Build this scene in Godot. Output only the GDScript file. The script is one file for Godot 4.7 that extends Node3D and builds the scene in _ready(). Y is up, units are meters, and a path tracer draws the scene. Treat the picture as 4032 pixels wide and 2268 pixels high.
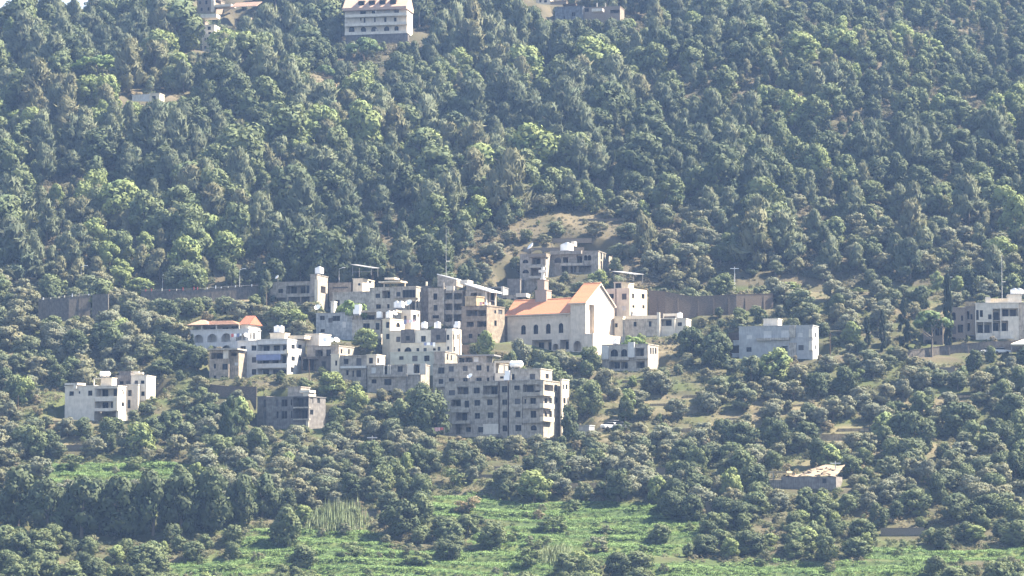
extends Node3D
# A village on a wooded hillside, seen from across the valley. Metres; y up; the camera looks towards -z.

const EYE := Vector3(0, 0, 700)
const PITCH := 4.5
const FOCAL := 5.729                    # 1 / tangent of half the horizontal view angle
var M := {}
var b: Node3D
var taken := {}
var unit_cache := {}
var rng := RandomNumberGenerator.new()

# ------------------------------------------------------------------ meshes
class Mb:
	var v := PackedVector3Array()
	var nn := PackedVector3Array()
	var c := PackedColorArray()
	var i := PackedInt32Array()
	func quad(a: Vector3, b2: Vector3, c2: Vector3, d: Vector3, col := Color.WHITE) -> void:  # counter-clockwise seen from outside
		var k := v.size()
		var n := (b2 - a).cross(d - a)
		if n.length_squared() < 1e-12:
			n = (c2 - b2).cross(d - b2)
		n = n.normalized()
		v.append_array([a, b2, c2, d])
		nn.append_array([n, n, n, n])
		c.append_array([col, col, col, col])
		i.append_array([k, k + 2, k + 1, k, k + 3, k + 2])
	func tri(a: Vector3, b2: Vector3, c2: Vector3, col := Color.WHITE) -> void:
		var k := v.size()
		var n := (b2 - a).cross(c2 - a).normalized()
		v.append_array([a, b2, c2])
		nn.append_array([n, n, n])
		c.append_array([col, col, col])
		i.append_array([k, k + 2, k + 1])
	func leaf(p: Vector3, x: Vector3, y: Vector3, n: Vector3, col: Color) -> void:
		var k := v.size()
		v.append_array([p - x, p - y, p + x, p + y])
		nn.append_array([n, n, n, n])
		c.append_array([col, col, col, col])
		if x.cross(y).dot(n) >= 0.0:
			i.append_array([k, k + 2, k + 1, k, k + 3, k + 2])
		else:
			i.append_array([k, k + 1, k + 2, k, k + 2, k + 3])
	func box(x0: float, x1: float, y0: float, y1: float, z0: float, z1: float) -> void:
		hexa([Vector3(x0, y0, z1), Vector3(x1, y0, z1), Vector3(x1, y0, z0), Vector3(x0, y0, z0)], [Vector3(x0, y1, z1), Vector3(x1, y1, z1), Vector3(x1, y1, z0), Vector3(x0, y1, z0)])
	func hexa(lo: Array, hi: Array) -> void:  # corners counter-clockwise seen from above, front left first
		quad(hi[0], hi[1], hi[2], hi[3])
		quad(lo[3], lo[2], lo[1], lo[0])
		for k in 4:
			quad(lo[k], lo[(k + 1) % 4], hi[(k + 1) % 4], hi[k])
	func tube(a: Vector3, b2: Vector3, r0: float, r1: float, n := 8, cap := true, col := Color.WHITE) -> void:
		var up := (b2 - a).normalized()
		var x := up.cross(Vector3.RIGHT if absf(up.x) < 0.9 else Vector3.UP).normalized()
		var y := up.cross(x)
		var k := v.size()
		for s in n + 1:
			var w := TAU * s / n
			var d := x * cos(w) + y * sin(w)
			v.append_array([a + d * r0, b2 + d * r1])
			nn.append_array([d, d])
			c.append_array([col, col])
		for s in n:
			var q := k + s * 2
			i.append_array([q, q + 3, q + 2, q, q + 1, q + 3])
		if cap:
			for s in n:
				tri(b2, v[k + s * 2 + 1], v[k + s * 2 + 3], col)
	func mesh() -> ArrayMesh:
		var arrays := []
		arrays.resize(Mesh.ARRAY_MAX)
		arrays[Mesh.ARRAY_VERTEX] = v
		arrays[Mesh.ARRAY_NORMAL] = nn
		arrays[Mesh.ARRAY_COLOR] = c
		arrays[Mesh.ARRAY_INDEX] = i
		var m := ArrayMesh.new()
		m.add_surface_from_arrays(Mesh.PRIMITIVE_TRIANGLES, arrays)
		return m

# ------------------------------------------------------------------ names and tags
func numbered(called: String) -> String:
	taken[called] = taken.get(called, -1) + 1
	return called if taken[called] == 0 else "%s_%03d" % [called, taken[called]]

func tag(o: Node3D, label: String, category: String, group := "", kind := "") -> void:
	if label: o.set_meta("label", label)
	if category: o.set_meta("category", category)
	if group: o.set_meta("group", group)
	if kind: o.set_meta("kind", kind)

func thing(called: String, label: String, category: String, where: Vector3, turn := 0.0, group := "") -> Node3D:
	var o := Node3D.new()
	o.name = numbered(called)
	add_child(o)
	o.position = where
	o.rotation_degrees.y = turn
	tag(o, label, category, group)
	return o

func part(called: String, mesh: Mesh, material: Material, parent: Node3D) -> MeshInstance3D:
	var o := MeshInstance3D.new()
	o.name = called
	o.mesh = mesh
	o.material_override = null
	if material:
		for s in mesh.get_surface_count():
			o.set_surface_override_material(s, material)
	parent.add_child(o, true)
	return o

func single(called: String, mesh: Mesh, material: Material, kind := "") -> MeshInstance3D:
	var o := part(numbered(called), mesh, material, self)
	if kind: o.set_meta("kind", kind)
	return o

# ------------------------------------------------------------------ building parts
func sorted_cuts(list: Array, lo: float, hi: float) -> Array:
	var out := [lo, hi]
	for x in list:
		if x > lo + 0.001 and x < hi - 0.001 and not out.any(func(o): return absf(o - x) < 0.001):
			out.append(x)
	out.sort()
	return out

const REACH := {"w": 0.24, "v": 0.14, "a": 0.26, "l": 2.3, "d": 2.6, "A": 2.2, "n": 0.9}

# One wall from corner o along direction a (and up), with real openings: each is [along0, up0, along1, up1, kind].
func wall_face(mb: Mb, o: Vector3, a: Vector3, a0: float, a1: float, y0: float, y1: float, holes: Array) -> void:
	var n := a.cross(Vector3.UP)
	var at := func(s: float, y: float, out := 0.0) -> Vector3: return o + a * s + Vector3.UP * y + n * out
	var xs := []
	var ys := []
	for h in holes:
		xs.append_array([h[0], h[2]])
		ys.append_array([h[1], h[3]])
	xs = sorted_cuts(xs, a0, a1)
	ys = sorted_cuts(ys, y0, y1)
	for p in xs.size() - 1:
		for q in ys.size() - 1:
			var cx: float = (xs[p] + xs[p + 1]) / 2
			var cy: float = (ys[q] + ys[q + 1]) / 2
			if holes.any(func(h): return cx > h[0] and cx < h[2] and cy > h[1] and cy < h[3]):
				continue
			mb.quad(at.call(xs[p], ys[q]), at.call(xs[p + 1], ys[q]), at.call(xs[p + 1], ys[q + 1]), at.call(xs[p], ys[q + 1]))
	for h in holes:
		var r: float = -REACH[h[4]]
		var x0: float = h[0]
		var x1: float = h[2]
		var b0: float = h[1]
		var b1: float = h[3]
		mb.quad(at.call(x0, b0, r), at.call(x0, b0), at.call(x0, b1), at.call(x0, b1, r))
		mb.quad(at.call(x1, b0), at.call(x1, b0, r), at.call(x1, b1, r), at.call(x1, b1))
		mb.quad(at.call(x0, b0, r), at.call(x1, b0, r), at.call(x1, b0), at.call(x0, b0))
		mb.quad(at.call(x0, b1), at.call(x1, b1), at.call(x1, b1, r), at.call(x0, b1, r))
		mb.quad(at.call(x0, b0, r), at.call(x1, b0, r), at.call(x1, b1, r), at.call(x0, b1, r))
		if h[4] == "a" or h[4] == "A":  # the two corners above a round arch
			var rad := minf((x1 - x0) / 2, b1 - b0 - 0.1)
			var mid := (x0 + x1) / 2
			var half := (x1 - x0) / 2
			for s in 10:
				var w0 := PI * s / 10
				var w1 := PI * (s + 1) / 10
				var p0 := Vector2(mid - half * cos(w0), b1 - rad + rad * sin(w0))
				var p1 := Vector2(mid - half * cos(w1), b1 - rad + rad * sin(w1))
				mb.quad(at.call(p0.x, p0.y, -0.002), at.call(p1.x, p1.y, -0.002), at.call(p1.x, b1 + 0.001, -0.002), at.call(p0.x, b1 + 0.001, -0.002))
				mb.quad(at.call(p1.x, p1.y, -0.2), at.call(p1.x, p1.y, -0.002), at.call(p0.x, p0.y, -0.002), at.call(p0.x, p0.y, -0.2))

func window_shape(w: float, h: float) -> Array:
	var key := "%d_%d" % [roundi(w * 20), roundi(h * 20)]
	if not unit_cache.has(key):
		var f := Mb.new()
		var t := minf(0.055, w * 0.09)
		f.box(-w / 2, -w / 2 + t, 0, h, -0.05, 0.05)
		f.box(w / 2 - t, w / 2, 0, h, -0.05, 0.05)
		f.box(-w / 2 + t, w / 2 - t, h - t, h, -0.05, 0.05)
		f.box(-w / 2 + t, w / 2 - t, 0, t, -0.05, 0.05)
		var k := maxi(1, roundi(w / 0.8))
		for s in range(1, k):
			var x := -w / 2 + w * s / k
			f.box(x - t * 0.4, x + t * 0.4, t, h - t, -0.04, 0.04)
		var g := Mb.new()
		g.box(-w / 2 + t * 0.5, w / 2 - t * 0.5, t * 0.5, h - t * 0.5, -0.02, 0.01)
		unit_cache[key] = [f.mesh(), g.mesh()]
	return unit_cache[key]

func set_window(parent: Node3D, o: Vector3, a: Vector3, h: Array, reach: float, shut: bool, frame: Material) -> void:
	var w: float = h[2] - h[0]
	var t: float = h[3] - h[1]
	if w < 0.2 or t < 0.25:
		return
	var m := window_shape(w, t)
	var n := a.cross(Vector3.UP)
	var f := part("window", m[0], M.shutter if shut else frame, parent)
	f.transform = Transform3D(Basis(a, Vector3.UP, n), o + a * ((h[0] + h[2]) / 2) + Vector3.UP * float(h[1]) - n * reach)
	part("shutter" if shut else "pane", m[1], M.shutter if shut else [M.pane, M.pane, M.pane, M.pane2, M.pane2, M.curtain][rng.randi() % 6], f)

func fit_openings(parent: Node3D, o: Vector3, a: Vector3, holes: Array, frame: Material) -> void:
	var n := a.cross(Vector3.UP)
	for h in holes:
		if h[4] == "w" or h[4] == "a" or h[4] == "v":
			set_window(parent, o, a, h, REACH[h[4]] - 0.07, h[4] == "v", frame)
		elif h[4] == "l":
			var w: float = h[2] - h[0]
			var k := clampi(roundi(w / 2.6), 1, 3)
			for s in k:
				var c: float = h[0] + w * (s + 0.5) / k + rng.randf_range(-0.2, 0.2)
				var g := minf(0.75, w * 0.36 / k)
				var top: float = h[1] + minf(h[3] - h[1] - 0.15, 2.1)
				set_window(parent, o, a, [c - g, float(h[1]) + 0.02, c + g, top], REACH["l"] - 0.06, false, frame)

# One volume of a house: x0..x1 wide, y0..y1 high, its front at z = zf and its back at zf - deep.
func block(o: Node3D, m: Material, x0: float, x1: float, y0: float, y1: float, zf: float, deep: float, front: Array, right: Array, roof: String) -> void:
	var mb := Mb.new()
	var top := y1
	if roof == "slab": top = y1 - 0.2
	if roof == "par": top = y1 - 0.7
	for h in front: h[3] = minf(h[3], top - 0.03)
	for h in right: h[3] = minf(h[3], top - 0.03)
	for h in front:
		if h[4] == "l" and deep < 3.0: h[4] = "w"
	wall_face(mb, Vector3(0, 0, zf), Vector3.RIGHT, x0, x1, y0, top, front)
	wall_face(mb, Vector3(x1, 0, zf), Vector3.FORWARD, 0, deep, y0, top, right)
	mb.quad(Vector3(x1, y0, zf - deep), Vector3(x0, y0, zf - deep), Vector3(x0, top, zf - deep), Vector3(x1, top, zf - deep))
	mb.quad(Vector3(x0, y0, zf - deep), Vector3(x0, y0, zf), Vector3(x0, top, zf), Vector3(x0, top, zf - deep))
	mb.quad(Vector3(x0, top, zf), Vector3(x1, top, zf), Vector3(x1, top, zf - deep), Vector3(x0, top, zf - deep))
	mb.quad(Vector3(x0, y0, zf - deep), Vector3(x1, y0, zf - deep), Vector3(x1, y0, zf), Vector3(x0, y0, zf))
	part("wall", mb.mesh(), m, o)
	var frame: Material = [M.frame, M.frame, M.framedark][rng.randi() % 3]
	fit_openings(o, Vector3(0, 0, zf), Vector3.RIGHT, front, frame)
	fit_openings(o, Vector3(x1, 0, zf), Vector3.FORWARD, right, frame)
	if roof == "slab":
		var r := Mb.new()
		var e := 0.12
		r.box(x0 - e, x1 + e, top, y1, zf - deep - e, zf + e)
		part("roof", r.mesh(), m, o)
	elif roof == "par":
		var r := Mb.new()
		r.box(x0, x1, top, y1, zf - 0.2, zf)
		r.box(x0, x1, top, y1, zf - deep, zf - deep + 0.2)
		r.box(x0, x0 + 0.2, top, y1, zf - deep + 0.2, zf - 0.2)
		r.box(x1 - 0.2, x1, top, y1, zf - deep + 0.2, zf - 0.2)
		part("parapet", r.mesh(), m, o)

func bar(o: Node3D, called: String, m: Material, x0: float, x1: float, y0: float, y1: float, z0: float, z1: float) -> void:
	var mb := Mb.new()
	mb.box(minf(x0, x1), maxf(x0, x1), minf(y0, y1), maxf(y0, y1), minf(z0, z1), maxf(z0, z1))
	part(called, mb.mesh(), m, o)

func balcony(o: Node3D, m: Material, x0: float, x1: float, y0: float, y1: float, z: float, out: float, kind: String) -> void:
	var mb := Mb.new()
	var s := minf(0.2, (y1 - y0) * 0.5) if kind == "solid" else y1 - y0
	mb.box(x0, x1, y0, y0 + s, z + 0.003, z + out)
	if kind == "solid" and y1 - y0 > 0.35:
		mb.box(x0, x1, y0 + s, y1, z + out - 0.12, z + out - 0.003)
		mb.box(x0 + 0.003, x0 + 0.12, y0 + s, y1, z + 0.003, z + out - 0.12)
		mb.box(x1 - 0.12, x1 - 0.003, y0 + s, y1, z + 0.003, z + out - 0.12)
	part("balcony", mb.mesh(), m, o)

func side_balcony(o: Node3D, m: Material, x: float, z0: float, z1: float, y0: float, y1: float, out: float) -> void:
	var mb := Mb.new()
	mb.box(x + 0.003, x + out, y0, y0 + 0.2, minf(z0, z1), maxf(z0, z1))
	mb.box(x + out - 0.12, x + out - 0.003, y0 + 0.2, y1, minf(z0, z1) + 0.003, maxf(z0, z1) - 0.003)
	mb.box(x + 0.003, x + out - 0.12, y0 + 0.2, y1, maxf(z0, z1) - 0.12, maxf(z0, z1) - 0.004)
	part("balcony", mb.mesh(), m, o)

# A slope of overlapping tile courses from the eave edge (a to b2) up to the ridge edge (c2 to d).
func courses(mb: Mb, a: Vector3, b2: Vector3, c2: Vector3, d: Vector3, step := 0.4) -> void:
	var n := (b2 - a).cross(d - a).normalized()
	var count := maxi(2, int(a.distance_to(d) / step))
	for k in count:
		var t0 := float(k) / count
		var t1 := float(k + 1) / count
		var lift := 0.07
		var p := a.lerp(d, t0) + n * lift
		var q := b2.lerp(c2, t0) + n * lift
		var r := b2.lerp(c2, t1) + n * 0.01
		var s := a.lerp(d, t1) + n * 0.01
		var shade := Color.WHITE * rng.randf_range(0.9, 1.06)
		mb.quad(p, q, r, s, shade)
		mb.quad(p - n * 0.09, q - n * 0.09, q, p, shade)

func gable_roof(o: Node3D, m: Material, x0: float, x1: float, z0: float, z1: float, y: float, rise: float, wall: Material) -> void:
	var mb := Mb.new()
	var zm := (z0 + z1) / 2
	courses(mb, Vector3(x0, y, z0), Vector3(x1, y, z0), Vector3(x1, y + rise, zm), Vector3(x0, y + rise, zm))
	courses(mb, Vector3(x1, y, z1), Vector3(x0, y, z1), Vector3(x0, y + rise, zm), Vector3(x1, y + rise, zm))
	mb.tube(Vector3(x0, y + rise + 0.05, zm), Vector3(x1, y + rise + 0.05, zm), 0.16, 0.16)
	part("roof", mb.mesh(), m, o)
	var g := Mb.new()
	for x in [x0 + 0.45, x1 - 0.37]:
		g.tri(Vector3(x, y - 0.02, z0 - 0.55), Vector3(x, y - 0.02, z1 + 0.55), Vector3(x, y + rise * 0.93, zm))
	g.box(x0, x1, y - 0.24, y - 0.03, z0 - 0.5, z0 - 0.02)
	g.box(x0, x1, y - 0.24, y - 0.03, z1 + 0.02, z1 + 0.5)
	part("gable", g.mesh(), wall, o)
	var e := Mb.new()
	for z in [z0, z1]:
		e.hexa([Vector3(x1 - 0.2, y - 0.3, z), Vector3(x1 + 0.04, y - 0.3, z), Vector3(x1 + 0.04, y + rise - 0.3, zm), Vector3(x1 - 0.2, y + rise - 0.3, zm)], [Vector3(x1 - 0.2, y + 0.02, z), Vector3(x1 + 0.04, y + 0.02, z), Vector3(x1 + 0.04, y + rise + 0.02, zm), Vector3(x1 - 0.2, y + rise + 0.02, zm)])
	part("verge_board", e.mesh(), wall, o)

func hip_roof(o: Node3D, m: Material, x0: float, x1: float, z0: float, z1: float, y: float, rise: float, pitch := 0.42) -> void:
	var mb := Mb.new()
	var ins := minf(x1 - x0, z0 - z1) * pitch
	var zm := (z0 + z1) / 2
	var l := Vector3(x0 + ins, y + rise, zm)
	var r := Vector3(maxf(x1 - ins, x0 + ins + 0.05), y + rise, zm)
	courses(mb, Vector3(x0, y, z0), Vector3(x1, y, z0), r, l)
	courses(mb, Vector3(x1, y, z1), Vector3(x0, y, z1), l, r)
	courses(mb, Vector3(x1, y, z0), Vector3(x1, y, z1), r, r)
	courses(mb, Vector3(x0, y, z1), Vector3(x0, y, z0), l, l)
	mb.quad(Vector3(x0, y - 0.03, z1), Vector3(x1, y - 0.03, z1), Vector3(x1, y - 0.03, z0), Vector3(x0, y - 0.03, z0))
	part("roof", mb.mesh(), m, o)

func hotel_roof(o: Node3D, x0: float, x1: float, z0: float, z1: float, y: float) -> void:
	var mb := Mb.new()
	var zb := z0 - 5.0
	courses(mb, Vector3(x0, y, z0), Vector3(x1, y, z0), Vector3(x1, y + 4.6, zb), Vector3(x0, y + 4.6, zb), 0.45)
	mb.quad(Vector3(x1, y, z1), Vector3(x0, y, z1), Vector3(x0, y + 4.6, zb), Vector3(x1, y + 4.6, zb))
	mb.tri(Vector3(x1, y, z0), Vector3(x1, y, z1), Vector3(x1, y + 4.6, zb))
	mb.tri(Vector3(x0, y, z1), Vector3(x0, y, z0), Vector3(x0, y + 4.6, zb))
	part("roof", mb.mesh(), M.pinktile, o)
	bar(o, "fascia", M.pinktile, x0, x1, y - 0.85, y - 0.01, z1 + 0.3, z0 - 0.02)
	var w := x1 - x0
	for k in 4:  # dormers, their dark fronts set into the slope
		var c: float = x0 + w * (0.285 + 0.165 * k)
		var d := Mb.new()
		d.hexa([Vector3(c - 1.0, y + 0.9, z0 - 0.9), Vector3(c + 1.0, y + 0.9, z0 - 0.9), Vector3(c + 1.0, y + 0.9, z0 - 3.2), Vector3(c - 1.0, y + 0.9, z0 - 3.2)], [Vector3(c - 1.0, y + 2.3, z0 - 0.9), Vector3(c + 1.0, y + 2.3, z0 - 0.9), Vector3(c + 1.0, y + 2.9, z0 - 3.4), Vector3(c - 1.0, y + 2.9, z0 - 3.4)])
		var dm := part("dormer", d.mesh(), M.brown, o)
		var g := Mb.new()
		g.box(c - 0.85, c + 0.85, y + 1.0, y + 2.15, z0 - 0.95, z0 - 0.87)
		part("pane", g.mesh(), M.pane, dm)
		var cap := Mb.new()
		cap.hexa([Vector3(c - 1.2, y + 2.3, z0 - 0.6), Vector3(c + 1.2, y + 2.3, z0 - 0.6), Vector3(c + 1.2, y + 2.95, z0 - 3.6), Vector3(c - 1.2, y + 2.95, z0 - 3.6)], [Vector3(c - 1.2, y + 2.45, z0 - 0.6), Vector3(c + 1.2, y + 2.45, z0 - 0.6), Vector3(c + 1.2, y + 3.1, z0 - 3.6), Vector3(c - 1.2, y + 3.1, z0 - 3.6)])
		part("dormer_roof", cap.mesh(), M.pinktile, dm)

func shed_roof(o: Node3D, x0: float, x1: float, z0: float, z1: float, y0: float, y1: float, m: Material) -> void:
	var mb := Mb.new()
	courses(mb, Vector3(x0, y0 + 0.15, z0), Vector3(x1, y0 + 0.15, z0), Vector3(x1, y1 + 0.15, z1), Vector3(x0, y1 + 0.15, z1))
	mb.hexa([Vector3(x0, y0, z0), Vector3(x1, y0, z0), Vector3(x1, y1, z1), Vector3(x0, y1, z1)], [Vector3(x0, y0 + 0.13, z0), Vector3(x1, y0 + 0.13, z0), Vector3(x1, y1 + 0.13, z1), Vector3(x0, y1 + 0.13, z1)])
	part("roof", mb.mesh(), m, o)

func lean_roof(o: Node3D, m: Material, x0: float, x1: float, z0: float, z1: float, y0: float, y1: float) -> void:  # falls from x0 to x1
	var mb := Mb.new()
	mb.hexa([Vector3(x0, y0 - 0.3, z0), Vector3(x1, y1 - 0.3, z0), Vector3(x1, y1 - 0.3, z1), Vector3(x0, y0 - 0.3, z1)], [Vector3(x0, y0, z0), Vector3(x1, y1, z0), Vector3(x1, y1, z1), Vector3(x0, y0, z1)])
	part("roof", mb.mesh(), m, o)

func mono_wall(o: Node3D, m: Material, x0: float, x1: float, y: float, ya: float, yb: float, z: float, deep: float) -> void:
	var mb := Mb.new()
	mb.hexa([Vector3(x0, y, z), Vector3(x1, y, z), Vector3(x1, y, z - deep), Vector3(x0, y, z - deep)], [Vector3(x0, ya, z), Vector3(x1, yb, z), Vector3(x1, yb, z - deep), Vector3(x0, ya, z - deep)])
	part("wall", mb.mesh(), m, o)
	var e := Mb.new()
	e.hexa([Vector3(x0 - 0.1, ya, z + 0.15), Vector3(x1 + 0.1, yb, z + 0.15), Vector3(x1 + 0.1, yb, z - deep), Vector3(x0 - 0.1, ya, z - deep)], [Vector3(x0 - 0.1, ya + 0.22, z + 0.15), Vector3(x1 + 0.1, yb + 0.22, z + 0.15), Vector3(x1 + 0.1, yb + 0.22, z - deep), Vector3(x0 - 0.1, ya + 0.22, z - deep)])
	part("roof_edge", e.mesh(), M.whitemetal, o)

func pergola(o: Node3D, x0: float, x1: float, z0: float, z1: float, y0: float, y1: float, m: Material) -> void:
	for p in [[x0, z0], [x1, z0], [x0, z1], [x1, z1]]:
		var st := Mb.new()
		st.tube(Vector3(p[0], y0, p[1]), Vector3(p[0], y1 - 0.4, p[1]), 0.07, 0.07, 6)
		part("post", st.mesh(), m, o)
	var r := Mb.new()
	r.hexa([Vector3(x0 - 0.4, y1, z0 + 0.5), Vector3(x1 + 0.4, y1 - 1.0, z0 + 0.5), Vector3(x1 + 0.4, y1 - 0.6, z1), Vector3(x0 - 0.4, y1 + 0.4, z1)], [Vector3(x0 - 0.4, y1 + 0.12, z0 + 0.5), Vector3(x1 + 0.4, y1 - 0.88, z0 + 0.5), Vector3(x1 + 0.4, y1 - 0.48, z1), Vector3(x0 - 0.4, y1 + 0.52, z1)])
	part("canopy", r.mesh(), m, o)
	bar(o, "rail", m, x0, x1, y0 + 0.9, y0 + 0.98, z0 - 0.03, z0 + 0.03)

func cross(o: Node3D, x: float, y: float, z: float, h: float) -> void:
	var mb := Mb.new()
	mb.box(x - 0.32, x + 0.32, y, y + h, z - 0.28, z + 0.28)
	part("cross_post", mb.mesh(), M.whitestone, o)
	bar(o, "cross_arm", M.whitestone, x - 1.05, x + 1.05, y + h * 0.6, y + h * 0.6 + 0.6, z - 0.3, z + 0.3)
	bar(o, "cross_base", M.whitestone, x - 0.5, x + 0.5, y, y + 0.5, z - 0.5, z + 0.5)

func rubble(o: Node3D, x0: float, x1: float, y: float, deep: float) -> void:  # the caved-in roof of the shack
	var mb := Mb.new()
	var g := 14
	var h := func(u: float, w: float) -> float: return y + 0.15 + w * 2.4 * smoothstep(0.0, 0.6, u) + 0.16 * sin(u * 17.0 + w * 9.0) * sin(w * 13.0 + 1.0)
	for p in g:
		for q in g:
			var u0 := float(p) / g
			var u1 := float(p + 1) / g
			var w0 := float(q) / g
			var w1 := float(q + 1) / g
			var f := func(u: float, w: float) -> Vector3: return Vector3(lerpf(x0, x1, u), h.call(u, w), -w * deep * 1.5 + 0.1)
			mb.quad(f.call(u0, w0), f.call(u1, w0), f.call(u1, w1), f.call(u0, w1))
	part("roof", mb.mesh(), M.rubble, o)
	for k in 34:
		var s := Mb.new()
		var c := Vector3(lerpf(x0, x1, rng.randf()), 0, 0)
		var w := rng.randf() * 0.8
		c.y = h.call((c.x - x0) / (x1 - x0), w) + 0.1
		c.z = -w * deep * 1.5
		var l := rng.randf_range(0.5, 1.6)
		s.box(-l / 2, l / 2, -0.08, 0.08, -0.15, 0.15)
		var pl := part("plank", s.mesh(), [M.sand, M.stone, M.brown, M.rubble][rng.randi() % 4], o)
		pl.position = c
		pl.rotation = Vector3(rng.randf_range(-0.3, 0.3), rng.randf() * TAU, rng.randf_range(-0.3, 0.3))

func tent(o: Node3D) -> void:
	var mb := Mb.new()
	var a := [Vector3(-3, 3.4, 2), Vector3(3, 3.4, 2), Vector3(3, 3.4, -2), Vector3(-3, 3.4, -2)]
	var p := Vector3(0, 4.6, 0)
	for k in 4:
		mb.tri(a[k], a[(k + 1) % 4], p)
		mb.quad(a[k] - Vector3(0, 0.3, 0), a[(k + 1) % 4] - Vector3(0, 0.3, 0), a[(k + 1) % 4], a[k])
	part("canopy", mb.mesh(), M.canvas, o)
	for k in 4:
		var s := Mb.new()
		s.tube(Vector3(a[k].x * 0.97, -1, a[k].z * 0.97), a[k] - Vector3(a[k].x * 0.03, 0.05, a[k].z * 0.03), 0.07, 0.07, 6)
		part("post", s.mesh(), M.greymetal, o)

# ------------------------------------------------------------------ small things
func water_tank(called: String, label: String, category: String, where: Vector3, r: float, h: float, twin: int, group: String) -> void:
	var o := thing(called, label, category, where, 0, group)
	var mb := Mb.new()
	mb.tube(Vector3(0, 0.1, 0), Vector3(0, h, 0), r, r, 16, false)
	mb.tube(Vector3(0, h, 0), Vector3(0, h + r * 0.22, 0), r, r * 0.55, 16, false)
	mb.tube(Vector3(0, h + r * 0.22, 0), Vector3(0, h + r * 0.3, 0), r * 0.55, r * 0.3, 16)
	part("tank", mb.mesh(), M.plastic, o)
	var l := Mb.new()
	l.tube(Vector3(0, h + r * 0.3, 0), Vector3(0, h + r * 0.3 + 0.1, 0), r * 0.3, r * 0.26, 10)
	part("lid", l.mesh(), M.plastic, o)
	for s in [-1, 1]:
		bar(o, "stand", M.greymetal, -r * 0.9, r * 0.9, -0.25, 0.09, s * r * 0.6 - 0.06, s * r * 0.6 + 0.06)

func lying_tank(called: String, label: String, category: String, where: Vector3, l: float, r: float, group: String) -> void:
	var o := thing(called, label, category, where, -20, group)
	var mb := Mb.new()
	mb.tube(Vector3(-l / 2, r + 0.2, 0), Vector3(l / 2, r + 0.2, 0), r, r, 16)
	mb.tube(Vector3(l / 2, r + 0.2, 0), Vector3(l / 2 + r * 0.3, r + 0.2, 0), r, r * 0.5, 16)
	mb.tube(Vector3(-l / 2, r + 0.2, 0), Vector3(-l / 2 - r * 0.3, r + 0.2, 0), r, r * 0.5, 16)
	part("tank", mb.mesh(), M.plastic, o)
	for s in [-0.3, 0.3]:
		bar(o, "stand", M.greymetal, l * s - 0.1, l * s + 0.1, -0.3, 0.35, -r * 0.8, r * 0.8)

func tank_box(called: String, label: String, category: String, where: Vector3, w: float, h: float, group: String) -> void:
	var o := thing(called, label, category, where, -18, group)
	bar(o, "tank", M.plastic, -w / 2, w / 2, 0.1, h * 0.52, -w / 2, w / 2)
	bar(o, "tank", M.plastic, -w * 0.3, w * 0.55, h * 0.53, h, -w * 0.4, w * 0.4)
	bar(o, "stand", M.greymetal, -w * 0.45, w * 0.45, -0.2, 0.09, -w * 0.4, w * 0.4)

func dish(called: String, label: String, category: String, where: Vector3, r: float, turn: float, group: String) -> void:
	var o := thing(called, label, category, where, turn, group)
	var mb := Mb.new()
	r *= 0.62
	var rings := 5
	var seg := 16
	var basis := Basis(Vector3.RIGHT, deg_to_rad(-38))
	var c := Vector3(0, r * 0.9 + 0.5, 0)
	var f := func(k: int, s: int, off: float) -> Vector3:
		var q := r * k / rings
		var w := TAU * s / seg
		return c + basis * Vector3(cos(w) * q, sin(w) * q, q * q / r * 0.45 + off)
	for k in rings:
		for s in seg:
			mb.quad(f.call(k, s, 0.0), f.call(k + 1, s, 0.0), f.call(k + 1, s + 1, 0.0), f.call(k, s + 1, 0.0))
			mb.quad(f.call(k, s + 1, -0.03), f.call(k + 1, s + 1, -0.03), f.call(k + 1, s, -0.03), f.call(k, s, -0.03))
	part("reflector", mb.mesh(), M.plastic, o)
	var st := Mb.new()
	st.tube(Vector3(0, -0.4, -0.1), c + Vector3(0, 0, -0.08), 0.06, 0.05, 6)
	part("mast", st.mesh(), M.greymetal, o)
	var arm := Mb.new()
	arm.tube(c + basis * Vector3(0, -r, r * 0.45), c + basis * Vector3(0, 0, r * 1.0), 0.03, 0.03, 5)
	arm.tube(c + basis * Vector3(0, 0, r * 0.9), c + basis * Vector3(0, 0, r * 1.1), 0.07, 0.07, 6)
	part("feed_arm", arm.mesh(), M.greymetal, o)

func mast(called: String, label: String, category: String, where: Vector3, h: float, r: float, group: String) -> void:
	var o := thing(called, label, category, where, 0, group)
	var mb := Mb.new()
	mb.tube(Vector3(0, -1, 0), Vector3(0, h, 0), r * 1.4, r * 0.7, 6)
	part("pole", mb.mesh(), M.polemetal, o)
	var a := Mb.new()
	a.tube(Vector3(0, h * 0.32, 0), Vector3(0.9, h * 0.32, 0), 0.05, 0.05, 5)
	for k in 4:
		a.tube(Vector3(0.2 + k * 0.2, h * 0.32, -0.35), Vector3(0.2 + k * 0.2, h * 0.32, 0.35), 0.03, 0.03, 5)
	part("antenna", a.mesh(), M.whitemetal, o)

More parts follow.
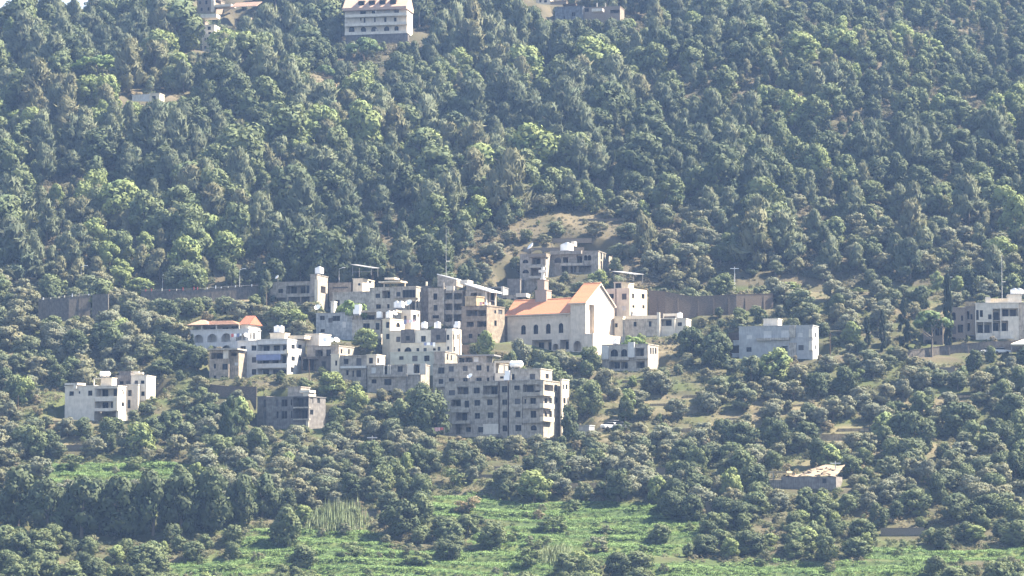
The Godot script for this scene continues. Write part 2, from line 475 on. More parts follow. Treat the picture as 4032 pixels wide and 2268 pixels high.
func pole(called: String, label: String, category: String, where: Vector3, h: float, r: float, kind: String, group: String) -> void:
	var o := thing(called, label, category, where, 0, group)
	var mb := Mb.new()
	mb.tube(Vector3(0, -1, 0), Vector3(0, h, 0), r * 1.3, r * 0.8, 8)
	part("shaft", mb.mesh(), M.brown if kind == "plain" else M.polemetal, o)
	if kind == "lamp":
		var a := Mb.new()
		a.tube(Vector3(0, h - 0.05, 0), Vector3(0.9, h + 0.25, 0), 0.05, 0.04, 6)
		part("arm", a.mesh(), M.whitemetal, o)
		bar(o, "lamp_head", M.whitemetal, 0.7, 1.6, h + 0.2, h + 0.36, -0.15, 0.15)
	elif kind == "cross":
		bar(o, "crossarm", M.whitemetal, -1.1, 1.1, h - 0.55, h - 0.4, -0.07, 0.07)
		for k in 3:
			bar(o, "insulator", M.brown, -0.95 + k * 0.95 - 0.06, -0.95 + k * 0.95 + 0.06, h - 0.399, h - 0.18, -0.06, 0.06)

func car(called: String, label: String, category: String, where: Vector3, turn: float, m: Material, group: String) -> void:
	var o := thing(called, label, category, where, turn, group)
	var side := [Vector2(-2.1, 0.35), Vector2(2.1, 0.35), Vector2(2.15, 0.7), Vector2(1.9, 0.92), Vector2(1.0, 1.0), Vector2(-1.75, 1.05), Vector2(-2.12, 0.9)]
	var cab := [Vector2(-1.7, 1.03), Vector2(1.05, 0.99), Vector2(0.35, 1.48), Vector2(-1.1, 1.5)]
	for k in 2:
		var mb := Mb.new()
		var pts: Array = side if k == 0 else cab
		var w := 0.85 if k == 0 else 0.72
		for s in pts.size():
			var p: Vector2 = pts[s]
			var q: Vector2 = pts[(s + 1) % pts.size()]
			mb.quad(Vector3(q.x, q.y, w), Vector3(q.x, q.y, -w), Vector3(p.x, p.y, -w), Vector3(p.x, p.y, w))
		for s in range(1, pts.size() - 1):
			mb.tri(Vector3(pts[0].x, pts[0].y, w), Vector3(pts[s].x, pts[s].y, w), Vector3(pts[s + 1].x, pts[s + 1].y, w))
			mb.tri(Vector3(pts[0].x, pts[0].y, -w), Vector3(pts[s + 1].x, pts[s + 1].y, -w), Vector3(pts[s].x, pts[s].y, -w))
		part("body" if k == 0 else "cabin_glass", mb.mesh(), m if k == 0 else M.pane, o)
	bar(o, "roof", m, -1.12, 0.36, 1.5, 1.54, -0.7, 0.7)
	for x in [-1.3, 1.3]:
		for z in [-0.78, 0.78]:
			var wl := Mb.new()
			wl.tube(Vector3(x, 0.32, z - 0.1), Vector3(x, 0.32, z + 0.1), 0.32, 0.32, 14)
			wl.tube(Vector3(x, 0.32, z + 0.1), Vector3(x, 0.32, z - 0.1), 0.32, 0.32, 14)
			part("wheel", wl.mesh(), M.tyre, o)

func wall_along(called: String, label: String, category: String, m: Material, pts: Array, thick: float, group: String) -> void:
	var p0 := Vector3(pts[0][0], pts[0][1], pts[0][2])
	var o := thing(called, label, category, p0, 0, group)
	o.set_meta("kind", "thing")
	var mb := Mb.new()
	var cap := Mb.new()
	for k in pts.size() - 1:
		var a := Vector3(pts[k][0], pts[k][1], pts[k][2]) - p0
		var c := Vector3(pts[k + 1][0], pts[k + 1][1], pts[k + 1][2]) - p0
		var n := (c - a).cross(Vector3.UP).normalized()
		n.y = 0
		var ha := Vector3(0, pts[k][3], 0)
		var hc := Vector3(0, pts[k + 1][3], 0)
		var dn := Vector3(0, -2.0 if pts[0][3] > 1.6 else -0.6, 0)
		var bk := -n * thick
		mb.hexa([a + dn, c + dn, c + dn + bk, a + dn + bk], [a + ha, c + hc, c + hc + bk, a + ha + bk])
		var e := n * 0.06
		cap.hexa([a + ha + e, c + hc + e, c + hc + bk - e, a + ha + bk - e], [a + ha + e + Vector3(0, 0.14, 0), c + hc + e + Vector3(0, 0.14, 0), c + hc + bk - e + Vector3(0, 0.14, 0), a + ha + bk - e + Vector3(0, 0.14, 0)])
	part("wall", mb.mesh(), m, o)
	part("coping", cap.mesh(), m, o)
	if pts[0][3] < 2.0: return
	for k in pts.size() - 1:  # buttresses of a tall wall
		var a := Vector3(pts[k][0], pts[k][1], pts[k][2]) - p0
		var c := Vector3(pts[k + 1][0], pts[k + 1][1], pts[k + 1][2]) - p0
		var n := (c - a).cross(Vector3.UP).normalized()
		var u := (c - a).normalized()
		u.y = 0
		var count := maxi(1, int(a.distance_to(c) / 3.6))
		for s in count:
			var t := (s + 0.5) / count
			var p := a.lerp(c, t)
			var q := Mb.new()
			var e := n * 0.28
			var top := Vector3(0, lerpf(pts[k][3], pts[k + 1][3], t) - rng.randf_range(0.2, 0.9), 0)
			var lo := [p - u * 0.22 + e, p + u * 0.22 + e, p + u * 0.22, p - u * 0.22]
			q.hexa(lo.map(func(v): return v - Vector3(0, 1, 0)), [p - u * 0.2 + n * 0.06 + top, p + u * 0.2 + n * 0.06 + top, p + u * 0.2 + top, p - u * 0.2 + top])
			part("buttress", q.mesh(), m, o)

func clothes_line(called: String, label: String, category: String, where: Vector3, w: float, turn: float, group: String) -> void:
	var o := thing(called, label, category, where, turn, group)
	bar(o, "line", M.greymetal, -w / 2, w / 2, 1.6, 1.63, -0.015, 0.015)
	for s in [-1, 1]:
		bar(o, "post", M.greymetal, s * w / 2 - 0.04, s * w / 2 + 0.04, 0, 1.7, -0.04, 0.04)
	var x := -w / 2 + 0.2
	while x < w / 2 - 0.5:
		var cw := rng.randf_range(0.35, 0.8)
		var drop := rng.randf_range(0.5, 1.1)
		bar(o, "cloth", [M.plastic, M.redcloth, M.blueawning, M.pinkcloth, M.canvas][rng.randi() % 5], x, x + cw, 1.6 - drop, 1.6, 0.018, 0.04)
		x += cw + 0.1

func cable(called: String, label: String, category: String, a: Vector3, c: Vector3, sag: float, group: String) -> void:
	var o := thing(called, label, category, a, 0, group)
	var mb := Mb.new()
	for k in 12:
		var t0 := k / 12.0
		var t1 := (k + 1) / 12.0
		mb.tube((c - a) * t0 - Vector3(0, sag * 4 * t0 * (1 - t0), 0), (c - a) * t1 - Vector3(0, sag * 4 * t1 * (1 - t1), 0), 0.05, 0.05, 5, false)
	part("wire", mb.mesh(), M.whitemetal, o)

func guard_rail(called: String, label: String, category: String, pts: Array, group: String) -> void:
	var p0 := Vector3(pts[0][0], pts[0][1], pts[0][2])
	var o := thing(called, label, category, p0, 0, group)
	for k in pts.size() - 1:
		var a := Vector3(pts[k][0], pts[k][1] + pts[k][3], pts[k][2]) - p0
		var c := Vector3(pts[k + 1][0], pts[k + 1][1] + pts[k + 1][3], pts[k + 1][2]) - p0
		var count := maxi(2, int(a.distance_to(c) / 1.7))
		for s in count:
			var p := a.lerp(c, (s + rng.randf_range(0.2, 0.8)) / count)
			var mb := Mb.new()
			mb.box(-0.1, 0.1, 0, rng.randf_range(0.5, 0.95), -0.35, -0.2)
			part("post", mb.mesh(), [M.plastic, M.canvas, M.redcloth, M.lightgrey][rng.randi() % 4], o).position = p
		var rl := Mb.new()
		rl.tube(a + Vector3(0, 0.45, -0.28), c + Vector3(0, 0.45, -0.28), 0.04, 0.04, 5, false)
		part("rail", rl.mesh(), M.greymetal, o)

# ------------------------------------------------------------------ the hillside
const SLOPE := [[150, -85], [300, -62], [505, -24.11], [560, -10.83], [588, -2.88], [612, 4.9], [655, 18.24], [669, 25.58], [690, 35.35], [701, 40.17], [719, 49.33], [736, 56.9], [742.5, 56.95], [747, 61.13], [760, 68.69], [775, 76.82], [808, 94.23], [850, 114.05], [900, 136.59], [945, 155.93], [1000, 178.26], [1060, 203.04], [1160, 247.95], [1300, 257.95], [1700, 187.95]]

func ss(a: float, b2: float, x: float) -> float: return smoothstep(a, b2, x)

func ground(x: float, z: float) -> float:
	var d := EYE.z - z
	var k := 0
	while k < SLOPE.size() - 2 and d > SLOPE[k + 1][0]:
		k += 1
	var h: float = SLOPE[k][1] + (SLOPE[k + 1][1] - SLOPE[k][1]) * (d - SLOPE[k][0]) / (SLOPE[k + 1][0] - SLOPE[k][0])
	var w := ss(775, 870, d)
	h += w * (4.0 * sin(x / 37 + d / 53 + 1) + 3.4 * sin(x / 23 - d / 31 + 2) + 1.5 * sin(x / 11 + d / 17))
	var t := ss(530, 545, d) * (1.0 - ss(640, 655, d)) * 0.55 + ss(655, 665, d) * (1.0 - ss(725, 735, d)) * 0.5
	if t > 0.0:  # terraces: sloping beds with steep edges
		var q: float = (h + 0.8 * sin(x / 31.0) + 0.5 * sin(x / 13.0 + 1.0)) / 1.9
		var f: float = q - floor(q)
		h += t * 1.9 * (smoothstep(0.7, 1.0, f) - f + 0.4)
	var v := 1.0 - ss(690, 730, d)
	h += v * 0.35 * sin(x / 9 + d / 7) + v * 0.5 * sin(x / 19 - d / 13 + 1)
	h -= (1.0 - ss(-150, -118, x)) * ss(925, 985, d) * (d - 925) * 0.4
	return cut(x, z, h) if d > 640 and d < 1010 else h

const PADS := [[-33.62, -235.9, 0.98, 0.21, -21.16, 0.83, -2, 2.5, 153.17], [-33.62, -235.9, 0.98, 0.21, -8.85, 1.7, -0.8, 4.7, 153.17], [-103.38, -299.23, 0.95, 0.31, -5.98, 0.75, -18, 2.5, 173.36], [-95.47, -247.83, 0.98, 0.21, -6.47, 0.75, -2.59, 2.5, 151.52], [-93.86, -265.59, 0.98, 0.17, -3.87, 0.77, -2.33, 2.5, 156.22], [-88.91, -290.65, 0.97, 0.26, -6.62, 0.69, -5, 2.5, 167.97], [-82.97, -288.29, 0.98, 0.17, -7.89, 0.8, -4, 2.5, 166.94], [23.33, -257.59, 0.97, 0.24, -9.96, 0.81, -7, 2.5, 164.04], [23.33, -257.59, 0.97, 0.24, -0.72, 13.15, -8, 1.5, 164.04], [17.66, -270.33, 0.98, 0.21, -11, -4.73, -9, -0.5, 171.47], [17.66, -270.33, 0.98, 0.21, -6.04, 0.69, -8, -0.5, 171.47], [57.28, -289.16, 0.98, 0.21, -4.78, 0.8, -5, 2.5, 174.8], [-103.25, -152.25, 0.97, 0.24, -9.08, -2.39, -5, 2.5, 121.74], [-103.25, -152.25, 0.97, 0.24, -3.69, 0.78, -4, 2.5, 121.74], [-50.24, -27, 0.96, 0.28, -11.12, 0.74, -11, 2.5, 52.83], [-50.24, -27, 0.96, 0.28, -0.32, 2.74, -7.77, 2.9, 52.83], [-37.49, -33, 0.95, 0.31, -3.07, 0.79, -8.36, 2.5, 55.44], [-40.49, -34, 0.97, 0.24, -6.18, 0.79, -6, 2.5, 55.91], [-23.47, -16, 0.93, 0.37, -13.04, 0.8, -3.6, 2.5, 47.5], [-23.47, -16, 0.93, 0.37, -24.1, -12.65, -11, 0.5, 47.5], [-31.6, -6, 0.96, 0.28, -17.13, -6.56, -9, 2.5, 43.04], [-31.6, -6, 0.96, 0.28, -7.85, 0.75, -8, 2.5, 43.04], [-43.28, -11, 0.96, 0.28, -1.32, 0.82, -2.17, 2.5, 45.56], [-24.44, -8, 0.88, 0.47, -3.28, 0.82, -4.31, 2.5, 43.63], [-29.26, -1, 0.82, 0.57, -2.75, 0.83, -5.85, 2.5, 40.42], [-14.13, 7, 0.91, 0.41, -17.02, -12.76, -9, 2.5, 36.67], [-14.13, 7, 0.91, 0.41, -2.22, 0.96, -4.71, 2.7, 36.67], [-14.13, 7, 0.91, 0.41, -13.9, -0.82, -8.7, 2.8, 36.67], [-15.76, 13, 0.94, 0.34, -14.3, -1.82, -7, 2.5, 33.61], [-15.76, 13, 0.94, 0.34, -2.85, 1.14, -7.6, 3.3, 33.61], [-12.15, -14, 0.95, 0.31, -12.22, -8.69, -12, 0.5, 46.78], [-12.15, -14, 0.95, 0.31, -9.21, -3.9, -9.8, 2.7, 46.78], [-12.15, -14, 0.95, 0.31, -5.27, 0.8, -10, 2.5, 46.78], [-6.37, -11, 0.87, 0.5, -6.2, 0.8, -5.2, 2.5, 45.44], [-6.08, -5, 0.84, 0.54, -7.86, 0.8, -7.88, 2.5, 42.17], [-6.08, -5, 0.84, 0.54, -5.63, -0.21, 0, 6.5, 42.17], [1.3, -31, 0.97, 0.24, -4.35, 0.8, -9.83, 2.5, 54.7], [1.3, -31, 0.97, 0.24, -8.62, -3.25, -7, 0.5, 54.7], [1.3, -31, 0.97, 0.24, -6.54, -1.89, -19, -11.5, 54.7], [22.12, -50, 0.96, 0.28, -13.01, 0.82, -14.72, 2.5, 62.77], [8.63, -48, 0.96, 0.28, -7.36, 0.81, -9, 2.5, 61.61], [28.97, -20, 0.87, 0.5, -7.08, 0.8, -9.33, 2.5, 49.49], [35.24, -10, 0.97, 0.26, -11.08, -7.7, -7.7, 2.8, 44.07], [35.24, -10, 0.97, 0.26, -9.07, 0.77, -8, 2.5, 44.07], [35.24, -10, 0.97, 0.26, -0.07, 4.83, -7.5, 1, 44.07], [35.24, -10, 0.97, 0.26, 3.32, 7.42, -8.5, 0, 44.07], [17.62, -1, 0.87, 0.5, -22.87, -4.04, -9.9, 1.2, 39.81], [17.62, -1, 0.87, 0.5, -4.62, 0.79, -14.6, 2.5, 39.81], [17.62, -1, 0.87, 0.5, -25.04, -21.94, -9.4, 0.1, 39.81], [17.62, -1, 0.87, 0.5, -0.46, 3.46, -15.67, 3.7, 39.81], [31.96, 12, 0.93, 0.37, -12.02, 0.75, -7.5, 2.5, 34.67], [71.33, 6, 0.94, 0.34, -18.65, 0.73, -5.81, 2.5, 37.78], [71.33, 6, 0.94, 0.34, -22, -18.19, -8, -0.5, 37.78], [122.31, -6, 0.99, 0.1, -10.84, 0.75, -9, 2.5, 43.13], [122.31, -6, 0.99, 0.1, -0.48, 3.33, -10, 1.5, 43.13], [111.97, -7, 0.98, 0.17, -6.59, -1.69, -8, 2.5, 43.2], [111.97, -7, 0.98, 0.17, -3, 0.74, -8.6, 1.9, 43.2], [103.73, -4, 0.98, 0.17, -5.28, 0.69, -6, 2.5, 41.96], [-52.73, 14, 0.94, 0.34, -13.07, -6.84, -10.8, 2.7, 33.75], [-52.73, 14, 0.94, 0.34, -8.23, 0.88, -10.57, 2.5, 33.75], [-40.81, 11, 0.91, 0.41, -8.99, 0.87, -7.86, 2.5, 34.71], [-40.81, 11, 0.91, 0.41, -8.95, 0.11, -1.5, 5, 34.71], [-40.81, 11, 0.91, 0.41, -0.99, 2.51, -1.1, 5.4, 34.71], [-34.06, 16, 0.95, 0.31, -6.94, 0.87, -7, 2.5, 32.26], [-21.1, 23, 0.97, 0.26, -13.42, -2.71, -8, 2.5, 29.15], [-21.1, 23, 0.97, 0.26, -4.17, 0.69, -7.5, 2, 29.15], [-63.13, -1, 0.94, 0.34, -15.85, 0.88, -6.85, 2.5, 40.27], [-63.8, 17, 0.96, 0.28, -7.75, -1.59, -7, 2.5, 32.41], [-63.8, 17, 0.96, 0.28, -3.36, 0.4, -8.2, 1.3, 32.41], [-45.64, 41.05, 0.9, 0.44, -11.56, 0.76, -7.65, 2.5, 20.13], [-45.64, 41.05, 0.9, 0.44, -15.04, -11.34, -9.8, 0.7, 20.13], [-88.88, 38.56, 0.91, 0.42, -14.72, -5.47, -9, 2.5, 22.06], [-88.88, 38.56, 0.91, 0.42, -0.72, 1.2, -2.85, 2.9, 22.06], [-88.88, 38.56, 0.91, 0.42, -8.65, -1.6, -8, -0.5, 22.06], [-85.93, 28, 0.99, 0.14, -1.91, 2.99, -8, 2.5, 27.19], [-85.93, 28, 0.99, 0.14, -2.58, 1.44, -4.5, 4, 27.19], [-85.93, 28, 0.99, 0.14, -5.97, -0.88, -7, 1.5, 27.19], [6.98, 47.2, 0.94, 0.34, -24.49, -8.08, -13.2, 1.3, 17.86], [6.98, 47.2, 0.94, 0.34, -8.61, 0.81, -11.45, 2.5, 17.86], [6.98, 47.2, 0.94, 0.34, 0.71, 2.38, -13.08, -5.5, 17.86], [6.98, 47.2, 0.94, 0.34, -31.27, -14.84, -20, -8.5, 17.86], [-6.01, 20, 0.97, 0.24, -7.35, 0.81, -6, 2.5, 30.57], [17.19, 45.68, 0.91, 0.42, -4.12, 0.8, -3.02, 2.5, 18.73]]               # level ground cut into the slope for each house: x, z, cosine, sine, from, to, back, front, height

func cut(x: float, z: float, h: float) -> float:
	for q in PADS:
		var ex: float = x - q[0]
		var ez: float = z - q[1]
		if absf(ex) > 40.0 or absf(ez) > 32.0 or h <= q[8]:
			continue
		var lx: float = ex * q[2] + ez * q[3]
		var lz: float = ez * q[2] - ex * q[3]
		var out := Vector2(maxf(0.0, maxf(q[4] - lx, lx - q[5])), maxf(0.0, maxf(q[6] - lz, lz - q[7]))).length()
		h = lerpf(h, q[8], 1.0 - smoothstep(0.3, 3.5, out))
	return h

const FIELDS := [[-85.93, 71.12, 18.03, 9.12], [12.12, 99.62, 19.73, 7.38], [14.23, 117.73, 24.14, 14.94], [-8.7, 94.97, 9.46, 9.32], [-38.02, 122.74, 16.44, 16.18], [-17.85, 134.85, 24.49, 13.57], [29.68, 109.55, 11.22, 9.2], [80.39, 125.9, 13.92, 6.42], [95.9, 125.72, 9.96, 5.81], [52.77, 136.06, 34.23, 5.98], [-3.23, 133.99, 14.75, 10.22], [-56.91, 133.89, 12.26, 6.38]]
const DRY := [[33.83, 31.31, 11.59, 4.94], [64.52, 31.29, 14.48, 4.89], [50.67, 37.82, 9.17, 3.2], [94.75, 29.68, 11.6, 4.55], [19.49, 25.11, 7, 6.15], [-100.86, 39.84, 9.14, 3.36], [17.7, 48.35, 7.9, 3.96], [70.93, 46.98, 7.93, 5.49], [78.88, 41.16, 6.84, 2.95], [-54.24, -192.81, 13.14, 9.38], [-58.46, -221.26, 3.99, 13.56], [17.95, -81.44, 8.12, 3.26], [88.91, -29.48, 10.1, 4.77], [105.62, -21.87, 11.26, 6.81], [72.22, -36.37, 10.16, 7.8], [-68.58, -27.43, 5.04, 4.24], [-33.92, 42.65, 6.83, 4.33], [-98.13, 50.39, 9, 4.88], [-48.49, 53.29, 5.05, 4.53], [67.82, 66.6, 7.71, 9.25], [87.91, 57, 13.89, 7.69], [37.83, 0.19, 3.63, 6.62], [-116.25, -2.7, 5.48, 4.81], [-103.35, -168.56, 11.25, 11.35], [23.1, 39.2, 4.58, 3.19]]
const GLADES := [[14.35, -71.79, 16.02, 14.47], [-3.67, -54.03, 7.18, 5.98], [63.7, -41.81, 19.36, 7.55]]
const FOOTPRINTS := [[-54.25, -32.35, -249.49, -237.6, 156.34, 1], [-53.84, -33.18, -242.15, -235.89, 153.27, 1], [-108.59, -97.86, -318.04, -299.24, 173.46, 1], [-101.31, -94.98, -251.61, -247.84, 151.62, 1], [-101.02, -96.16, -256.93, -250.29, 158.16, 1], [-103.25, -100.1, -257.44, -252.1, 158.43, 1], [-97.18, -93.49, -268.47, -265.59, 156.32, 1], [-94.82, -87.73, -297.06, -290.68, 168.07, 1], [14.15, 25.04, -266.67, -257.59, 164.14, 1], [23.37, 37.26, -265.41, -255.57, 164.14, 1], [8.01, 14.11, -281.32, -274.41, 171.57, 1], [-111.58, -105.13, -159.17, -153.02, 121.84, 1], [-106.35, -102.31, -156.9, -152.25, 121.84, 1], [-60.45, -47.26, -40.5, -27.02, 52.93, 1], [-50.18, -46.23, -34.42, -26.08, 52.93, 1], [-39.93, -34.91, -41.74, -33, 55.54, 1], [-46.01, -39.05, -41.2, -34, 56.01, 1], [-35.09, -22.12, -24.04, -16, 47.6, 1], [-29.1, -22.73, -19.16, -15.03, 53.87, 1], [-44.6, -31.82, -35.04, -22.89, 47.6, 1], [-47.59, -36.2, -19.24, -8.03, 43.14, 1], [-38.67, -29.44, -15.72, -6.01, 43.14, 1], [-44.07, -42.67, -13.31, -11, 45.66, 1], [-26.9, -22.41, -13.11, -7.99, 43.73, 1], [-31.1, -25.88, -7.09, -0.98, 40.52, 1], [-29.22, -22.86, -7.94, 1.49, 36.77, 1], [-26.49, -19.59, -6.18, 3.49, 41.83, 1], [-23.27, -15.59, -5.18, 4.83, 41.76, 1], [-19.24, -12.11, -2.84, 6.93, 41.63, 1], [-15.79, -12.07, 1.99, 7.25, 36.77, 1], [-26.5, -12.08, -6.4, 6.61, 36.77, 1], [-28.73, -15.83, 1.7, 12.1, 33.71, 1], [-18.24, -12.84, 5.06, 13.87, 33.71, 1], [-22.68, -17.47, -29.03, -18.84, 46.88, 1], [-20.49, -13.59, -26.01, -15.26, 46.88, 1], [-16.69, -9.06, -24.99, -14, 46.88, 1], [-11.31, -3.77, -18.36, -11, 45.54, 1], [-12.25, -1.79, -15.61, -5, 42.27, 1], [-11.37, -6.69, -10.78, -6.04, 51.32, 1], [-6.09, -0.93, -39.76, -33.92, 54.8, 1], [-1.17, 3.29, -50.9, -45.23, 54.8, 1], [10.09, 26.2, -67.6, -49.99, 62.87, 1], [2.03, 11.12, -58.54, -48, 61.71, 1], [23.28, 33.64, -31.37, -20, 49.59, 1], [24.94, 29.02, -20.18, -11.91, 44.17, 1], [26.96, 37.28, -19.95, -10.01, 44.17, 1], [36.04, 41.08, -17.13, -10.41, 44.17, 1], [39.58, 43.83, -17.22, -10.7, 44.17, 1], [-1.11, 18.38, -20.76, -4.54, 39.91, 1], [14.05, 24.91, -15.7, -1, 39.91, 1], [-2.43, 2.63, -21.41, -14.45, 39.91, 1], [17.05, 27.75, -14.55, 1.37, 39.91, 1], [6.19, 8.91, -15.33, -12.61, 49.49, 1], [5.64, 9.63, -15.74, -11.99, 49.47, 1], [21.27, 34.72, 0.73, 11.98, 34.77, 1], [54.28, 73.25, -5.67, 5.97, 37.88, 1], [52.16, 56.22, -8.87, -3.32, 37.88, 1], [112.02, 123.2, -16.03, -6, 43.23, 1], [122.43, 125.87, -15.94, -6.73, 43.23, 1], [120.28, 124.17, -15.2, -8.89, 52.23, 1], [105.97, 110.91, -15.94, -7.43, 43.3, 1], [109.62, 113.4, -15.9, -7.6, 43.3, 1], [99.02, 104.67, -10.74, -4.02, 42.06, 1], [-64.6, -56.21, -0.45, 11.58, 33.85, 1], [-59.99, -49.04, 1.42, 14.03, 33.85, 1], [-48.57, -37.55, 0.37, 11.03, 34.81, 1], [-49.55, -40.83, 6.19, 13, 34.81, 1], [-42.44, -38.8, 9.8, 14.35, 34.81, 1], [-49.01, -43.26, -0.87, 6.09, 40.96, 1], [-40.19, -31.84, 7.35, 16.02, 32.36, 1], [-33.93, -29.83, 10.95, 17.12, 35.67, 1], [-33.58, -22.42, 11.93, 22.09, 29.25, 1], [-24.51, -19.26, 14.81, 22.49, 29.25, 1], [-77.55, -60.71, -12.69, -0.97, 40.37, 1], [-70.77, -64.16, 8.27, 16.34, 32.51, 1], [-66.21, -61.93, 8.33, 15.74, 32.51, 1], [-55.59, -42.33, 29.32, 41.03, 20.23, 1], [-57.92, -52.26, 25.87, 34.11, 20.23, 1], [-101.76, -90.75, 24.39, 35.91, 22.16, 1], [-94.44, -87.38, 33.37, 39.12, 24.26, 1], [-89.24, -87.31, 35.88, 39.09, 22.16, 1], [-94.99, -87.67, 27.87, 34.83, 22.16, 1], [-87.32, -82.65, 19.88, 28.3, 27.29, 1], [-88.2, -84.67, 23.25, 29.57, 27.29, 1], [-91.21, -86.62, 20.31, 26.78, 27.29, 1], [-15.16, 3.15, 26.59, 43.04, 17.96, 1], [-0.64, 10.9, 33.67, 47.21, 17.96, 1], [-0.18, 9.08, 34.01, 43.79, 31.08, 1], [10.85, 12.93, 35.32, 40.22, 17.96, 1], [-18.18, -0.88, 17.88, 31.51, 17.96, 1], [-3.86, 0.84, 29.92, 34.89, 30.74, 1], [-12.66, -4.55, 12.52, 20, 30.67, 1], [13.9, 18.47, 41.41, 45.68, 18.83, 1], [56.4, 69.47, 78.38, 88.16, 5.72, 1], [53.45, 57.37, 80.23, 84.05, 5.72, 1], [-91.23, -85.37, -28.42, -27.19, 53.65, 0], [-83.37, -77.95, -29.89, -27.42, 53.99, 0], [-75.95, -69.29, -32.06, -28.89, 54.41, 0], [-67.29, -61.75, -32.85, -31.06, 55.21, 0], [-114.9, -109.46, -16.93, -15.81, 48.77, 0], [-107.46, -104.4, -18.4, -15.93, 48.78, 0], [-101.6, -99.66, -15.99, -14.76, 47.46, 0], [34.74, 36.65, -22.34, -18.35, 50.88, 0], [38.65, 42.96, -20.59, -18.35, 50.88, 0], [44.96, 54.35, -22.49, -19.59, 51.28, 0], [56.35, 63.8, -26.49, -21.49, 51.72, 0], [93.83, 101.04, 0.05, 6.36, 37.64, 0], [103.04, 110.41, -1.67, 1.05, 39.44, 0], [112.41, 123.17, -1.69, -0.67, 40.45, 0], [-69.77, -66.49, 24.22, 28.37, 29.31, 0], [-64.49, -59.5, 27.37, 28.41, 28.73, 0], [68.2, 70.83, 45.56, 46.83, 18.25, 0], [72.83, 75.47, 45.83, 47.04, 18.3, 0], [27.32, 30.5, 69.37, 70.58, 11.47, 0], [32.5, 35.63, 69.37, 71.02, 11.53, 0], [12.4, 14.93, 82.13, 83.2, 6.9, 0], [16.93, 19.47, 81.89, 83.13, 6.96, 0], [-11.69, -8.05, 76.04, 77.87, 10.61, 0], [-6.05, -2.4, 75.08, 77.04, 10.68, 0], [-2.58, 0.85, 69.2, 72.18, 12.64, 0], [2.85, 6.29, 69.16, 70.2, 12.73, 0], [-34.56, -30.35, 52.44, 54.82, 16.4, 0], [-28.35, -24.19, 53.82, 55.41, 16.42, 0], [-24.36, -24.45, 69.31, 70.42, 13.21, 0], [-22.45, -22.55, 69.33, 70.42, 13.27, 0], [-98.53, -95.78, 54.52, 55.61, 17.09, 0], [-93.78, -91.03, 54.61, 55.72, 17.14, 0], [-40.78, -39.38, 42.72, 43.73, 20.93, 0], [-37.38, -35.98, 42.64, 43.72, 20.99, 0], [97.1, 99.23, 68.42, 69.71, 13.23, 0], [101.23, 103.25, 68.42, 69.86, 13.28, 0], [74.74, 77.07, 111.05, 112.13, -1.19, 0], [79.07, 81.39, 110.97, 112.05, -1.14, 0], [34.15, 35.59, 42.3, 43.84, 20.03, 0], [37.59, 39.03, 41.79, 43.3, 20.1, 0], [97.56, 99.2, 12.34, 13.79, 36.17, 0], [101.2, 102.85, 11.81, 13.34, 36.25, 0], [40.26, 41.35, 103.55, 104.68, 2.87, 0], [43.35, 44.45, 103.37, 104.55, 2.92, 0], [17.54, 18.46, 26.12, 27.2, 28.14, 0], [20.46, 21.38, 26.02, 27.12, 28.2, 0], [32.51, 33.12, 29.91, 31, 26.36, 0], [35.12, 35.73, 29.86, 30.91, 26.42, 0], [40.25, 40.28, 26.44, 27.57, 28.48, 0], [42.28, 42.32, 26.57, 27.65, 28.53, 0], [49.38, 50.25, 36.57, 37.58, 22.9, 0], [52.25, 53.12, 36.57, 37.58, 22.96, 0], [63.09, 64.37, 30.19, 32.18, 26.2, 0], [66.37, 67.57, 30, 31.19, 26.3, 0], [74.06, 75.49, 41.17, 42.31, 20.36, 0], [77.49, 78.93, 41, 42.17, 20.42, 0], [84.05, 85.25, 29.86, 31.01, 25.9, 0], [87.25, 88.46, 29.72, 30.86, 25.96, 0], [99.26, 101.39, 24.86, 26.12, 28.42, 0], [103.39, 105.51, 24.62, 25.86, 28.48, 0], [26.62, 27.28, 17.53, 18.53, 32.39, 0], [29.28, 29.93, 17.52, 18.53, 32.45, 0], [-102.65, -100.93, 39.43, 40.45, 22.24, 0], [-98.93, -97.23, 39.4, 40.45, 22.29, 0], [-79.11, -77.12, 35.72, 36.9, 23.5, 0], [-75.12, -73.12, 35.54, 36.72, 23.56, 0], [68.01, 69.35, 16.05, 17.88, 33.01, 0], [71.35, 72.66, 15.55, 17.05, 33.11, 0], [-42.62, -35.52, -13.5, -10.5, 48.9, 0], [26.34, 31.34, -0.5, 2.5, 41.7, 0], [95.38, 104.6, 1.5, 4.5, 41.83, 0], [92.18, 94.45, 1.5, 4.5, 39.94, 0], [87.58, 89.55, -0.5, 2.5, 41.04, 0], [84.16, 86.13, -3.5, -0.5, 41.81, 0], [103.21, 105.64, -2.5, 0.5, 42.12, 0], [113.42, 115.96, -34.5, -31.5, 56.25, 0], [-77.08, -76.02, -1.5, 1.5, 40.17, 0], [-50.95, -41.87, -211.49, -208.49, 142.42, 0], [-59.42, -55.01, -186.54, -183.54, 133.06, 0], [-130.54, -120.06, -180.45, -177.45, 133.48, 0], [-99.45, -72.41, 78.83, 78.93, 7.59, 0], [-2.68, 26.92, 105.76, 105.86, -1.05, 0], [-3.88, 32.34, 130.67, 130.77, -6.96, 0], [-15.79, -1.6, 102.85, 102.95, 0.16, 0], [-50.36, -25.69, 136.8, 136.9, -9.42, 0], [-36.22, 0.52, 146.56, 146.66, -11.15, 0], [21.27, 38.09, 117.33, 117.43, -3.87, 0], [69.96, 90.83, 131.18, 131.28, -7.91, 0], [88.43, 103.37, 130.45, 130.55, -8.08, 0], [27.1, 78.45, 140.94, 141.04, -11.62, 0], [-14.29, 7.83, 142.69, 142.79, -10.77, 0], [-66.11, -47.72, 139.12, 139.22, -10.92, 0]]

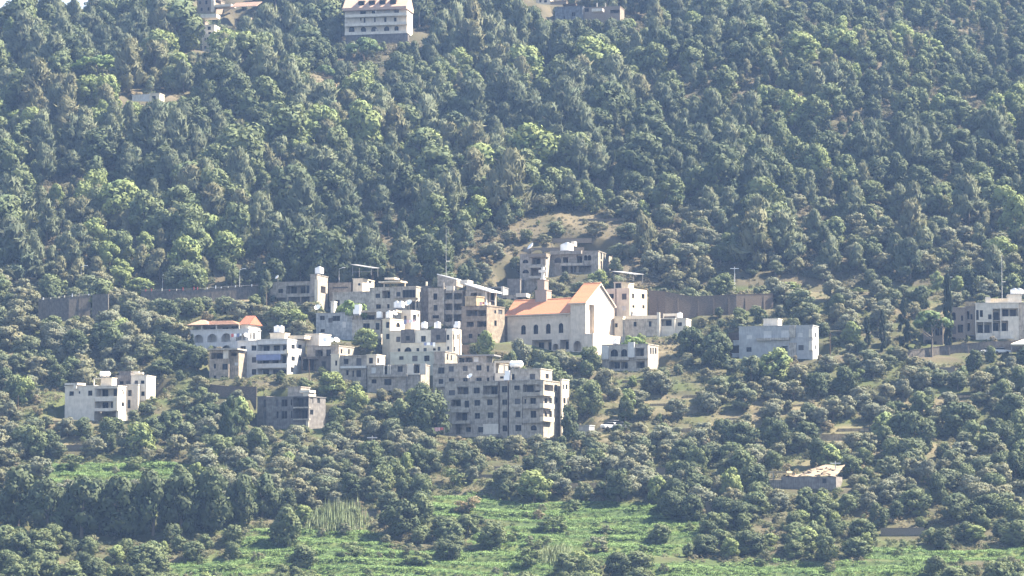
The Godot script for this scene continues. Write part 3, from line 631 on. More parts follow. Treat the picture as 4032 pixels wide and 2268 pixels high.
func inside(zones: Array, x: float, z: float, wob := 0.0) -> float:  # 1 well inside an oval, 0 outside
	var most := 0.0
	for q in zones:
		var dx: float = (x - q[0]) / q[2]
		var dz: float = (z - q[1]) / q[3]
		var r := dx * dx + dz * dz + wob
		most = maxf(most, 1.0 - ss(0.7, 1.15, r))
	return most

func hillside() -> void:
	var rows := []
	var d := 150.0
	while d < 1700:
		rows.append(d)
		d += 25.0 if d < 480 else 1.1 if d < 745 else 1.6 if d < 770 else 4.0 if d < 1060 else 30.0
	var cols := []
	var x := -600.0
	while x <= 600:
		cols.append(x)
		x += 2.5 if absf(x) < 170 else 25.0
	var noise := FastNoiseLite.new()
	noise.seed = 5
	noise.frequency = 0.06
	var mb := Mb.new()
	for r in rows:
		for c in cols:
			var z: float = EYE.z - r
			mb.v.append(Vector3(c, ground(c, z), z))
			var n := noise.get_noise_2d(c, z)
			var col := Color(0.07, 0.07, 0.042).lerp(Color(0.13, 0.115, 0.08), clampf(0.5 + n * 1.4, 0, 1))
			if r < 745:
				col = col.lerp(Color(0.09, 0.11, 0.045), clampf(0.5 + 1.6 * noise.get_noise_2d(c + 300, z * 2.0), 0, 1))
			col = col.lerp(Color(0.07, 0.11, 0.04).lerp(Color(0.13, 0.17, 0.06), clampf(0.5 + 1.5 * noise.get_noise_2d(c * 0.6, z * 3.0 + 90), 0, 1)), inside(FIELDS, c, z, n * 0.5))
			col = col.lerp(Color(0.27, 0.225, 0.155).lerp(Color(0.14, 0.13, 0.08), clampf(0.5 + 1.5 * noise.get_noise_2d(c * 2.0, z * 4.0), 0, 1)), inside(DRY, c, z, n * 0.6) * 0.6)
			mb.c.append(col)
	var w := cols.size()
	for p in rows.size():
		for q in w:
			var a := mb.v[p * w + maxi(0, q - 1)] - mb.v[p * w + mini(w - 1, q + 1)]
			var e := mb.v[maxi(0, p - 1) * w + q] - mb.v[mini(rows.size() - 1, p + 1) * w + q]
			var n := a.cross(e).normalized()
			mb.nn.append(n if n.y > 0 else -n)
	for p in rows.size() - 1:
		for q in w - 1:
			var k := p * w + q
			mb.i.append_array([k, k + w, k + 1, k + 1, k + w, k + w + 1])
	single("hillside_ground", mb.mesh(), M.soil, "structure")
	# the road along the contour, above the retaining walls
	var rd := Mb.new()
	for k in 60:
		var x0 := -180.0 + k * 6
		var y := ground(x0, -39.5) + 0.06
		rd.quad(Vector3(x0, y, -37.2), Vector3(x0 + 6, y, -37.2), Vector3(x0 + 6, y, -41.8), Vector3(x0, y, -41.8))
	single("road", rd.mesh(), M.asphalt, "structure")

# ------------------------------------------------------------------ plants
func crown_shape(kind: String, seed_: int) -> ArrayMesh:  # a crown one metre high and about one metre wide, standing on y = 0
	var r := RandomNumberGenerator.new()
	r.seed = 77 + seed_ * 131 + kind.hash() % 1000
	var mb := Mb.new()
	var clumps := []
	match kind:
		"olive", "broadleaf", "shrub":
			var low := 0.12 if kind == "olive" else 0.08 if kind == "broadleaf" else 0.05
			var count := 26 if kind != "shrub" else 14
			for k in count:
				var w := r.randf() * TAU
				var t := (k + 0.5) / count
				var y := lerpf(-0.75, 1.0, t)
				var q := sqrt(maxf(0.0, 1.0 - y * y * 0.92)) * r.randf_range(0.45, 0.95)
				clumps.append([Vector3(cos(w) * q * 0.4, lerpf(low, 1.0, (y + 1.0) / 2.0) - 0.1, sin(w) * q * 0.4), r.randf_range(0.1, 0.24), 0.85])
		"pine":
			for k in 26:
				var t := pow((k + r.randf()) / 26.0, 0.85)
				var q := lerpf(0.44, 0.06, pow(t, 1.3)) * r.randf_range(0.5, 1.1)
				var w := r.randf() * TAU
				clumps.append([Vector3(cos(w) * q, lerpf(0.12, 0.95, t), sin(w) * q), r.randf_range(0.11, 0.19), 0.6])
		"umbrella":
			for k in 24:
				var w := r.randf() * TAU
				var q := sqrt(r.randf()) * 0.46
				clumps.append([Vector3(cos(w) * q, 0.62 + 0.3 * (1.0 - pow(q / 0.46, 2.0)) + r.randf_range(-0.05, 0.03), sin(w) * q), r.randf_range(0.09, 0.14), 0.6])
		"cypress":
			for k in 26:
				var t := (k + r.randf()) / 26.0
				var q := 0.32 * pow(sin(PI * clampf(t * 0.86 + 0.12, 0, 1)), 0.7) * r.randf_range(0.5, 1.0)
				var w := r.randf() * TAU
				clumps.append([Vector3(cos(w) * q, t * 0.97, sin(w) * q), r.randf_range(0.14, 0.2), 0.3])
		"poplar":
			for k in 28:
				var t := (k + r.randf()) / 28.0
				var q := 0.4 * pow(sin(PI * clampf(t * 0.8 + 0.14, 0, 1)), 0.8) * r.randf_range(0.4, 1.0)
				var w := r.randf() * TAU
				clumps.append([Vector3(cos(w) * q, lerpf(0.22, 0.98, t), sin(w) * q), r.randf_range(0.12, 0.18), 0.5])
		"palm":
			for k in 16:
				var w := TAU * k / 16.0 + r.randf() * 0.3
				var up := r.randf_range(-0.2, 0.6)
				for s in 7:
					var t := (s + 1) / 7.0
					var dir := Vector3(cos(w), 0, sin(w))
					clumps.append([Vector3(0, 0.72, 0) + dir * t * 0.5 + Vector3(0, t * up * 0.4 - t * t * 0.22, 0), 0.045, 0.6])
	var leaves := {"olive": 120, "broadleaf": 120, "shrub": 80, "pine": 100, "umbrella": 70, "cypress": 120, "poplar": 70, "palm": 10}
	for c in clumps:
		var tone := r.randf_range(0.8, 1.2)
		var hue := r.randf_range(-0.1, 0.1)
		for k in leaves[kind]:
			var dir := Vector3(r.randfn(), r.randfn(), r.randfn()).normalized()
			var p: Vector3 = c[0] + dir * Vector3(1, c[2], 1) * float(c[1]) * pow(r.randf(), 0.3)
			var n := (dir + Vector3(r.randfn(), r.randfn() + 0.3, r.randfn()) * 0.4).normalized()
			var x := n.cross(Vector3(r.randfn(), r.randfn(), r.randfn()))
			if kind == "pine" or kind == "poplar":
				x = n.cross(Vector3(p.x, 0.35, p.z).normalized().cross(n) + Vector3(r.randfn(), r.randfn(), r.randfn()) * 0.3)
			x = x.normalized()
			var size := r.randf_range(0.024, 0.05) * (1.25 if kind == "pine" else 1.0)
			var tt := tone * r.randf_range(0.85, 1.15)
			var slim := 1.7 if kind == "pine" or kind == "poplar" else 1.0
			var whole := Vector3(p.x, (p.y - 0.45) * 0.8, p.z).normalized()
			mb.leaf(p, x * size * 1.25 * slim, n.cross(x) * size * 0.72 / sqrt(slim), (n * 0.65 + dir * 0.5 + whole * 0.45).normalized(), Color(tt * (1.0 + hue), tt, tt * (1.0 - hue * 0.6)))
	return mb.mesh()

func trunk_shape(kind: String, seed_: int) -> ArrayMesh:
	var r := RandomNumberGenerator.new()
	r.seed = 9 + seed_ * 17 + kind.hash() % 1000
	var mb := Mb.new()
	var top := {"olive": 0.4, "broadleaf": 0.45, "shrub": 0.3, "pine": 0.85, "umbrella": 0.6, "cypress": 0.6, "poplar": 0.7, "palm": 0.72}
	var t: float = top[kind]
	var thick := {"olive": 0.045, "broadleaf": 0.035, "shrub": 0.03, "pine": 0.026, "umbrella": 0.024, "cypress": 0.02, "poplar": 0.016, "palm": 0.03}
	var q: float = thick[kind]
	var p := Vector3(0, -0.12, 0)
	for s in 4:
		var n := Vector3(r.randf_range(-0.02, 0.02), t * (s + 1) / 4.0, r.randf_range(-0.02, 0.02))
		mb.tube(p, n, q * (1.3 - 0.25 * s), q * (1.05 - 0.25 * s), 7, false)
		p = n
	if kind != "cypress" and kind != "palm":
		for k in 5:
			var w := TAU * k / 5.0 + r.randf()
			var y := t * r.randf_range(0.55, 1.0)
			mb.tube(Vector3(0, y, 0), Vector3(cos(w) * 0.28, minf(0.88, y + r.randf_range(0.12, 0.3)), sin(w) * 0.28), q * 0.45, q * 0.15, 5, false)
	return mb.mesh()

const NAMES := {"olive": "olive_tree", "broadleaf": "broadleaf_tree", "shrub": "shrub", "pine": "pine_tree", "umbrella": "umbrella_pine", "cypress": "cypress_tree", "poplar": "poplar_tree", "palm": "palm_tree"}
const SAID := {"olive": ["silvery olive tree", "dusty olive tree", "grey-green olive tree"], "broadleaf": ["dark green tree", "mid-green tree", "light green tree"], "shrub": ["brownish shrub", "green shrub", "grey-green shrub"], "pine": ["dark pine tree", "grey-green pine tree", "olive-brown pine tree"], "umbrella": ["dark umbrella pine", "umbrella pine", "bright umbrella pine"], "cypress": ["cypress"], "poplar": ["dark slender tree", "slender tree", "light green slender tree"], "palm": ["small palm"]}
const TINT := {
	"olive": [Color(0.144, 0.154, 0.106), Color(0.148, 0.151, 0.095), Color(0.110, 0.129, 0.076)],
	"broadleaf": [Color(0.066, 0.084, 0.044), Color(0.104, 0.127, 0.062), Color(0.158, 0.192, 0.078)],
	"shrub": [Color(0.183, 0.156, 0.099), Color(0.111, 0.137, 0.063), Color(0.147, 0.153, 0.095)],
	"pine": [Color(0.081, 0.098, 0.061), Color(0.116, 0.133, 0.081), Color(0.133, 0.135, 0.077)],
	"umbrella": [Color(0.075, 0.097, 0.048), Color(0.101, 0.141, 0.061), Color(0.146, 0.200, 0.070)],
	"cypress": [Color(0.025, 0.036, 0.021)], "poplar": [Color(0.061, 0.084, 0.043), Color(0.121, 0.146, 0.081), Color(0.189, 0.225, 0.101)], "palm": [Color(0.109, 0.128, 0.080)]}

# [kind, x, z, width, height, tint], the trees one would point at
const MARKED := [["umbrella", -39.07, -12, 8.88, 10.12, 2], ["umbrella", 28.84, 1, 6.25, 7.38, 2], ["umbrella", 99.99, 3, 11.52, 11.62, 1], ["broadleaf", -41.37, 1, 6.25, 5.04, 2], ["broadleaf", -35.1, 1, 6.82, 5, 2], ["broadleaf", -6.26, 1, 5.68, 6.21, 2], ["broadleaf", -56.86, -12, 6.75, 5.84, 1], ["broadleaf", -52.58, -13, 5.8, 4.35, 2], ["olive", 1.88, 7, 4.88, 6.79, -1], ["olive", 6.74, 10, 5.42, 4.9, -1], ["olive", 11.59, 11, 5.23, 5.04, -1], ["broadleaf", 18.43, 10, 5.24, 5.73, 1], ["olive", 14.67, 11, 4.3, 4.03, -1], ["broadleaf", 61.14, 19, 7.75, 8.23, 2], ["olive", 55.6, 19, 6.09, 6.44, -1], ["olive", 66.57, 20, 5.53, 5.12, -1], ["broadleaf", 47.93, 10, 7.85, 8.56, 0], ["broadleaf", 42.75, 3, 6.61, 7.61, 0], ["broadleaf", -78.4, 10, 8.6, 6.4, 0], ["broadleaf", -73.98, 12, 6.15, 5.26, 0], ["broadleaf", -81.99, 15, 6.5, 3.56, 0], ["broadleaf", -81.84, 1, 6.63, 4.65, 0], ["poplar", -62.32, 51.5, 5.1, 11.24, 0], ["broadleaf", -41.44, 25, 8.69, 5.81, 2], ["broadleaf", -35.57, 32, 7.24, 6.12, 2], ["broadleaf", -47.47, 24, 5.13, 3.87, 1], ["broadleaf", -28.07, 17, 5.55, 6.41, 2], ["broadleaf", -18.6, 46, 9.93, 10.91, 0], ["broadleaf", -24.74, 43, 6.23, 7.84, 1], ["olive", -20.64, 32, 5.43, 6.91, -1], ["olive", -25, 58.55, 5.56, 4.86, -1], ["olive", -31.79, 44.11, 4.98, 4.44, -1], ["olive", -36.18, 45.06, 4.44, 3.9, -1], ["broadleaf", -39.57, 40.53, 5, 4.64, 1], ["broadleaf", 12.69, 49, 5.47, 7.63, 0], ["broadleaf", 17.27, 36, 7.2, 7.65, 1], ["olive", 22.08, 27, 6.02, 7.03, -1], ["broadleaf", 33.36, 46.37, 3.54, 3.18, 1], ["shrub", -12.39, 80.95, 6.38, 3.84, 1], ["broadleaf", 4.7, 89.64, 7.86, 6.59, 2], ["broadleaf", 45.12, 93.06, 6.42, 7.04, 2], ["broadleaf", -99.15, 109.41, 10.08, 12.18, 0], ["broadleaf", -92.29, 114.88, 9.04, 11.12, 0], ["broadleaf", -85.43, 115.86, 9.97, 12.05, 0], ["broadleaf", -78.04, 115.1, 9.99, 11.59, 0], ["broadleaf", -71.3, 115.33, 9.51, 13, 0], ["broadleaf", -65.8, 115.03, 8.72, 12.22, 0], ["broadleaf", -60.11, 112.85, 9.07, 12.11, 0], ["broadleaf", -54.63, 107.88, 8.26, 10.3, 0], ["broadleaf", -50.79, 101.37, 6.49, 8.88, 0], ["broadleaf", -82.37, 112.42, 7.17, 8.71, 0], ["broadleaf", -74.8, 115.69, 7.13, 9.45, 0], ["broadleaf", -44.13, 119.37, 8.26, 7.82, 1], ["broadleaf", -22.06, 112.45, 7.96, 7.12, 0], ["broadleaf", -27.11, 88.57, 7.46, 5.78, 1], ["broadleaf", -18.25, 107.3, 8.03, 6.39, 1], ["broadleaf", -95.27, 132.05, 6.16, 5.35, 0], ["broadleaf", 88.8, 57.96, 8, 8.51, 0], ["broadleaf", 50.25, 56.45, 8.72, 6.79, 0], ["broadleaf", 58.14, 55.93, 7.86, 6.97, 0], ["broadleaf", 64.89, 49.51, 6.17, 5.28, 0], ["broadleaf", 100.48, 44.39, 8.88, 7.99, 0], ["broadleaf", 107.49, 55.39, 6.99, 6.1, 0], ["broadleaf", 38.71, 93.15, 7.4, 5.73, 0], ["broadleaf", 32.32, 104.94, 6.45, 4.81, 0], ["broadleaf", 36.28, 105.82, 6.44, 5.28, 0], ["broadleaf", 42.69, 105.99, 6.44, 4.8, 0], ["broadleaf", 71.84, 76.57, 5.58, 4.72, 1], ["broadleaf", 73.84, 107.01, 5.63, 5.11, 0], ["broadleaf", 87.67, 94.89, 4.92, 6.53, 0], ["broadleaf", 81.87, 101.2, 7.3, 5.65, 1], ["broadleaf", 89.38, 105.03, 7.26, 5.61, 0], ["cypress", 93.31, 3, 2.83, 13.88, -1], ["cypress", 88.56, 1, 2.46, 9.86, -1], ["cypress", 85.15, -2, 2.47, 7.44, -1], ["cypress", 104.43, -1, 3.04, 18.7, -1], ["cypress", 114.69, -33, 3.18, 6.54, -1], ["cypress", -76.55, 0, 1.33, 4.34, -1], ["poplar", 106.53, -35, 4.38, 5.35, 2], ["poplar", 112.02, -35, 3.39, 4.35, 2], ["poplar", 103.24, -35, 2.19, 1.84, 2], ["poplar", 87.07, -35, 3.98, 1.5, 2], ["umbrella", -46.41, -209.99, 11.35, 11.56, 1], ["umbrella", -57.21, -185.04, 5.52, 7.32, 1], ["pine", -61.13, -28, 5.92, 8.42, 0], ["pine", -65.61, -45, 4.44, 3.38, 0], ["broadleaf", -65.28, -9, 8.07, 8.02, 0], ["umbrella", -125.3, -178.95, 13.1, 9.7, 2], ["broadleaf", 70.27, -42, 9.05, 2.92, 2], ["olive", 41.17, -44.19, 5.65, 4.67, -1], ["olive", 35.97, -51.42, 6.11, 5.13, -1], ["pine", -17.24, -54.53, 5.11, 7.22, 0], ["pine", -28.74, -59.77, 6.18, 8.31, 0], ["shrub", 80.63, 18.04, 4.62, 3.15, 1], ["broadleaf", -93.42, -33, 8.94, 4.66, 2], ["shrub", -72.6, -34, 4.97, 1.5, 0], ["broadleaf", -114.7, -28.91, 8.89, 6.96, 1], ["olive", -1.84, -49.36, 5.28, 4.3, -1], ["olive", 1.23, -55.16, 5.12, 4.13, -1], ["olive", -4.12, -57.25, 4.93, 4.35, -1], ["olive", 4.34, -59.77, 5.15, 3.74, -1], ["shrub", 8.55, -66.24, 4.78, 2.51, -1], ["olive", 15.9, -68.59, 5.21, 3.78, -1], ["olive", 22.25, -70.95, 5.43, 3.8, -1], ["olive", -0.63, -65.54, 4.56, 3.77, -1], ["olive", 28.1, -59.35, 6.17, 4.77, -1], ["olive", 26.49, -49.36, 4.47, 4.3, -1], ["shrub", -6.46, -53.91, 4.09, 2.47, -1], ["olive", -7.42, -47.31, 5.06, 4.08, -1], ["olive", 11.76, -71.42, 4.6, 3.59, -1], ["olive", 30.57, -69.06, 5.42, 4.21, -1], ["shrub", 8.11, 111.55, 5.74, 3.01, 1], ["broadleaf", -3.74, 122.63, 6.57, 4.82, 1], ["broadleaf", -12.18, 128.61, 5.73, 4.61, 0], ["shrub", 3.2, 135.25, 6.89, 3.8, 1], ["shrub", 16.38, 127.68, 5.58, 3.39, 2], ["broadleaf", 23.62, 138.91, 6.39, 4.07, 1], ["shrub", -31.52, 127.59, 5.43, 3.39, 1], ["broadleaf", -40.23, 135.24, 6.12, 4.55, 1], ["shrub", -8.79, 97.87, 5.71, 3.25, 0], ["shrub", -17.42, 133.9, 4.6, 2.74, 1], ["broadleaf", 29.17, 119.09, 5.51, 4.07, 1], ["shrub", 12.36, 98.24, 4.89, 2.76, 1], ["shrub", -81.06, 67.89, 5.14, 2.56, 1], ["shrub", -94.87, 67.08, 5.15, 2.91, 1], ["palm", -52.56, -8.97, 2.5, 3.86, 0], ["palm", -16.39, 28.1, 2.73, 3.64, 0]]

const LANDMARKS := [["tiled church", 13.31, 47.92, -16.72], ["balconied hotel", -45.83, 166.49, -277.6], ["grey apartment block", -3.83, 26.2, 29.91], ["dark grey house", -49.91, 24.31, 34.14], ["far left white house", -94.49, 28.74, 24.86], ["white apartment block", -56.56, 38.74, 2.92], ["red-roofed villa", -69.47, 45.09, -11.28], ["grey loggia house", -55.29, 58.15, -43.79], ["stilted grey house", 14.06, 66.35, -55.98], ["pale grey modern block", 64.17, 40.85, -2.13], ["rubble shack", 63.33, 8.16, 80.92], ["right-edge white house", 117.15, 48.54, -16.57], ["arched loggia house", 27.92, 37.37, 5.88], ["brown retaining wall", 49.46, 53.01, -26.68], ["narrow white house", -100.92, 160.58, -273.21], ["left road wall", -108.13, 52.33, -25.95], ["blue tarpaulin shed", -107.19, 123.38, -155.07], ["big reed bed", -35.53, 1.19, 100.01], ["middle green field", 12, -0.87, 105.79], ["lower right bright field", 79.31, -5.84, 119.43], ["left green field", -85.46, 9.96, 68.49], ["blue-grey hilltop house", 19.71, 167.39, -262.89], ["weathered rowhouse", -20.5, 41.55, -3.68], ["grey shed", 16.71, 20, 43.25]]

func seen(p: Vector3) -> Vector2:  # where a point shows in the view: x and y from -1 to 1 (y up), for choosing and for telling trees apart
	var q := p - EYE
	var t := deg_to_rad(PITCH)
	var f := q.y * sin(t) - q.z * cos(t)
	return Vector2(q.x, (q.y * cos(t) + q.z * sin(t)) * 16.0 / 9.0) * FOCAL / f

func room(x: float, z: float) -> float:  # how high a plant may grow here without standing before a house
	var most := 30.0
	var y := ground(x, z)
	for q in FOOTPRINTS:
		var edge := 1.8 if z > -50.0 else 4.8
		if q[5] > 0.0 and x >= q[1] and x < q[1] + 8.0 and z > q[2] - 2.0 and z < q[3] + 5.0:
			most = minf(most, 2.6)
		if x > q[0] - edge and x < q[1] + edge:
			if z > q[2] - 1.5 and z <= q[3] + 1.0:
				return 0.0
			if z > q[3] - 3.0 and z < q[3] + 60.0 and z <= q[3]:
				continue
			if z > q[3] and z < q[3] + 60.0:
				most = minf(most, (q[4] - y) - (z - q[3]) * (q[4] - EYE.y) / (EYE.z - q[3]) + (0.8 if z > -50.0 else 0.0))
	return most

func forest() -> void:
	var noise := FastNoiseLite.new()
	noise.seed = 11
	noise.frequency = 0.02
	var all := []  # [kind, position, width, height, tint, marked]
	for t in MARKED:
		all.append([t[0], Vector3(t[1], ground(t[1], t[2]), t[2]), t[3], t[4], t[5] if t[5] >= 0 else rng.randi() % TINT[t[0]].size(), true])
	var own := all.size()
	var d := 520.0
	while d < 1140.0:
		var step := 4.2 if d < 650 else 4.6 if d < 745 else 5.1
		var half := d * 0.19 + 14.0
		var x := -half
		while x < half:
			var px := x + rng.randf_range(-0.5, 0.5) * step
			var pz := EYE.z - d + rng.randf_range(-0.5, 0.5) * step
			x += step
			var dd := EYE.z - pz
			if dd > 736.5 and dd < 743.5: continue
			var n := noise.get_noise_2d(px, pz)
			var n2 := noise.get_noise_2d(px * 3.0 + 200.0, pz * 3.0)
			var field := inside(FIELDS, px, pz) > 0.35
			if field and rng.randf() < (0.96 if n2 < 0.1 else 0.4): continue
			if inside(DRY, px, pz) > 0.4 and rng.randf() < 0.42: continue
			var kind := ""
			var h := 5.0
			var wide := 0.9
			if dd > 743:
				var right := ss(20, 110, px) * ss(790, 850, dd)
				kind = "pine" if rng.randf() < 0.62 - 0.35 * right + n * 0.5 else "broadleaf"
				var big := pow(rng.randf(), 1.6)
				h = lerpf(lerpf(4.0, 14.0, big), lerpf(2.6, 8.5, big), right) * (1.0 + 0.25 * n2 + 0.5 * n)
				wide = rng.randf_range(0.62, 0.9) if kind == "pine" else rng.randf_range(0.8, 1.1)
				if dd < 790 and px > 0 and rng.randf() < 0.55:
					kind = "olive"
					h = rng.randf_range(4.0, 6.0)
					wide = 1.15
				if inside(GLADES, px, pz) > 0.4:
					kind = "olive" if rng.randf() < 0.6 else "shrub"
					h = rng.randf_range(2.2, 4.0) if kind == "olive" else rng.randf_range(1.0, 2.0)
					wide = 1.2
					if rng.randf() < 0.1: continue
				if rng.randf() < 0.06 + 0.5 * ss(0.18, 0.4, n2): continue
			elif dd > 600:
				var q := rng.randf()
				kind = "olive" if q < 0.62 + n * 0.5 else "broadleaf" if q < 0.86 else "shrub"
				h = rng.randf_range(3.0, 5.4) if kind == "olive" else rng.randf_range(3.2, 7.0) if kind == "broadleaf" else rng.randf_range(1.4, 2.6)
				if px < -40 and dd > 690: h *= 1.25
				wide = rng.randf_range(1.05, 1.35) if kind != "broadleaf" else rng.randf_range(0.9, 1.15)
				if rng.randf() < 0.1 + 0.12 * ss(0.05, 0.3, n2): continue
			else:
				kind = "broadleaf" if rng.randf() < 0.6 else "shrub"
				h = rng.randf_range(2.4, 5.2) if kind == "broadleaf" else rng.randf_range(1.2, 2.4)
				wide = rng.randf_range(1.0, 1.4)
			if field:
				kind = "shrub"
				h = rng.randf_range(1.0, 2.4)
			var most := room(px, pz)
			if most < 1.2: continue
			if h > most:
				h = most
				if h < 2.4: kind = "shrub"
			var close := false
			for k in own:
				var e: Vector3 = all[k][1]
				if Vector2(e.x - px, e.z - pz).length() < all[k][2] * 0.42 + h * wide * 0.28:
					close = true
					break
			if close: continue
			var tint := rng.randi() % 3
			if dd < 592 and kind != "olive": tint = 1 + rng.randi() % 2
			if kind == "broadleaf" and tint == 2 and rng.randf() < 0.7: tint = rng.randi() % 2
			if dd > 743 and kind != "olive":
				var patch := noise.get_noise_2d(px * 0.7 - 90.0, pz * 0.7) + rng.randf_range(-0.16, 0.16)
				tint = 0 if patch > 0.08 else 1 if patch > -0.22 else 2
				if kind == "broadleaf" and tint == 2 and rng.randf() < 0.4: tint = 1
			all.append([kind, Vector3(px, ground(px, pz), pz), h * wide, h, tint, false])
		d += step * (0.92 if d < 745 else 1.0)
	# the 290 of each kind that show largest are things of their own; the rest is one mass
	var ranked := {}
	for t in all:
		var s := seen(t[1] + Vector3(0, t[3] * 0.6, 0))
		var shown := absf(s.x) < 1.0 and absf(s.y) < 1.0
		var size: float = t[3] * t[2] / pow(EYE.z - t[1].z, 2.0) * (1.0 if shown else 0.0) * (1000.0 if t[5] else 1.0)
		if not ranked.has(t[0]): ranked[t[0]] = []
		ranked[t[0]].append([size, t, s])
	var rest := {}
	var chosen := []
	for kind in ranked:
		var list: Array = ranked[kind]
		list.sort_custom(func(p, q): return p[0] > q[0])
		for k in list.size():
			if k < 285 and list[k][0] > 0.0:
				chosen.append(list[k])
			else:
				if not rest.has(kind): rest[kind] = []
				rest[kind].append(list[k][1])
	var crowns := {}
	var trunks := {}
	var skins := {}
	for kind in TINT:
		crowns[kind] = []
		trunks[kind] = []
		skins[kind] = []
		for s in 5:
			crowns[kind].append(crown_shape(kind, s))
			trunks[kind].append(trunk_shape(kind, s))
		for c in TINT[kind]:
			skins[kind].append(leaf_material(c))
	var labels := tree_labels(chosen)
	for k in chosen.size():
		var t: Array = chosen[k][1]
		var o := thing(NAMES[t[0]], labels[k][0], "shrub" if t[0] == "shrub" else "tree", t[1], rng.randf() * 360.0, labels[k][1])
		var s := rng.randi() % 5
		var sc := Vector3(t[2] * rng.randf_range(0.85, 1.25), t[3], t[2] * rng.randf_range(0.85, 1.25))
		part("trunk", trunks[t[0]][s], M.bark, o).scale = sc
		part("crown", crowns[t[0]][s], skins[t[0]][t[4]], o).scale = sc
	var mass := Node3D.new()
	mass.name = "forest"
	add_child(mass)
	tag(mass, "mass of further trees that fills the wooded hillside", "forest", "", "stuff")
	for kind in rest:
		for s in 5:
			var those: Array = rest[kind].filter(func(t): return int(absf(t[1].x * 7.0)) % 5 == s)
			if those.is_empty(): continue
			for layer in 2:
				var mm := MultiMesh.new()
				mm.transform_format = MultiMesh.TRANSFORM_3D
				mm.use_colors = layer == 0
				mm.mesh = crowns[kind][s] if layer == 0 else trunks[kind][s]
				mm.instance_count = those.size()
				for k in those.size():
					var t: Array = those[k]
					var bs := Basis(Vector3.UP, t[1].x * 3.7).scaled_local(Vector3(t[2] * (1.05 + 0.2 * sin(t[1].x * 9.0)), t[3], t[2] * (1.05 + 0.2 * sin(t[1].z * 7.0))))
					mm.set_instance_transform(k, Transform3D(bs, t[1]))
					if layer == 0:
						mm.set_instance_color(k, TINT[kind][t[4] % TINT[kind].size()])
				var mi := MultiMeshInstance3D.new()
				mi.name = "crowns" if layer == 0 else "trunks"
				mi.multimesh = mm
				mi.material_override = M.leaf if layer == 0 else M.bark
				mi.set_meta("kind", "stuff")
				mass.add_child(mi, true)
	print("trees: ", all.size(), " things: ", chosen.size())

func tree_labels(list: Array) -> Array:  # say which tree it is: its look, and where it stands by the nearest landmark; an order from the left where several answer to that
	var marks := []
	for m in LANDMARKS:
		marks.append([m[0], seen(Vector3(m[1], m[2], m[3]))])
	var keys := []
	var members := {}
	for k in list.size():
		var t: Array = list[k][1]
		var s: Vector2 = list[k][2]
		var best := 0
		var near := 9.0
		for j in marks.size():
			var e: Vector2 = s - marks[j][1]
			var l := Vector2(e.x, e.y * 9.0 / 16.0).length()
			if l < near:
				near = l
				best = j
		var v: Vector2 = s - marks[best][1]
		v.y *= 9.0 / 16.0
		var dir: String = ["right of", "above-right of", "above", "above-left of", "left of", "below-left of", "below", "below-right of"][posmod(roundi(v.angle() / (PI / 4)), 8)]
		var far := "just " if near < 0.075 else "" if near < 0.15 else "well " if near < 0.26 else "far "
		var place := far + dir + " the " + str(marks[best][0])
		var kinds: Array = SAID[t[0]]
		var key := str(kinds[t[4] % kinds.size()]) + "|" + place
		keys.append(key)
		if not members.has(key): members[key] = []
		members[key].append([s.x, k])
	var out := []
	out.resize(list.size())
	var order := ["leftmost", "second from left", "third from left", "fourth from left", "fifth from left", "sixth from left", "seventh from left"]
	for key in members:
		var m: Array = members[key]
		var bits: PackedStringArray = key.split("|")
		m.sort_custom(func(p, q): return p[0] < q[0])
		for j in m.size():
			if m.size() == 1:
				out[m[j][1]] = [bits[0] + " " + bits[1], ""]
			elif m.size() <= 7:
				out[m[j][1]] = ["%s of the %ss %s" % [order[j] if j < m.size() - 1 or j == 1 and m.size() == 2 and false else "rightmost", bits[0], bits[1]], bits[0] + "s " + bits[1]]
			else:
				out[m[j][1]] = ["%s among several alike %s" % [bits[0], bits[1]], bits[0] + "s " + bits[1]]
	return out

func leaf_material(c: Color) -> StandardMaterial3D:
	var m := StandardMaterial3D.new()
	m.vertex_color_use_as_albedo = true
	m.albedo_color = c.linear_to_srgb()
	m.roughness = 0.75
	m.metallic_specular = 0.25
	m.backlight_enabled = true
	m.backlight = Color(0.62, 0.62, 0.48)
	m.cull_mode = BaseMaterial3D.CULL_DISABLED
	return m

func scatter(called: String, label: String, category: String, mesh: Mesh, m: Material, list: Array) -> void:  # [position, size, colour]
	var mm := MultiMesh.new()
	mm.transform_format = MultiMesh.TRANSFORM_3D
	mm.use_colors = true
	mm.mesh = mesh
	mm.instance_count = list.size()
	for k in list.size():
		var t: Array = list[k]
		mm.set_instance_transform(k, Transform3D(Basis(Vector3.UP, rng.randf() * TAU).scaled(t[1]), t[0]))
		mm.set_instance_color(k, t[2])
	var o := MultiMeshInstance3D.new()
	o.name = called
	o.multimesh = mm
	o.material_override = m
	add_child(o)
	tag(o, label, category, "", "stuff")

func tuft(blades: int, lean: float, wide: float, seed_: int) -> ArrayMesh:
	var r := RandomNumberGenerator.new()
	r.seed = seed_
	var mb := Mb.new()
	for k in blades:
		var w := r.randf() * TAU
		var p := Vector3(r.randf_range(-0.4, 0.4), 0, r.randf_range(-0.4, 0.4))
		var tip := p + Vector3(cos(w) * lean * r.randf(), r.randf_range(0.55, 1.0), sin(w) * lean * r.randf())
		var side := Vector3(-sin(w), 0, cos(w)) * wide
		var mid := p.lerp(tip, 0.55) + Vector3(0, 0.12, 0)
		var n := (Vector3(cos(w) * 0.22, 1.0, sin(w) * 0.22)).normalized()
		var tone := r.randf_range(0.8, 1.2)
		var col := Color(tone, tone, tone)
		mb.leaf(p.lerp(tip, 0.5), side, (tip - p) * 0.5, n, col)
	return mb.mesh()

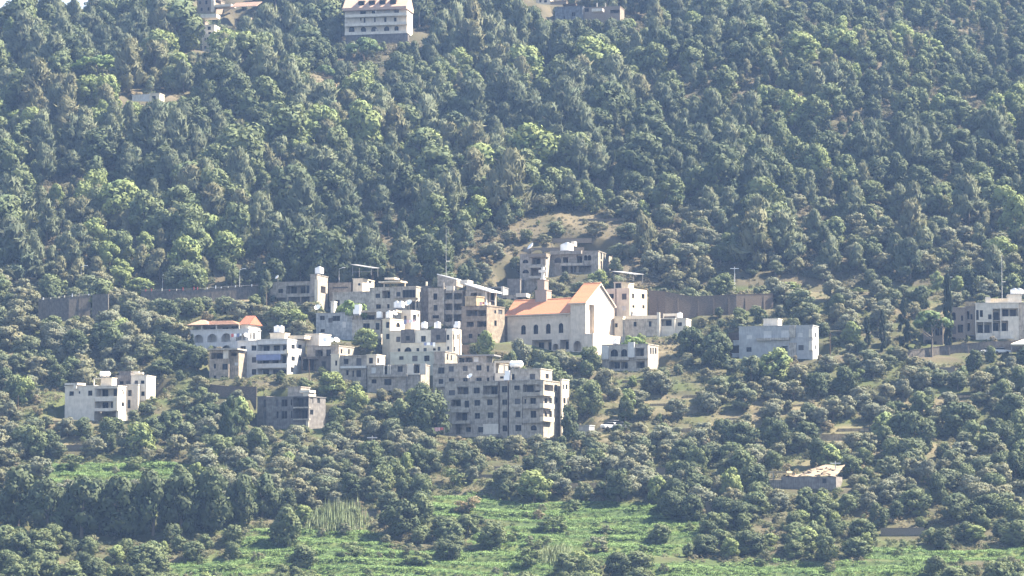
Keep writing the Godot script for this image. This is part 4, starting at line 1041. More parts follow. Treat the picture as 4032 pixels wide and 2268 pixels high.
func low_plants() -> void:
	var noise := FastNoiseLite.new()
	noise.seed = 21
	noise.frequency = 0.05
	var crop := []
	var under := []
	for k in 170000:
		var d := sqrt(rng.randf_range(535.0 * 535.0, 760.0 * 760.0))
		var x := rng.randf_range(-1, 1) * (d * 0.18 + 6.0)
		var z := EYE.z - d
		var n := noise.get_noise_2d(x, z)
		var f := inside(FIELDS, x, z, n * 0.5)
		if f > 0.4:
			var n3 := noise.get_noise_2d(x * 2.0 + 50.0, z * 5.0)
			var s := rng.randf_range(0.22, 0.5) * (1.0 + 0.9 * n3)
			var c := Color(0.08, 0.14, 0.06).lerp(Color(0.14, 0.215, 0.085), clampf(0.5 + n3 * 1.9 + rng.randf_range(-0.12, 0.12), 0, 1))
			crop.append([Vector3(x, ground(x, z), z), Vector3(2.6 * s, s, 2.6 * s), c])
		elif rng.randf() < 0.2 and d < 738:
			var most := room(x, z)
			if most < 0.01: continue
			var s := rng.randf_range(0.35, 1.25) * (0.6 if inside(DRY, x, z) > 0.3 else 1.0)
			s = minf(s, maxf(0.3, most))
			var c := Color(0.1, 0.12, 0.06).lerp(Color(0.2, 0.175, 0.11), clampf(0.42 + n * 1.2 + rng.randf_range(-0.35, 0.35), 0, 1))
			under.append([Vector3(x, ground(x, z) - 0.1, z), Vector3(s * 1.6, s, s * 1.6), c])
	for k in 42000:
		var d := rng.randf_range(744, 1060)
		var x := rng.randf_range(-1, 1) * (d * 0.18 + 6.0)
		var z := EYE.z - d
		var most := room(x, z)
		if most < 0.05: continue
		var n := noise.get_noise_2d(x, z)
		var s := rng.randf_range(0.6, 1.9) * (0.45 if inside(DRY, x, z) > 0.3 or inside(GLADES, x, z) > 0.3 else 1.0)
		s = minf(s, maxf(0.45, most))
		under.append([Vector3(x, ground(x, z) - 0.1, z), Vector3(s * 1.4, s, s * 1.4), Color(0.075, 0.09, 0.055).lerp(Color(0.17, 0.145, 0.1), clampf(0.4 + n + rng.randf_range(-0.4, 0.4), 0, 1))])
	var mounds := []
	for k in 9000:
		var d := rng.randf_range(540, 640)
		var x := rng.randf_range(-1, 1) * (d * 0.18 + 6.0)
		var z := EYE.z - d
		var n3 := noise.get_noise_2d(x * 1.5 + 20.0, z * 4.0)
		if inside(FIELDS, x, z, noise.get_noise_2d(x, z) * 0.5) > 0.35 and n3 > -0.05:
			var s := rng.randf_range(0.35, 1.1)
			mounds.append([Vector3(x, ground(x, z) - 0.15, z), Vector3(s * 3.0, s, s * 3.0), Color(0.1, 0.17, 0.06).lerp(Color(0.19, 0.26, 0.1), clampf(0.3 + n3 + rng.randf_range(-0.3, 0.4), 0, 1))])
	var low := RandomNumberGenerator.new()
	low.seed = 4
	var mb := Mb.new()
	for k in 90:
		var dir := Vector3(low.randfn(), absf(low.randfn()), low.randfn()).normalized()
		var p := dir * Vector3(0.5, 0.85, 0.5) * pow(low.randf(), 0.35)
		var n := (dir + Vector3(low.randfn(), low.randfn() + 0.5, low.randfn()) * 0.5).normalized()
		var x := n.cross(Vector3(low.randfn(), low.randfn(), low.randfn())).normalized() * low.randf_range(0.06, 0.12)
		var tone := low.randf_range(0.75, 1.25)
		mb.leaf(p, x, n.cross(x) * 0.7, n, Color(tone, tone, tone))
	scatter("undergrowth", "low scrub and weeds between the trees and terraces", "scrub", mb.mesh(), M.leaf, under)
	scatter("leafy_crops", "rounded mounds of leafy green crops on the valley terraces", "crops", mb.mesh(), M.leaf, mounds)
	scatter("crop_grass", "bright green leafy crops on the valley terraces", "grass", tuft(30, 0.55, 0.035, 3), M.leaf, crop)
	# beds of tall reeds
	var k := 0
	for q in [[-35.14, 106.01, 12.07, 4.99], [-61.95, 79.26, 5.89, 3.53], [-48.69, 77.23, 5.06, 3.54], [-57.26, 84.5, 4.17, 2.5], [8.6, 131.25, 6.94, 2.77]]:
		var list := []
		for s in int(q[2] * 22.0):
			var x: float = q[0] + rng.randfn() * 0.26 * q[2]
			var z: float = q[1] + rng.randfn() * 2.2
			var h: float = q[3] * rng.randf_range(0.35, 1.1) * exp(-pow((x - q[0]) / q[2], 2.0) * 1.6)
			list.append([Vector3(x, ground(x, z), z), Vector3(1.1, h, 1.1), Color(0.12, 0.16, 0.08).lerp(Color(0.17, 0.2, 0.12), rng.randf())])
		scatter(numbered("reed_bed"), ["large bed of pale reeds at lower centre-left", "pale reed bed left of the grey apartment block foot", "pale reed bed under the dark grey house", "small reed bed beside the tall dark slender tree", "reedy patch in the middle green field"][k], "reeds", tuft(9, 0.75, 0.05, 8 + k), M.leaf, list)
		k += 1

# ------------------------------------------------------------------ materials
func plain(c: Color, rough := 0.85, tex: Texture2D = null, scale := Vector3(0.11, 0.11, 0.11)) -> StandardMaterial3D:
	var m := StandardMaterial3D.new()
	m.albedo_color = c.linear_to_srgb()
	m.roughness = rough
	m.metallic_specular = 0.3
	if tex:
		m.albedo_texture = tex
		m.uv1_triplanar = true
		m.uv1_world_triplanar = true
		m.uv1_scale = scale
	return m

func grain(seed_: int, freq: float, stretch: float, low: float, specks: float) -> ImageTexture:  # blotches, runs of dirt and fine grain, as a multiplier
	var a := FastNoiseLite.new()
	a.seed = seed_
	a.frequency = freq
	a.fractal_octaves = 4
	var ia := a.get_seamless_image(512, 512)
	a.seed = seed_ + 1
	a.frequency = freq * 5.0
	var ib := a.get_seamless_image(512, 512)
	a.seed = seed_ + 2
	a.frequency = 0.2
	var ic := a.get_seamless_image(512, 512)
	var im := Image.create(512, 512, false, Image.FORMAT_RGB8)
	for y in 512:
		for x in 512:
			var streak := ib.get_pixel(x, int(y / stretch) % 512).r
			var v := lerpf(low, 1.0, clampf(0.55 * ia.get_pixel(x, y).r + 0.55 * streak, 0, 1)) + (ic.get_pixel(x, y).r - 0.5) * specks
			im.set_pixel(x, y, Color(v, v * 0.985, v * 0.955))
	return ImageTexture.create_from_image(im)

func materials() -> void:
	var plaster := grain(1, 0.012, 9.0, 0.74, 0.12)
	var dirty := grain(8, 0.014, 12.0, 0.45, 0.2)
	var stone := grain(15, 0.03, 1.0, 0.45, 0.5)
	var earth := grain(22, 0.02, 1.0, 0.6, 0.4)
	M.white = plain(Color(0.68, 0.645, 0.585), 0.8, plaster)
	M.bluewhite = plain(Color(0.61, 0.62, 0.635), 0.8, plaster)
	M.whitestone = plain(Color(0.82, 0.81, 0.78), 0.8, plaster)
	M.cream = plain(Color(0.68, 0.62, 0.52), 0.85, plaster)
	M.church = plain(Color(0.63, 0.57, 0.5), 0.85, plaster)
	M.lightgrey = plain(Color(0.61, 0.575, 0.52), 0.9, dirty)
	M.midgrey = plain(Color(0.4, 0.42, 0.45), 0.9, plaster)
	M.grey = plain(Color(0.5, 0.465, 0.42), 0.9, dirty)
	M.concrete = plain(Color(0.545, 0.505, 0.45), 0.9, dirty)
	M.plaingrey = plain(Color(0.3, 0.285, 0.28), 0.9, dirty)
	M.darkgrey = plain(Color(0.2, 0.19, 0.19), 0.9, dirty)
	M.slate = plain(Color(0.25, 0.245, 0.25), 0.9, dirty)
	M.podium = plain(Color(0.24, 0.23, 0.24), 0.9, dirty)
	M.bluegrey = plain(Color(0.22, 0.25, 0.3), 0.9, dirty)
	M.paleblue = plain(Color(0.48, 0.52, 0.57), 0.9, dirty)
	M.palegreen = plain(Color(0.4, 0.45, 0.42), 0.9, plaster)
	M.beige = plain(Color(0.48, 0.42, 0.35), 0.9, dirty)
	M.tan = plain(Color(0.4, 0.34, 0.28), 0.9, dirty)
	M.sand = plain(Color(0.6, 0.49, 0.33), 0.9, dirty)
	M.yellow = plain(Color(0.62, 0.54, 0.3), 0.9, earth)
	M.ochre = plain(Color(0.5, 0.41, 0.25), 0.95, earth)
	M.stone = plain(Color(0.38, 0.33, 0.285), 0.95, stone, Vector3(0.35, 0.35, 0.35))
	M.pinkstone = plain(Color(0.53, 0.45, 0.4), 0.95, stone, Vector3(0.3, 0.3, 0.3))
	M.stonewall = plain(Color(0.32, 0.29, 0.25), 0.95, stone, Vector3(0.4, 0.4, 0.4))
	M.brownwall = plain(Color(0.2, 0.168, 0.145), 0.95, stone, Vector3(0.12, 0.2, 0.12))
	M.darkwall = plain(Color(0.2, 0.185, 0.17), 0.95, stone, Vector3(0.1, 0.05, 0.1))
	M.brown = plain(Color(0.14, 0.1, 0.075), 0.9, dirty)
	M.tile = plain(Color(0.76, 0.36, 0.21), 0.85, earth, Vector3(0.3, 0.3, 0.3))
	M.redtile = plain(Color(0.58, 0.22, 0.15), 0.85, earth, Vector3(0.3, 0.3, 0.3))
	M.pinktile = plain(Color(0.7, 0.5, 0.41), 0.85, earth, Vector3(0.3, 0.3, 0.3))
	M.paletile = plain(Color(0.74, 0.52, 0.4), 0.85, earth, Vector3(0.3, 0.3, 0.3))
	for k in ["tile", "redtile", "pinktile", "paletile"]:
		M[k].vertex_color_use_as_albedo = true
	M.blueawning = plain(Color(0.24, 0.29, 0.5), 0.8, plaster)
	M.greymetal = plain(Color(0.2, 0.2, 0.2), 0.6)
	M.whitemetal = plain(Color(0.7, 0.7, 0.69), 0.5)
	M.polemetal = plain(Color(0.4, 0.4, 0.4), 0.6)
	M.rubble = plain(Color(0.36, 0.3, 0.23), 0.95, earth, Vector3(0.3, 0.3, 0.3))
	M.plastic = plain(Color(0.78, 0.78, 0.77), 0.4)
	M.canvas = plain(Color(0.75, 0.68, 0.52), 0.9)
	M.frame = plain(Color(0.1, 0.1, 0.095), 0.6)
	M.framedark = plain(Color(0.09, 0.08, 0.075), 0.6)
	M.shutter = plain(Color(0.6, 0.61, 0.63), 0.7, plaster)
	M.pane = plain(Color(0.009, 0.01, 0.012), 0.15)
	M.pane2 = plain(Color(0.02, 0.022, 0.025), 0.25)
	M.curtain = plain(Color(0.075, 0.075, 0.08), 0.6)
	for k in ["pane", "pane2", "curtain"]:
		M[k].metallic_specular = 0.14
	M.tyre = plain(Color(0.02, 0.02, 0.02), 0.8)
	M.redcloth = plain(Color(0.5, 0.12, 0.1), 0.9)
	M.pinkcloth = plain(Color(0.65, 0.4, 0.42), 0.9)
	M.carwhite = plain(Color(0.75, 0.75, 0.75), 0.3)
	M.carsilver = plain(Color(0.5, 0.51, 0.53), 0.3)
	M.cargrey = plain(Color(0.2, 0.21, 0.23), 0.3)
	M.bark = plain(Color(0.13, 0.11, 0.09), 0.95)
	M.asphalt = plain(Color(0.06, 0.06, 0.06), 0.9, earth)
	M.soil = plain(Color.WHITE, 0.95, earth, Vector3(0.15, 0.15, 0.15))
	M.soil.vertex_color_use_as_albedo = true
	M.leaf = leaf_material(Color.WHITE)

# ------------------------------------------------------------------ scene
func _ready() -> void:
	rng.seed = 20240
	var cam := Camera3D.new()
	cam.name = "camera"
	add_child(cam)
	cam.position = EYE
	cam.rotation_degrees.x = PITCH
	cam.fov = 11.216
	cam.near = 1.0
	cam.far = 4000.0
	cam.current = true
	var sky_m := ProceduralSkyMaterial.new()
	sky_m.sky_top_color = Color(0.46, 0.54, 0.66)
	sky_m.sky_horizon_color = Color(0.8, 0.82, 0.84)
	sky_m.sky_curve = 0.18
	sky_m.ground_bottom_color = Color(0.2, 0.21, 0.17)
	sky_m.ground_horizon_color = Color(0.34, 0.37, 0.37)
	var sky := Sky.new()
	sky.sky_material = sky_m
	var env := Environment.new()
	env.background_mode = Environment.BG_SKY
	env.sky = sky
	env.background_energy_multiplier = 0.62
	env.ambient_light_source = Environment.AMBIENT_SOURCE_SKY
	env.tonemap_mode = Environment.TONE_MAPPER_LINEAR
	env.tonemap_exposure = 5.5
	env.fog_enabled = true
	env.fog_density = 0.00011
	env.fog_light_color = Color(0.62, 0.77, 1.0)
	env.sdfgi_enabled = true
	env.ssao_enabled = true
	env.ssil_enabled = true
	var we := WorldEnvironment.new()
	we.name = "world_environment"
	we.environment = env
	add_child(we)
	var sun := DirectionalLight3D.new()
	sun.name = "sun"
	sun.light_energy = 1.6
	sun.light_color = Color(1.0, 0.945, 0.86)
	sun.light_angular_distance = 0.5
	sun.shadow_enabled = true
	add_child(sun)
	sun.look_at_from_position(Vector3.ZERO, -Vector3(0.64, 0.77, -0.08), Vector3.UP)
	materials()
	hillside()
	walls()
	village()
	rooftops()
	forest()
	low_plants()

func walls() -> void:
	wall_along("retaining_wall", "dark concrete retaining wall of the road left of the loggia house", "wall", M.darkwall, [[-92.23, 53.05, -27.19, 3.17], [-84.37, 53.39, -27.42, 2.98], [-76.95, 53.81, -28.89, 3.05], [-68.29, 54.61, -31.06, 3.06], [-60.75, 54.98, -31.85, 3]], 0.6, "retaining walls along the road")
	wall_along("retaining_wall", "dark retaining wall at far left with pale posts on its top", "wall", M.darkwall, [[-115.9, 48.17, -15.81, 4.98], [-108.46, 48.18, -15.93, 5.79], [-103.4, 48.47, -17.4, 6.06]], 0.6, "retaining walls along the road")
	wall_along("retaining_wall", "tall dark concrete buttress in the trees at left below the road", "wall", M.darkwall, [[-102.6, 47.19, -14.99, 7.47], [-98.66, 46.86, -14.76, 7.77]], 0.8, "retaining walls along the road")
	wall_along("retaining_wall", "wide dark brown retaining wall right of the sunlit cream house", "wall", M.brownwall, [[33.74, 50.11, -21.34, 5.97], [37.65, 49.28, -18.35, 6.25], [43.96, 49.68, -19.59, 4.7], [55.35, 50.12, -21.49, 5.02], [64.8, 51.98, -25.49, 3.6]], 0.8, "retaining walls along the road")
	wall_along("retaining_wall", "long dark retaining wall under the right edge houses", "wall", M.darkwall, [[92.83, 37.04, 6.36, 2.41], [102.04, 38.84, 1.05, 2.12], [111.41, 39.85, -0.67, 2.13], [124.17, 39.85, -0.69, 2.86]], 0.7, "retaining walls along the road")
	wall_along("retaining_wall", "low brown retaining wall below the white apartment block", "wall", M.brownwall, [[-70.77, 28.84, 25.22, 2.1], [-65.49, 27.71, 28.37, 2.5], [-58.5, 27.13, 28.41, 2.91]], 0.7, "retaining walls along the road")
	wall_along("terrace_wall", "pale stone terrace edge above the rubble shack", "wall", M.sand, [[67.2, 17.35, 46.56, 1.3], [71.83, 17.4, 46.83, 1.3], [76.47, 17.45, 47.04, 1.3]], 0.6, "stone terrace walls")
	wall_along("terrace_wall", "low stone terrace wall left of the rubble shack", "wall", M.stonewall, [[26.32, 9.27, 70.58, 1.47], [31.5, 9.33, 70.37, 1.47], [36.63, 9.37, 71.02, 1.46]], 0.6, "stone terrace walls")
	wall_along("terrace_wall", "dry stone terrace wall above the middle green field", "wall", M.sand, [[11.4, 6, 83.2, 1.33], [15.93, 6.06, 83.13, 1.33], [20.47, 6.11, 82.89, 1.33]], 0.6, "stone terrace walls")
	wall_along("terrace_wall", "dark stone terrace wall below the grey apartment block", "wall", M.stonewall, [[-12.69, 8.41, 77.87, 0.75], [-7.05, 8.48, 77.04, 0.75], [-1.4, 8.55, 76.08, 0.75]], 0.6, "stone terrace walls")
	wall_along("terrace_wall", "stone terrace wall right under the grey apartment block", "wall", M.stonewall, [[-3.58, 10.44, 72.18, 0.65], [1.85, 10.53, 70.2, 0.65], [7.29, 10.58, 70.16, 0.65]], 0.6, "stone terrace walls")
	wall_along("terrace_wall", "pale terrace edge left of the grey apartment block", "wall", M.sand, [[-35.56, 15.5, 53.44, 1.12], [-29.35, 15.52, 54.82, 1.11], [-23.19, 15.56, 55.41, 1.11]], 0.6, "stone terrace walls")
	wall_along("terrace_wall", "short stone terrace wall among vines at centre", "wall", M.stonewall, [[-25.36, 11.01, 70.31, 1.2], [-23.45, 11.07, 70.42, 1.2], [-21.55, 11.12, 70.33, 1.2]], 0.6, "stone terrace walls")
	wall_along("terrace_wall", "stone terrace edge at lower left by the path", "wall", M.stonewall, [[-99.53, 14.89, 55.52, 1.11], [-94.78, 14.94, 55.61, 1.11], [-90.03, 15, 55.72, 1.11]], 0.6, "stone terrace walls")
	wall_along("terrace_wall", "bare stone terrace right of the dark grey house", "wall", M.stonewall, [[-41.78, 18.73, 43.73, 0.68], [-38.38, 18.79, 43.72, 0.68], [-34.98, 18.85, 43.64, 0.68]], 0.6, "stone terrace walls")
	wall_along("terrace_wall", "stone terrace at the lower right by the white sheet", "wall", M.stonewall, [[96.1, 11.03, 69.71, 1.2], [100.23, 11.08, 69.42, 1.2], [104.25, 11.13, 69.86, 1.2]], 0.6, "stone terrace walls")
	wall_along("terrace_wall", "stone field wall at lower right above the bright field", "wall", M.stonewall, [[73.74, -3.39, 112.13, 1.42], [78.07, -3.34, 112.05, 1.42], [82.39, -3.29, 111.97, 1.42]], 0.6, "stone terrace walls")
	wall_along("terrace_wall", "pale stone terrace in the olive grove right of the shed", "wall", M.sand, [[33.15, 19.13, 43.84, 0.85], [36.59, 19.2, 43.3, 0.85], [40.03, 19.27, 42.79, 0.85]], 0.6, "stone terrace walls")
	wall_along("terrace_wall", "stone terrace under the long dark wall at right", "wall", M.stonewall, [[96.56, 33.97, 13.79, 1.19], [100.2, 34.05, 13.34, 1.19], [103.85, 34.13, 12.81, 1.19]], 0.6, "stone terrace walls")
	wall_along("terrace_wall", "shadowed stone terrace wall right of the green field", "wall", M.stonewall, [[39.26, 0.67, 104.68, 2.56], [42.35, 0.72, 104.55, 2.56], [45.45, 0.77, 104.37, 2.56]], 0.6, "stone terrace walls")
	wall_along("terrace_wall", "upper stone terrace line above the stilted house", "wall", M.stonewall, [[4.27, 72.8, -67.58, 0.5], [12.62, 72.88, -67.73, 0.5], [20.97, 72.96, -67.88, 0.5]], 0.6, "stone terrace walls")
	wall_along("terrace_wall", "lower stone terrace line above the stilted house", "wall", M.stonewall, [[2.92, 69.89, -62.22, 0.5], [10.87, 69.97, -62.36, 0.5], [18.83, 70.05, -62.51, 0.5]], 0.6, "stone terrace walls")
	wall_along("terrace_wall", "thin pale terrace edge in the olives just right of the grey apartment block", "wall", M.sand, [[16.54, 27.24, 27.2, 0.5], [19.46, 27.3, 27.12, 0.5], [22.38, 27.36, 27.02, 0.5]], 0.6, "stone terrace walls")
	wall_along("terrace_wall", "sunlit dry terrace in the middle of the olive grove", "wall", M.sand, [[31.51, 25.46, 31, 0.58], [34.12, 25.52, 30.91, 0.58], [36.73, 25.58, 30.86, 0.58]], 0.6, "stone terrace walls")
	wall_along("terrace_wall", "small pale terrace edge below the pale grey modern block", "wall", M.sand, [[39.25, 27.58, 27.44, 0.5], [41.28, 27.63, 27.57, 0.5], [43.32, 27.69, 27.65, 0.5]], 0.6, "stone terrace walls")
	wall_along("terrace_wall", "pale terrace edge left above the rubble shack", "wall", M.sand, [[48.38, 22, 37.58, 0.57], [51.25, 22.06, 37.57, 0.57], [54.12, 22.12, 37.58, 0.57]], 0.6, "stone terrace walls")
	wall_along("terrace_wall", "low pale terrace among olives above the rubble shack", "wall", M.sand, [[62.09, 25.3, 32.18, 0.5], [65.37, 25.4, 31.19, 0.5], [68.57, 25.46, 31, 0.5]], 0.6, "stone terrace walls")
	wall_along("terrace_wall", "pale terrace right above the rubble shack", "wall", M.sand, [[73.06, 19.46, 42.31, 0.57], [76.49, 19.52, 42.17, 0.57], [79.93, 19.58, 42, 0.57]], 0.6, "stone terrace walls")
	wall_along("terrace_wall", "pale terrace edge in the olives at far right", "wall", M.sand, [[83.05, 25, 31.01, 0.58], [86.25, 25.06, 30.86, 0.58], [89.46, 25.13, 30.72, 0.58]], 0.6, "stone terrace walls")
	wall_along("terrace_wall", "dry terrace edge near the right picture edge", "wall", M.sand, [[98.26, 27.52, 26.12, 0.58], [102.39, 27.58, 25.86, 0.58], [106.51, 27.65, 25.62, 0.58]], 0.6, "stone terrace walls")
	wall_along("terrace_wall", "short pale terrace under the arched loggia house", "wall", M.sand, [[25.62, 31.49, 18.53, 0.5], [28.28, 31.55, 18.53, 0.5], [30.93, 31.6, 18.52, 0.5]], 0.6, "stone terrace walls")
	wall_along("terrace_wall", "pale terrace edge below the far left white house", "wall", M.sand, [[-103.65, 21.34, 40.43, 0.5], [-99.93, 21.39, 40.45, 0.5], [-96.23, 21.45, 40.4, 0.5]], 0.6, "stone terrace walls")
	wall_along("terrace_wall", "pale terrace edge left of the dark grey house", "wall", M.sand, [[-80.11, 22.6, 36.9, 0.5], [-76.12, 22.66, 36.72, 0.5], [-72.12, 22.73, 36.54, 0.5]], 0.6, "stone terrace walls")
	wall_along("terrace_wall", "pale terrace edge right below the pale grey modern block", "wall", M.sand, [[67.01, 32.11, 17.88, 0.5], [70.35, 32.21, 17.05, 0.5], [73.66, 32.29, 16.55, 0.5]], 0.6, "stone terrace walls")
	wall_along("terrace_wall", "grassy terrace edge high above the church", "wall", M.stonewall, [[17.91, 79.25, -79.63, 0.5], [24.02, 79.34, -79.82, 0.5], [30.13, 79.43, -80.02, 0.5]], 0.6, "stone terrace walls")
	wall_along("terrace_wall", "pale dry terrace below the hotel", "wall", M.sand, [[-56.04, 134.59, -196.15, 1.42], [-51.61, 135.38, -200.88, 1.43], [-47.04, 135.87, -203.63, 1.43]], 0.6, "stone terrace walls")
	wall_along("terrace_wall", "long dry terrace below and left of the hotel", "wall", M.sand, [[-68.25, 128.42, -172.45, 1.31], [-60.66, 129.37, -178.37, 1.31], [-53.24, 130.99, -188.89, 1.33]], 0.6, "stone terrace walls")
	guard_rail("guard_rail", "row of coloured posts and rail on the long left road wall", "railing", [[-92.23, 53.05, -27.19, 3.17], [-84.37, 53.39, -27.42, 2.98], [-76.95, 53.81, -28.89, 3.05], [-68.29, 54.61, -31.06, 3.06], [-60.75, 54.98, -31.85, 3]], "road railings")
	guard_rail("guard_rail", "row of pale posts and rail on the far left road wall", "railing", [[-115.9, 48.17, -15.81, 4.98], [-108.46, 48.18, -15.93, 5.79], [-103.4, 48.47, -17.4, 6.06]], "road railings")

func village() -> void:
	b = thing("hotel_building", "cream balconied hotel with pink tiled roof and dormers on the wooded hill", "hotel", Vector3(-33.62, 153.27, -235.9), -12, "")
	block(b, M.white, -21.42, -0.68, 3.07, 12.53, -1.6, 7.74, [[-20.08, 4.1, -18.15, 5.86, "a"], [-16.11, 4, -14.27, 5.6, "a"], [-12.6, 3.91, -10.57, 5.59, "a"], [-8.29, 4.02, -6.55, 5.58, "a"], [-4.86, 3.99, -3.41, 5.52, "a"], [-16.24, 7.08, -15.85, 8.81, "w"], [-15.1, 6.95, -14.52, 8.68, "w"], [-11.67, 7, -11.09, 8.65, "w"], [-8.25, 6.96, -7.48, 8.52, "w"], [-5.01, 7.01, -4.15, 8.32, "w"], [-16.32, 9.81, -14.38, 11.46, "w"], [-12.42, 9.76, -11.07, 11.58, "w"], [-8.05, 9.9, -6.3, 11.36, "v"], [-4.88, 9.83, -3.34, 11.39, "w"]], [[5.34, 10.25, 6.12, 10.95, "w"], [5.37, 7.92, 6.15, 8.63, "w"], [5.38, 6.72, 6.16, 7.51, "w"], [5.4, 5.17, 6.18, 5.96, "w"]], "none")
	block(b, M.darkgrey, -20.66, 0.03, -7, 2.79, 0, 2, [], [], "slab")
	balcony(b, M.white, -21.02, -0.24, 8.58, 9.51, -1.6, 1.7, "solid")
	balcony(b, M.white, -21, -0.24, 5.66, 6.64, -1.6, 1.7, "solid")
	balcony(b, M.white, -20.99, -0.23, 2.81, 3.67, -1.6, 1.7, "solid")
	bar(b, "divider", M.white, -10.8, -10.57, 9.49, 11.55, -1.6, -0.05)
	bar(b, "divider", M.white, -15.96, -15.75, 6.59, 7.36, -1.6, -0.05)
	bar(b, "divider", M.white, -10.68, -10.47, 3.57, 4.51, -1.6, -0.05)
	bar(b, "divider", M.white, -15.95, -15.74, 3.75, 4.35, -1.6, -0.05)
	bar(b, "divider", M.white, -21.04, -20.79, 6.94, 7.45, -1.6, -0.05)
	hotel_roof(b, -21.72, -0.38, 0.3, -9.64, 11.63)
	block(b, M.podium, -8.35, 0.9, -7, -0.28, 2.2, 3, [], [], "slab")
	b = thing("stone_house", "brown stone house with pale corner pillar at the top left of the hill", "house", Vector3(-103.38, 173.46, -299.23), -18, "houses at the top of the hill")
	block(b, M.stone, -5.48, -0.05, -7, 5.92, 0, 18, [[-4.91, 3.5, -4.04, 4.61, "w"], [-2.54, 3.28, -1.67, 4.66, "w"], [-4.29, 0.99, -3.42, 2.19, "w"], [-1.73, 1.04, -0.86, 2.23, "w"]], [[3.15, 4.41, 7.86, 5.67, "l"]], "slab")
	bar(b, "corner_pillar", M.cream, -0.07, 1.06, 0.52, 5.56, -0.3, 0.5)
	bar(b, "ledge", M.cream, 0.07, 7.35, 2.08, 2.91, -4, 0.3)
	b = thing("white_house", "narrow white house with small balcony below the brown stone house", "house", Vector3(-95.47, 151.62, -247.83), -12, "houses at the top of the hill")
	block(b, M.white, -5.97, -0.05, -7, 6.17, 0, 2.59, [[-5.18, 4.02, -4.58, 4.99, "w"], [-4.43, 4.24, -2.37, 5.17, "w"], [-5.16, 1.25, -4.37, 2.3, "w"]], [[0.12, 4.58, 0.63, 5.63, "w"]], "slab")
	balcony(b, M.white, -4.03, -0.54, 2.92, 3.96, 0, 1.2, "solid")
	block(b, M.white, -6.1, -2.41, 6.53, 9.67, -2, 6, [[-4.75, 7.97, -3.62, 9.11, "w"], [-4.52, 6.58, -3.43, 7.28, "w"]], [], "slab")
	block(b, M.stone, -8.6, -6.43, 6.81, 11.51, -3, 5, [[-8.27, 7.65, -7.28, 8.97, "w"]], [], "slab")
	bar(b, "awning", M.white, -6.89, -1.41, 11.84, 13.06, -5, -1)
	b = thing("small_house", "small beige house between trees right of the narrow white house", "house", Vector3(-93.86, 156.32, -265.59), -10, "houses at the top of the hill")
	block(b, M.beige, -3.37, -0.03, -7, 3.76, 0, 2.33, [[-2.87, 1.43, -0.92, 2.41, "w"], [-2.77, 2.85, -2.07, 3.51, "w"]], [], "slab")
	b = thing("open_pavilion", "open pavilion with pink tiled shed roof on thin posts", "pavilion", Vector3(-88.91, 168.07, -290.65), -15, "")
	block(b, M.stone, -6.12, -0.11, -7, 2.4, 0, 5, [[-5.54, 0.31, -0.39, 2.13, "l"]], [], "slab")
	shed_roof(b, -7.5, 2.0, 0.6, -5.0, 6.2, 8.6, M.pinktile)
	bar(b, "post", M.white, -0.29, 0.09, 0, 2.36, 0.3, 0.6)
	b = thing("garden_terrace", "sunlit yellow garden terrace slab under the open pavilion", "terrace", Vector3(-82.97, 167.04, -288.29), -10, "")
	block(b, M.yellow, -7.39, 0, -7, 0.74, 0, 4, [], [], "slab")
	b = thing("hill_house", "blue-grey house behind a white awning at the top centre", "house", Vector3(23.33, 164.14, -257.59), -14, "houses at the top of the hill")
	block(b, M.bluegrey, -9.46, 0.01, -7, 4.64, 0, 7, [[-6.56, 0.45, -6.05, 1.47, "w"], [-3.79, 1.24, -2.51, 2.61, "w"]], [], "slab")
	block(b, M.stone, -0.22, 12.35, -7, 4.21, -1, 7, [[9.1, 1.9, 12.23, 3.05, "l"], [0.42, 2.73, 1.83, 3.96, "w"]], [], "slab")
	bar(b, "awning", M.white, 3.84, 7.44, 1.96, 2.93, 1, 3.5)
	bar(b, "post", M.white, 4.24, 4.57, 4.12, 5.74, -2, -1.85)
	bar(b, "post", M.white, 7.08, 7.41, 4, 5.61, -2, -1.85)
	bar(b, "awning", M.brown, -6.77, -2.32, 5.03, 5.56, -2, 0)
	b = thing("flat_roof_house", "low house with bright flat roof at the very top centre", "house", Vector3(17.66, 171.57, -270.33), -12, "houses at the top of the hill")
	block(b, M.cream, -10.5, -5.53, -7, 2.69, -3, 6, [[-9.35, 1.39, -8.57, 2.31, "w"], [-7.71, 1.33, -6.67, 2.25, "w"]], [], "slab")
	block(b, M.stone, -5.54, -0.11, -7, 1.68, -3, 5, [], [], "slab")
	b = thing("low_hut", "low hut with white flat roof at the top right of centre", "hut", Vector3(57.28, 174.9, -289.16), -12, "")
	block(b, M.stone, -4.28, 0, -7, 0.98, 0, 5, [[-3.13, 0.18, -2.21, 0.73, "w"]], [], "slab")
	bar(b, "roof_slab", M.white, -3.32, 0.12, 0.96, 1.49, -4, 0.4)
	b = thing("tarpaulin_shed", "low shed under a pale blue tarpaulin among the trees", "shed", Vector3(-103.25, 121.84, -152.25), -14, "")
	block(b, M.bluewhite, -8.58, -3.19, -7, 2.31, 0, 5, [], [], "slab")
	block(b, M.cream, -3.19, -0.02, -7, 2.53, 0, 4, [[-2.44, 0.62, -1.22, 1.77, "w"]], [], "slab")
	b = thing("road_house", "flat-roofed grey house with wide dark loggia below the road", "house", Vector3(-50.24, 52.93, -27), -16, "village houses on the hillside")
	block(b, M.grey, -10.62, -0.06, -7, 5.97, 0, 11, [[-8.42, 3.18, -7.13, 4.26, "w"], [-6.31, 3.01, -1.14, 4.97, "l"], [-0.97, 2.91, -0.18, 4.96, "w"], [-9.6, 0.45, -6.21, 2.05, "d"], [-5.64, 0.33, -2.57, 2.09, "d"], [-2.28, 0.23, -0.18, 2.09, "d"]], [], "slab")
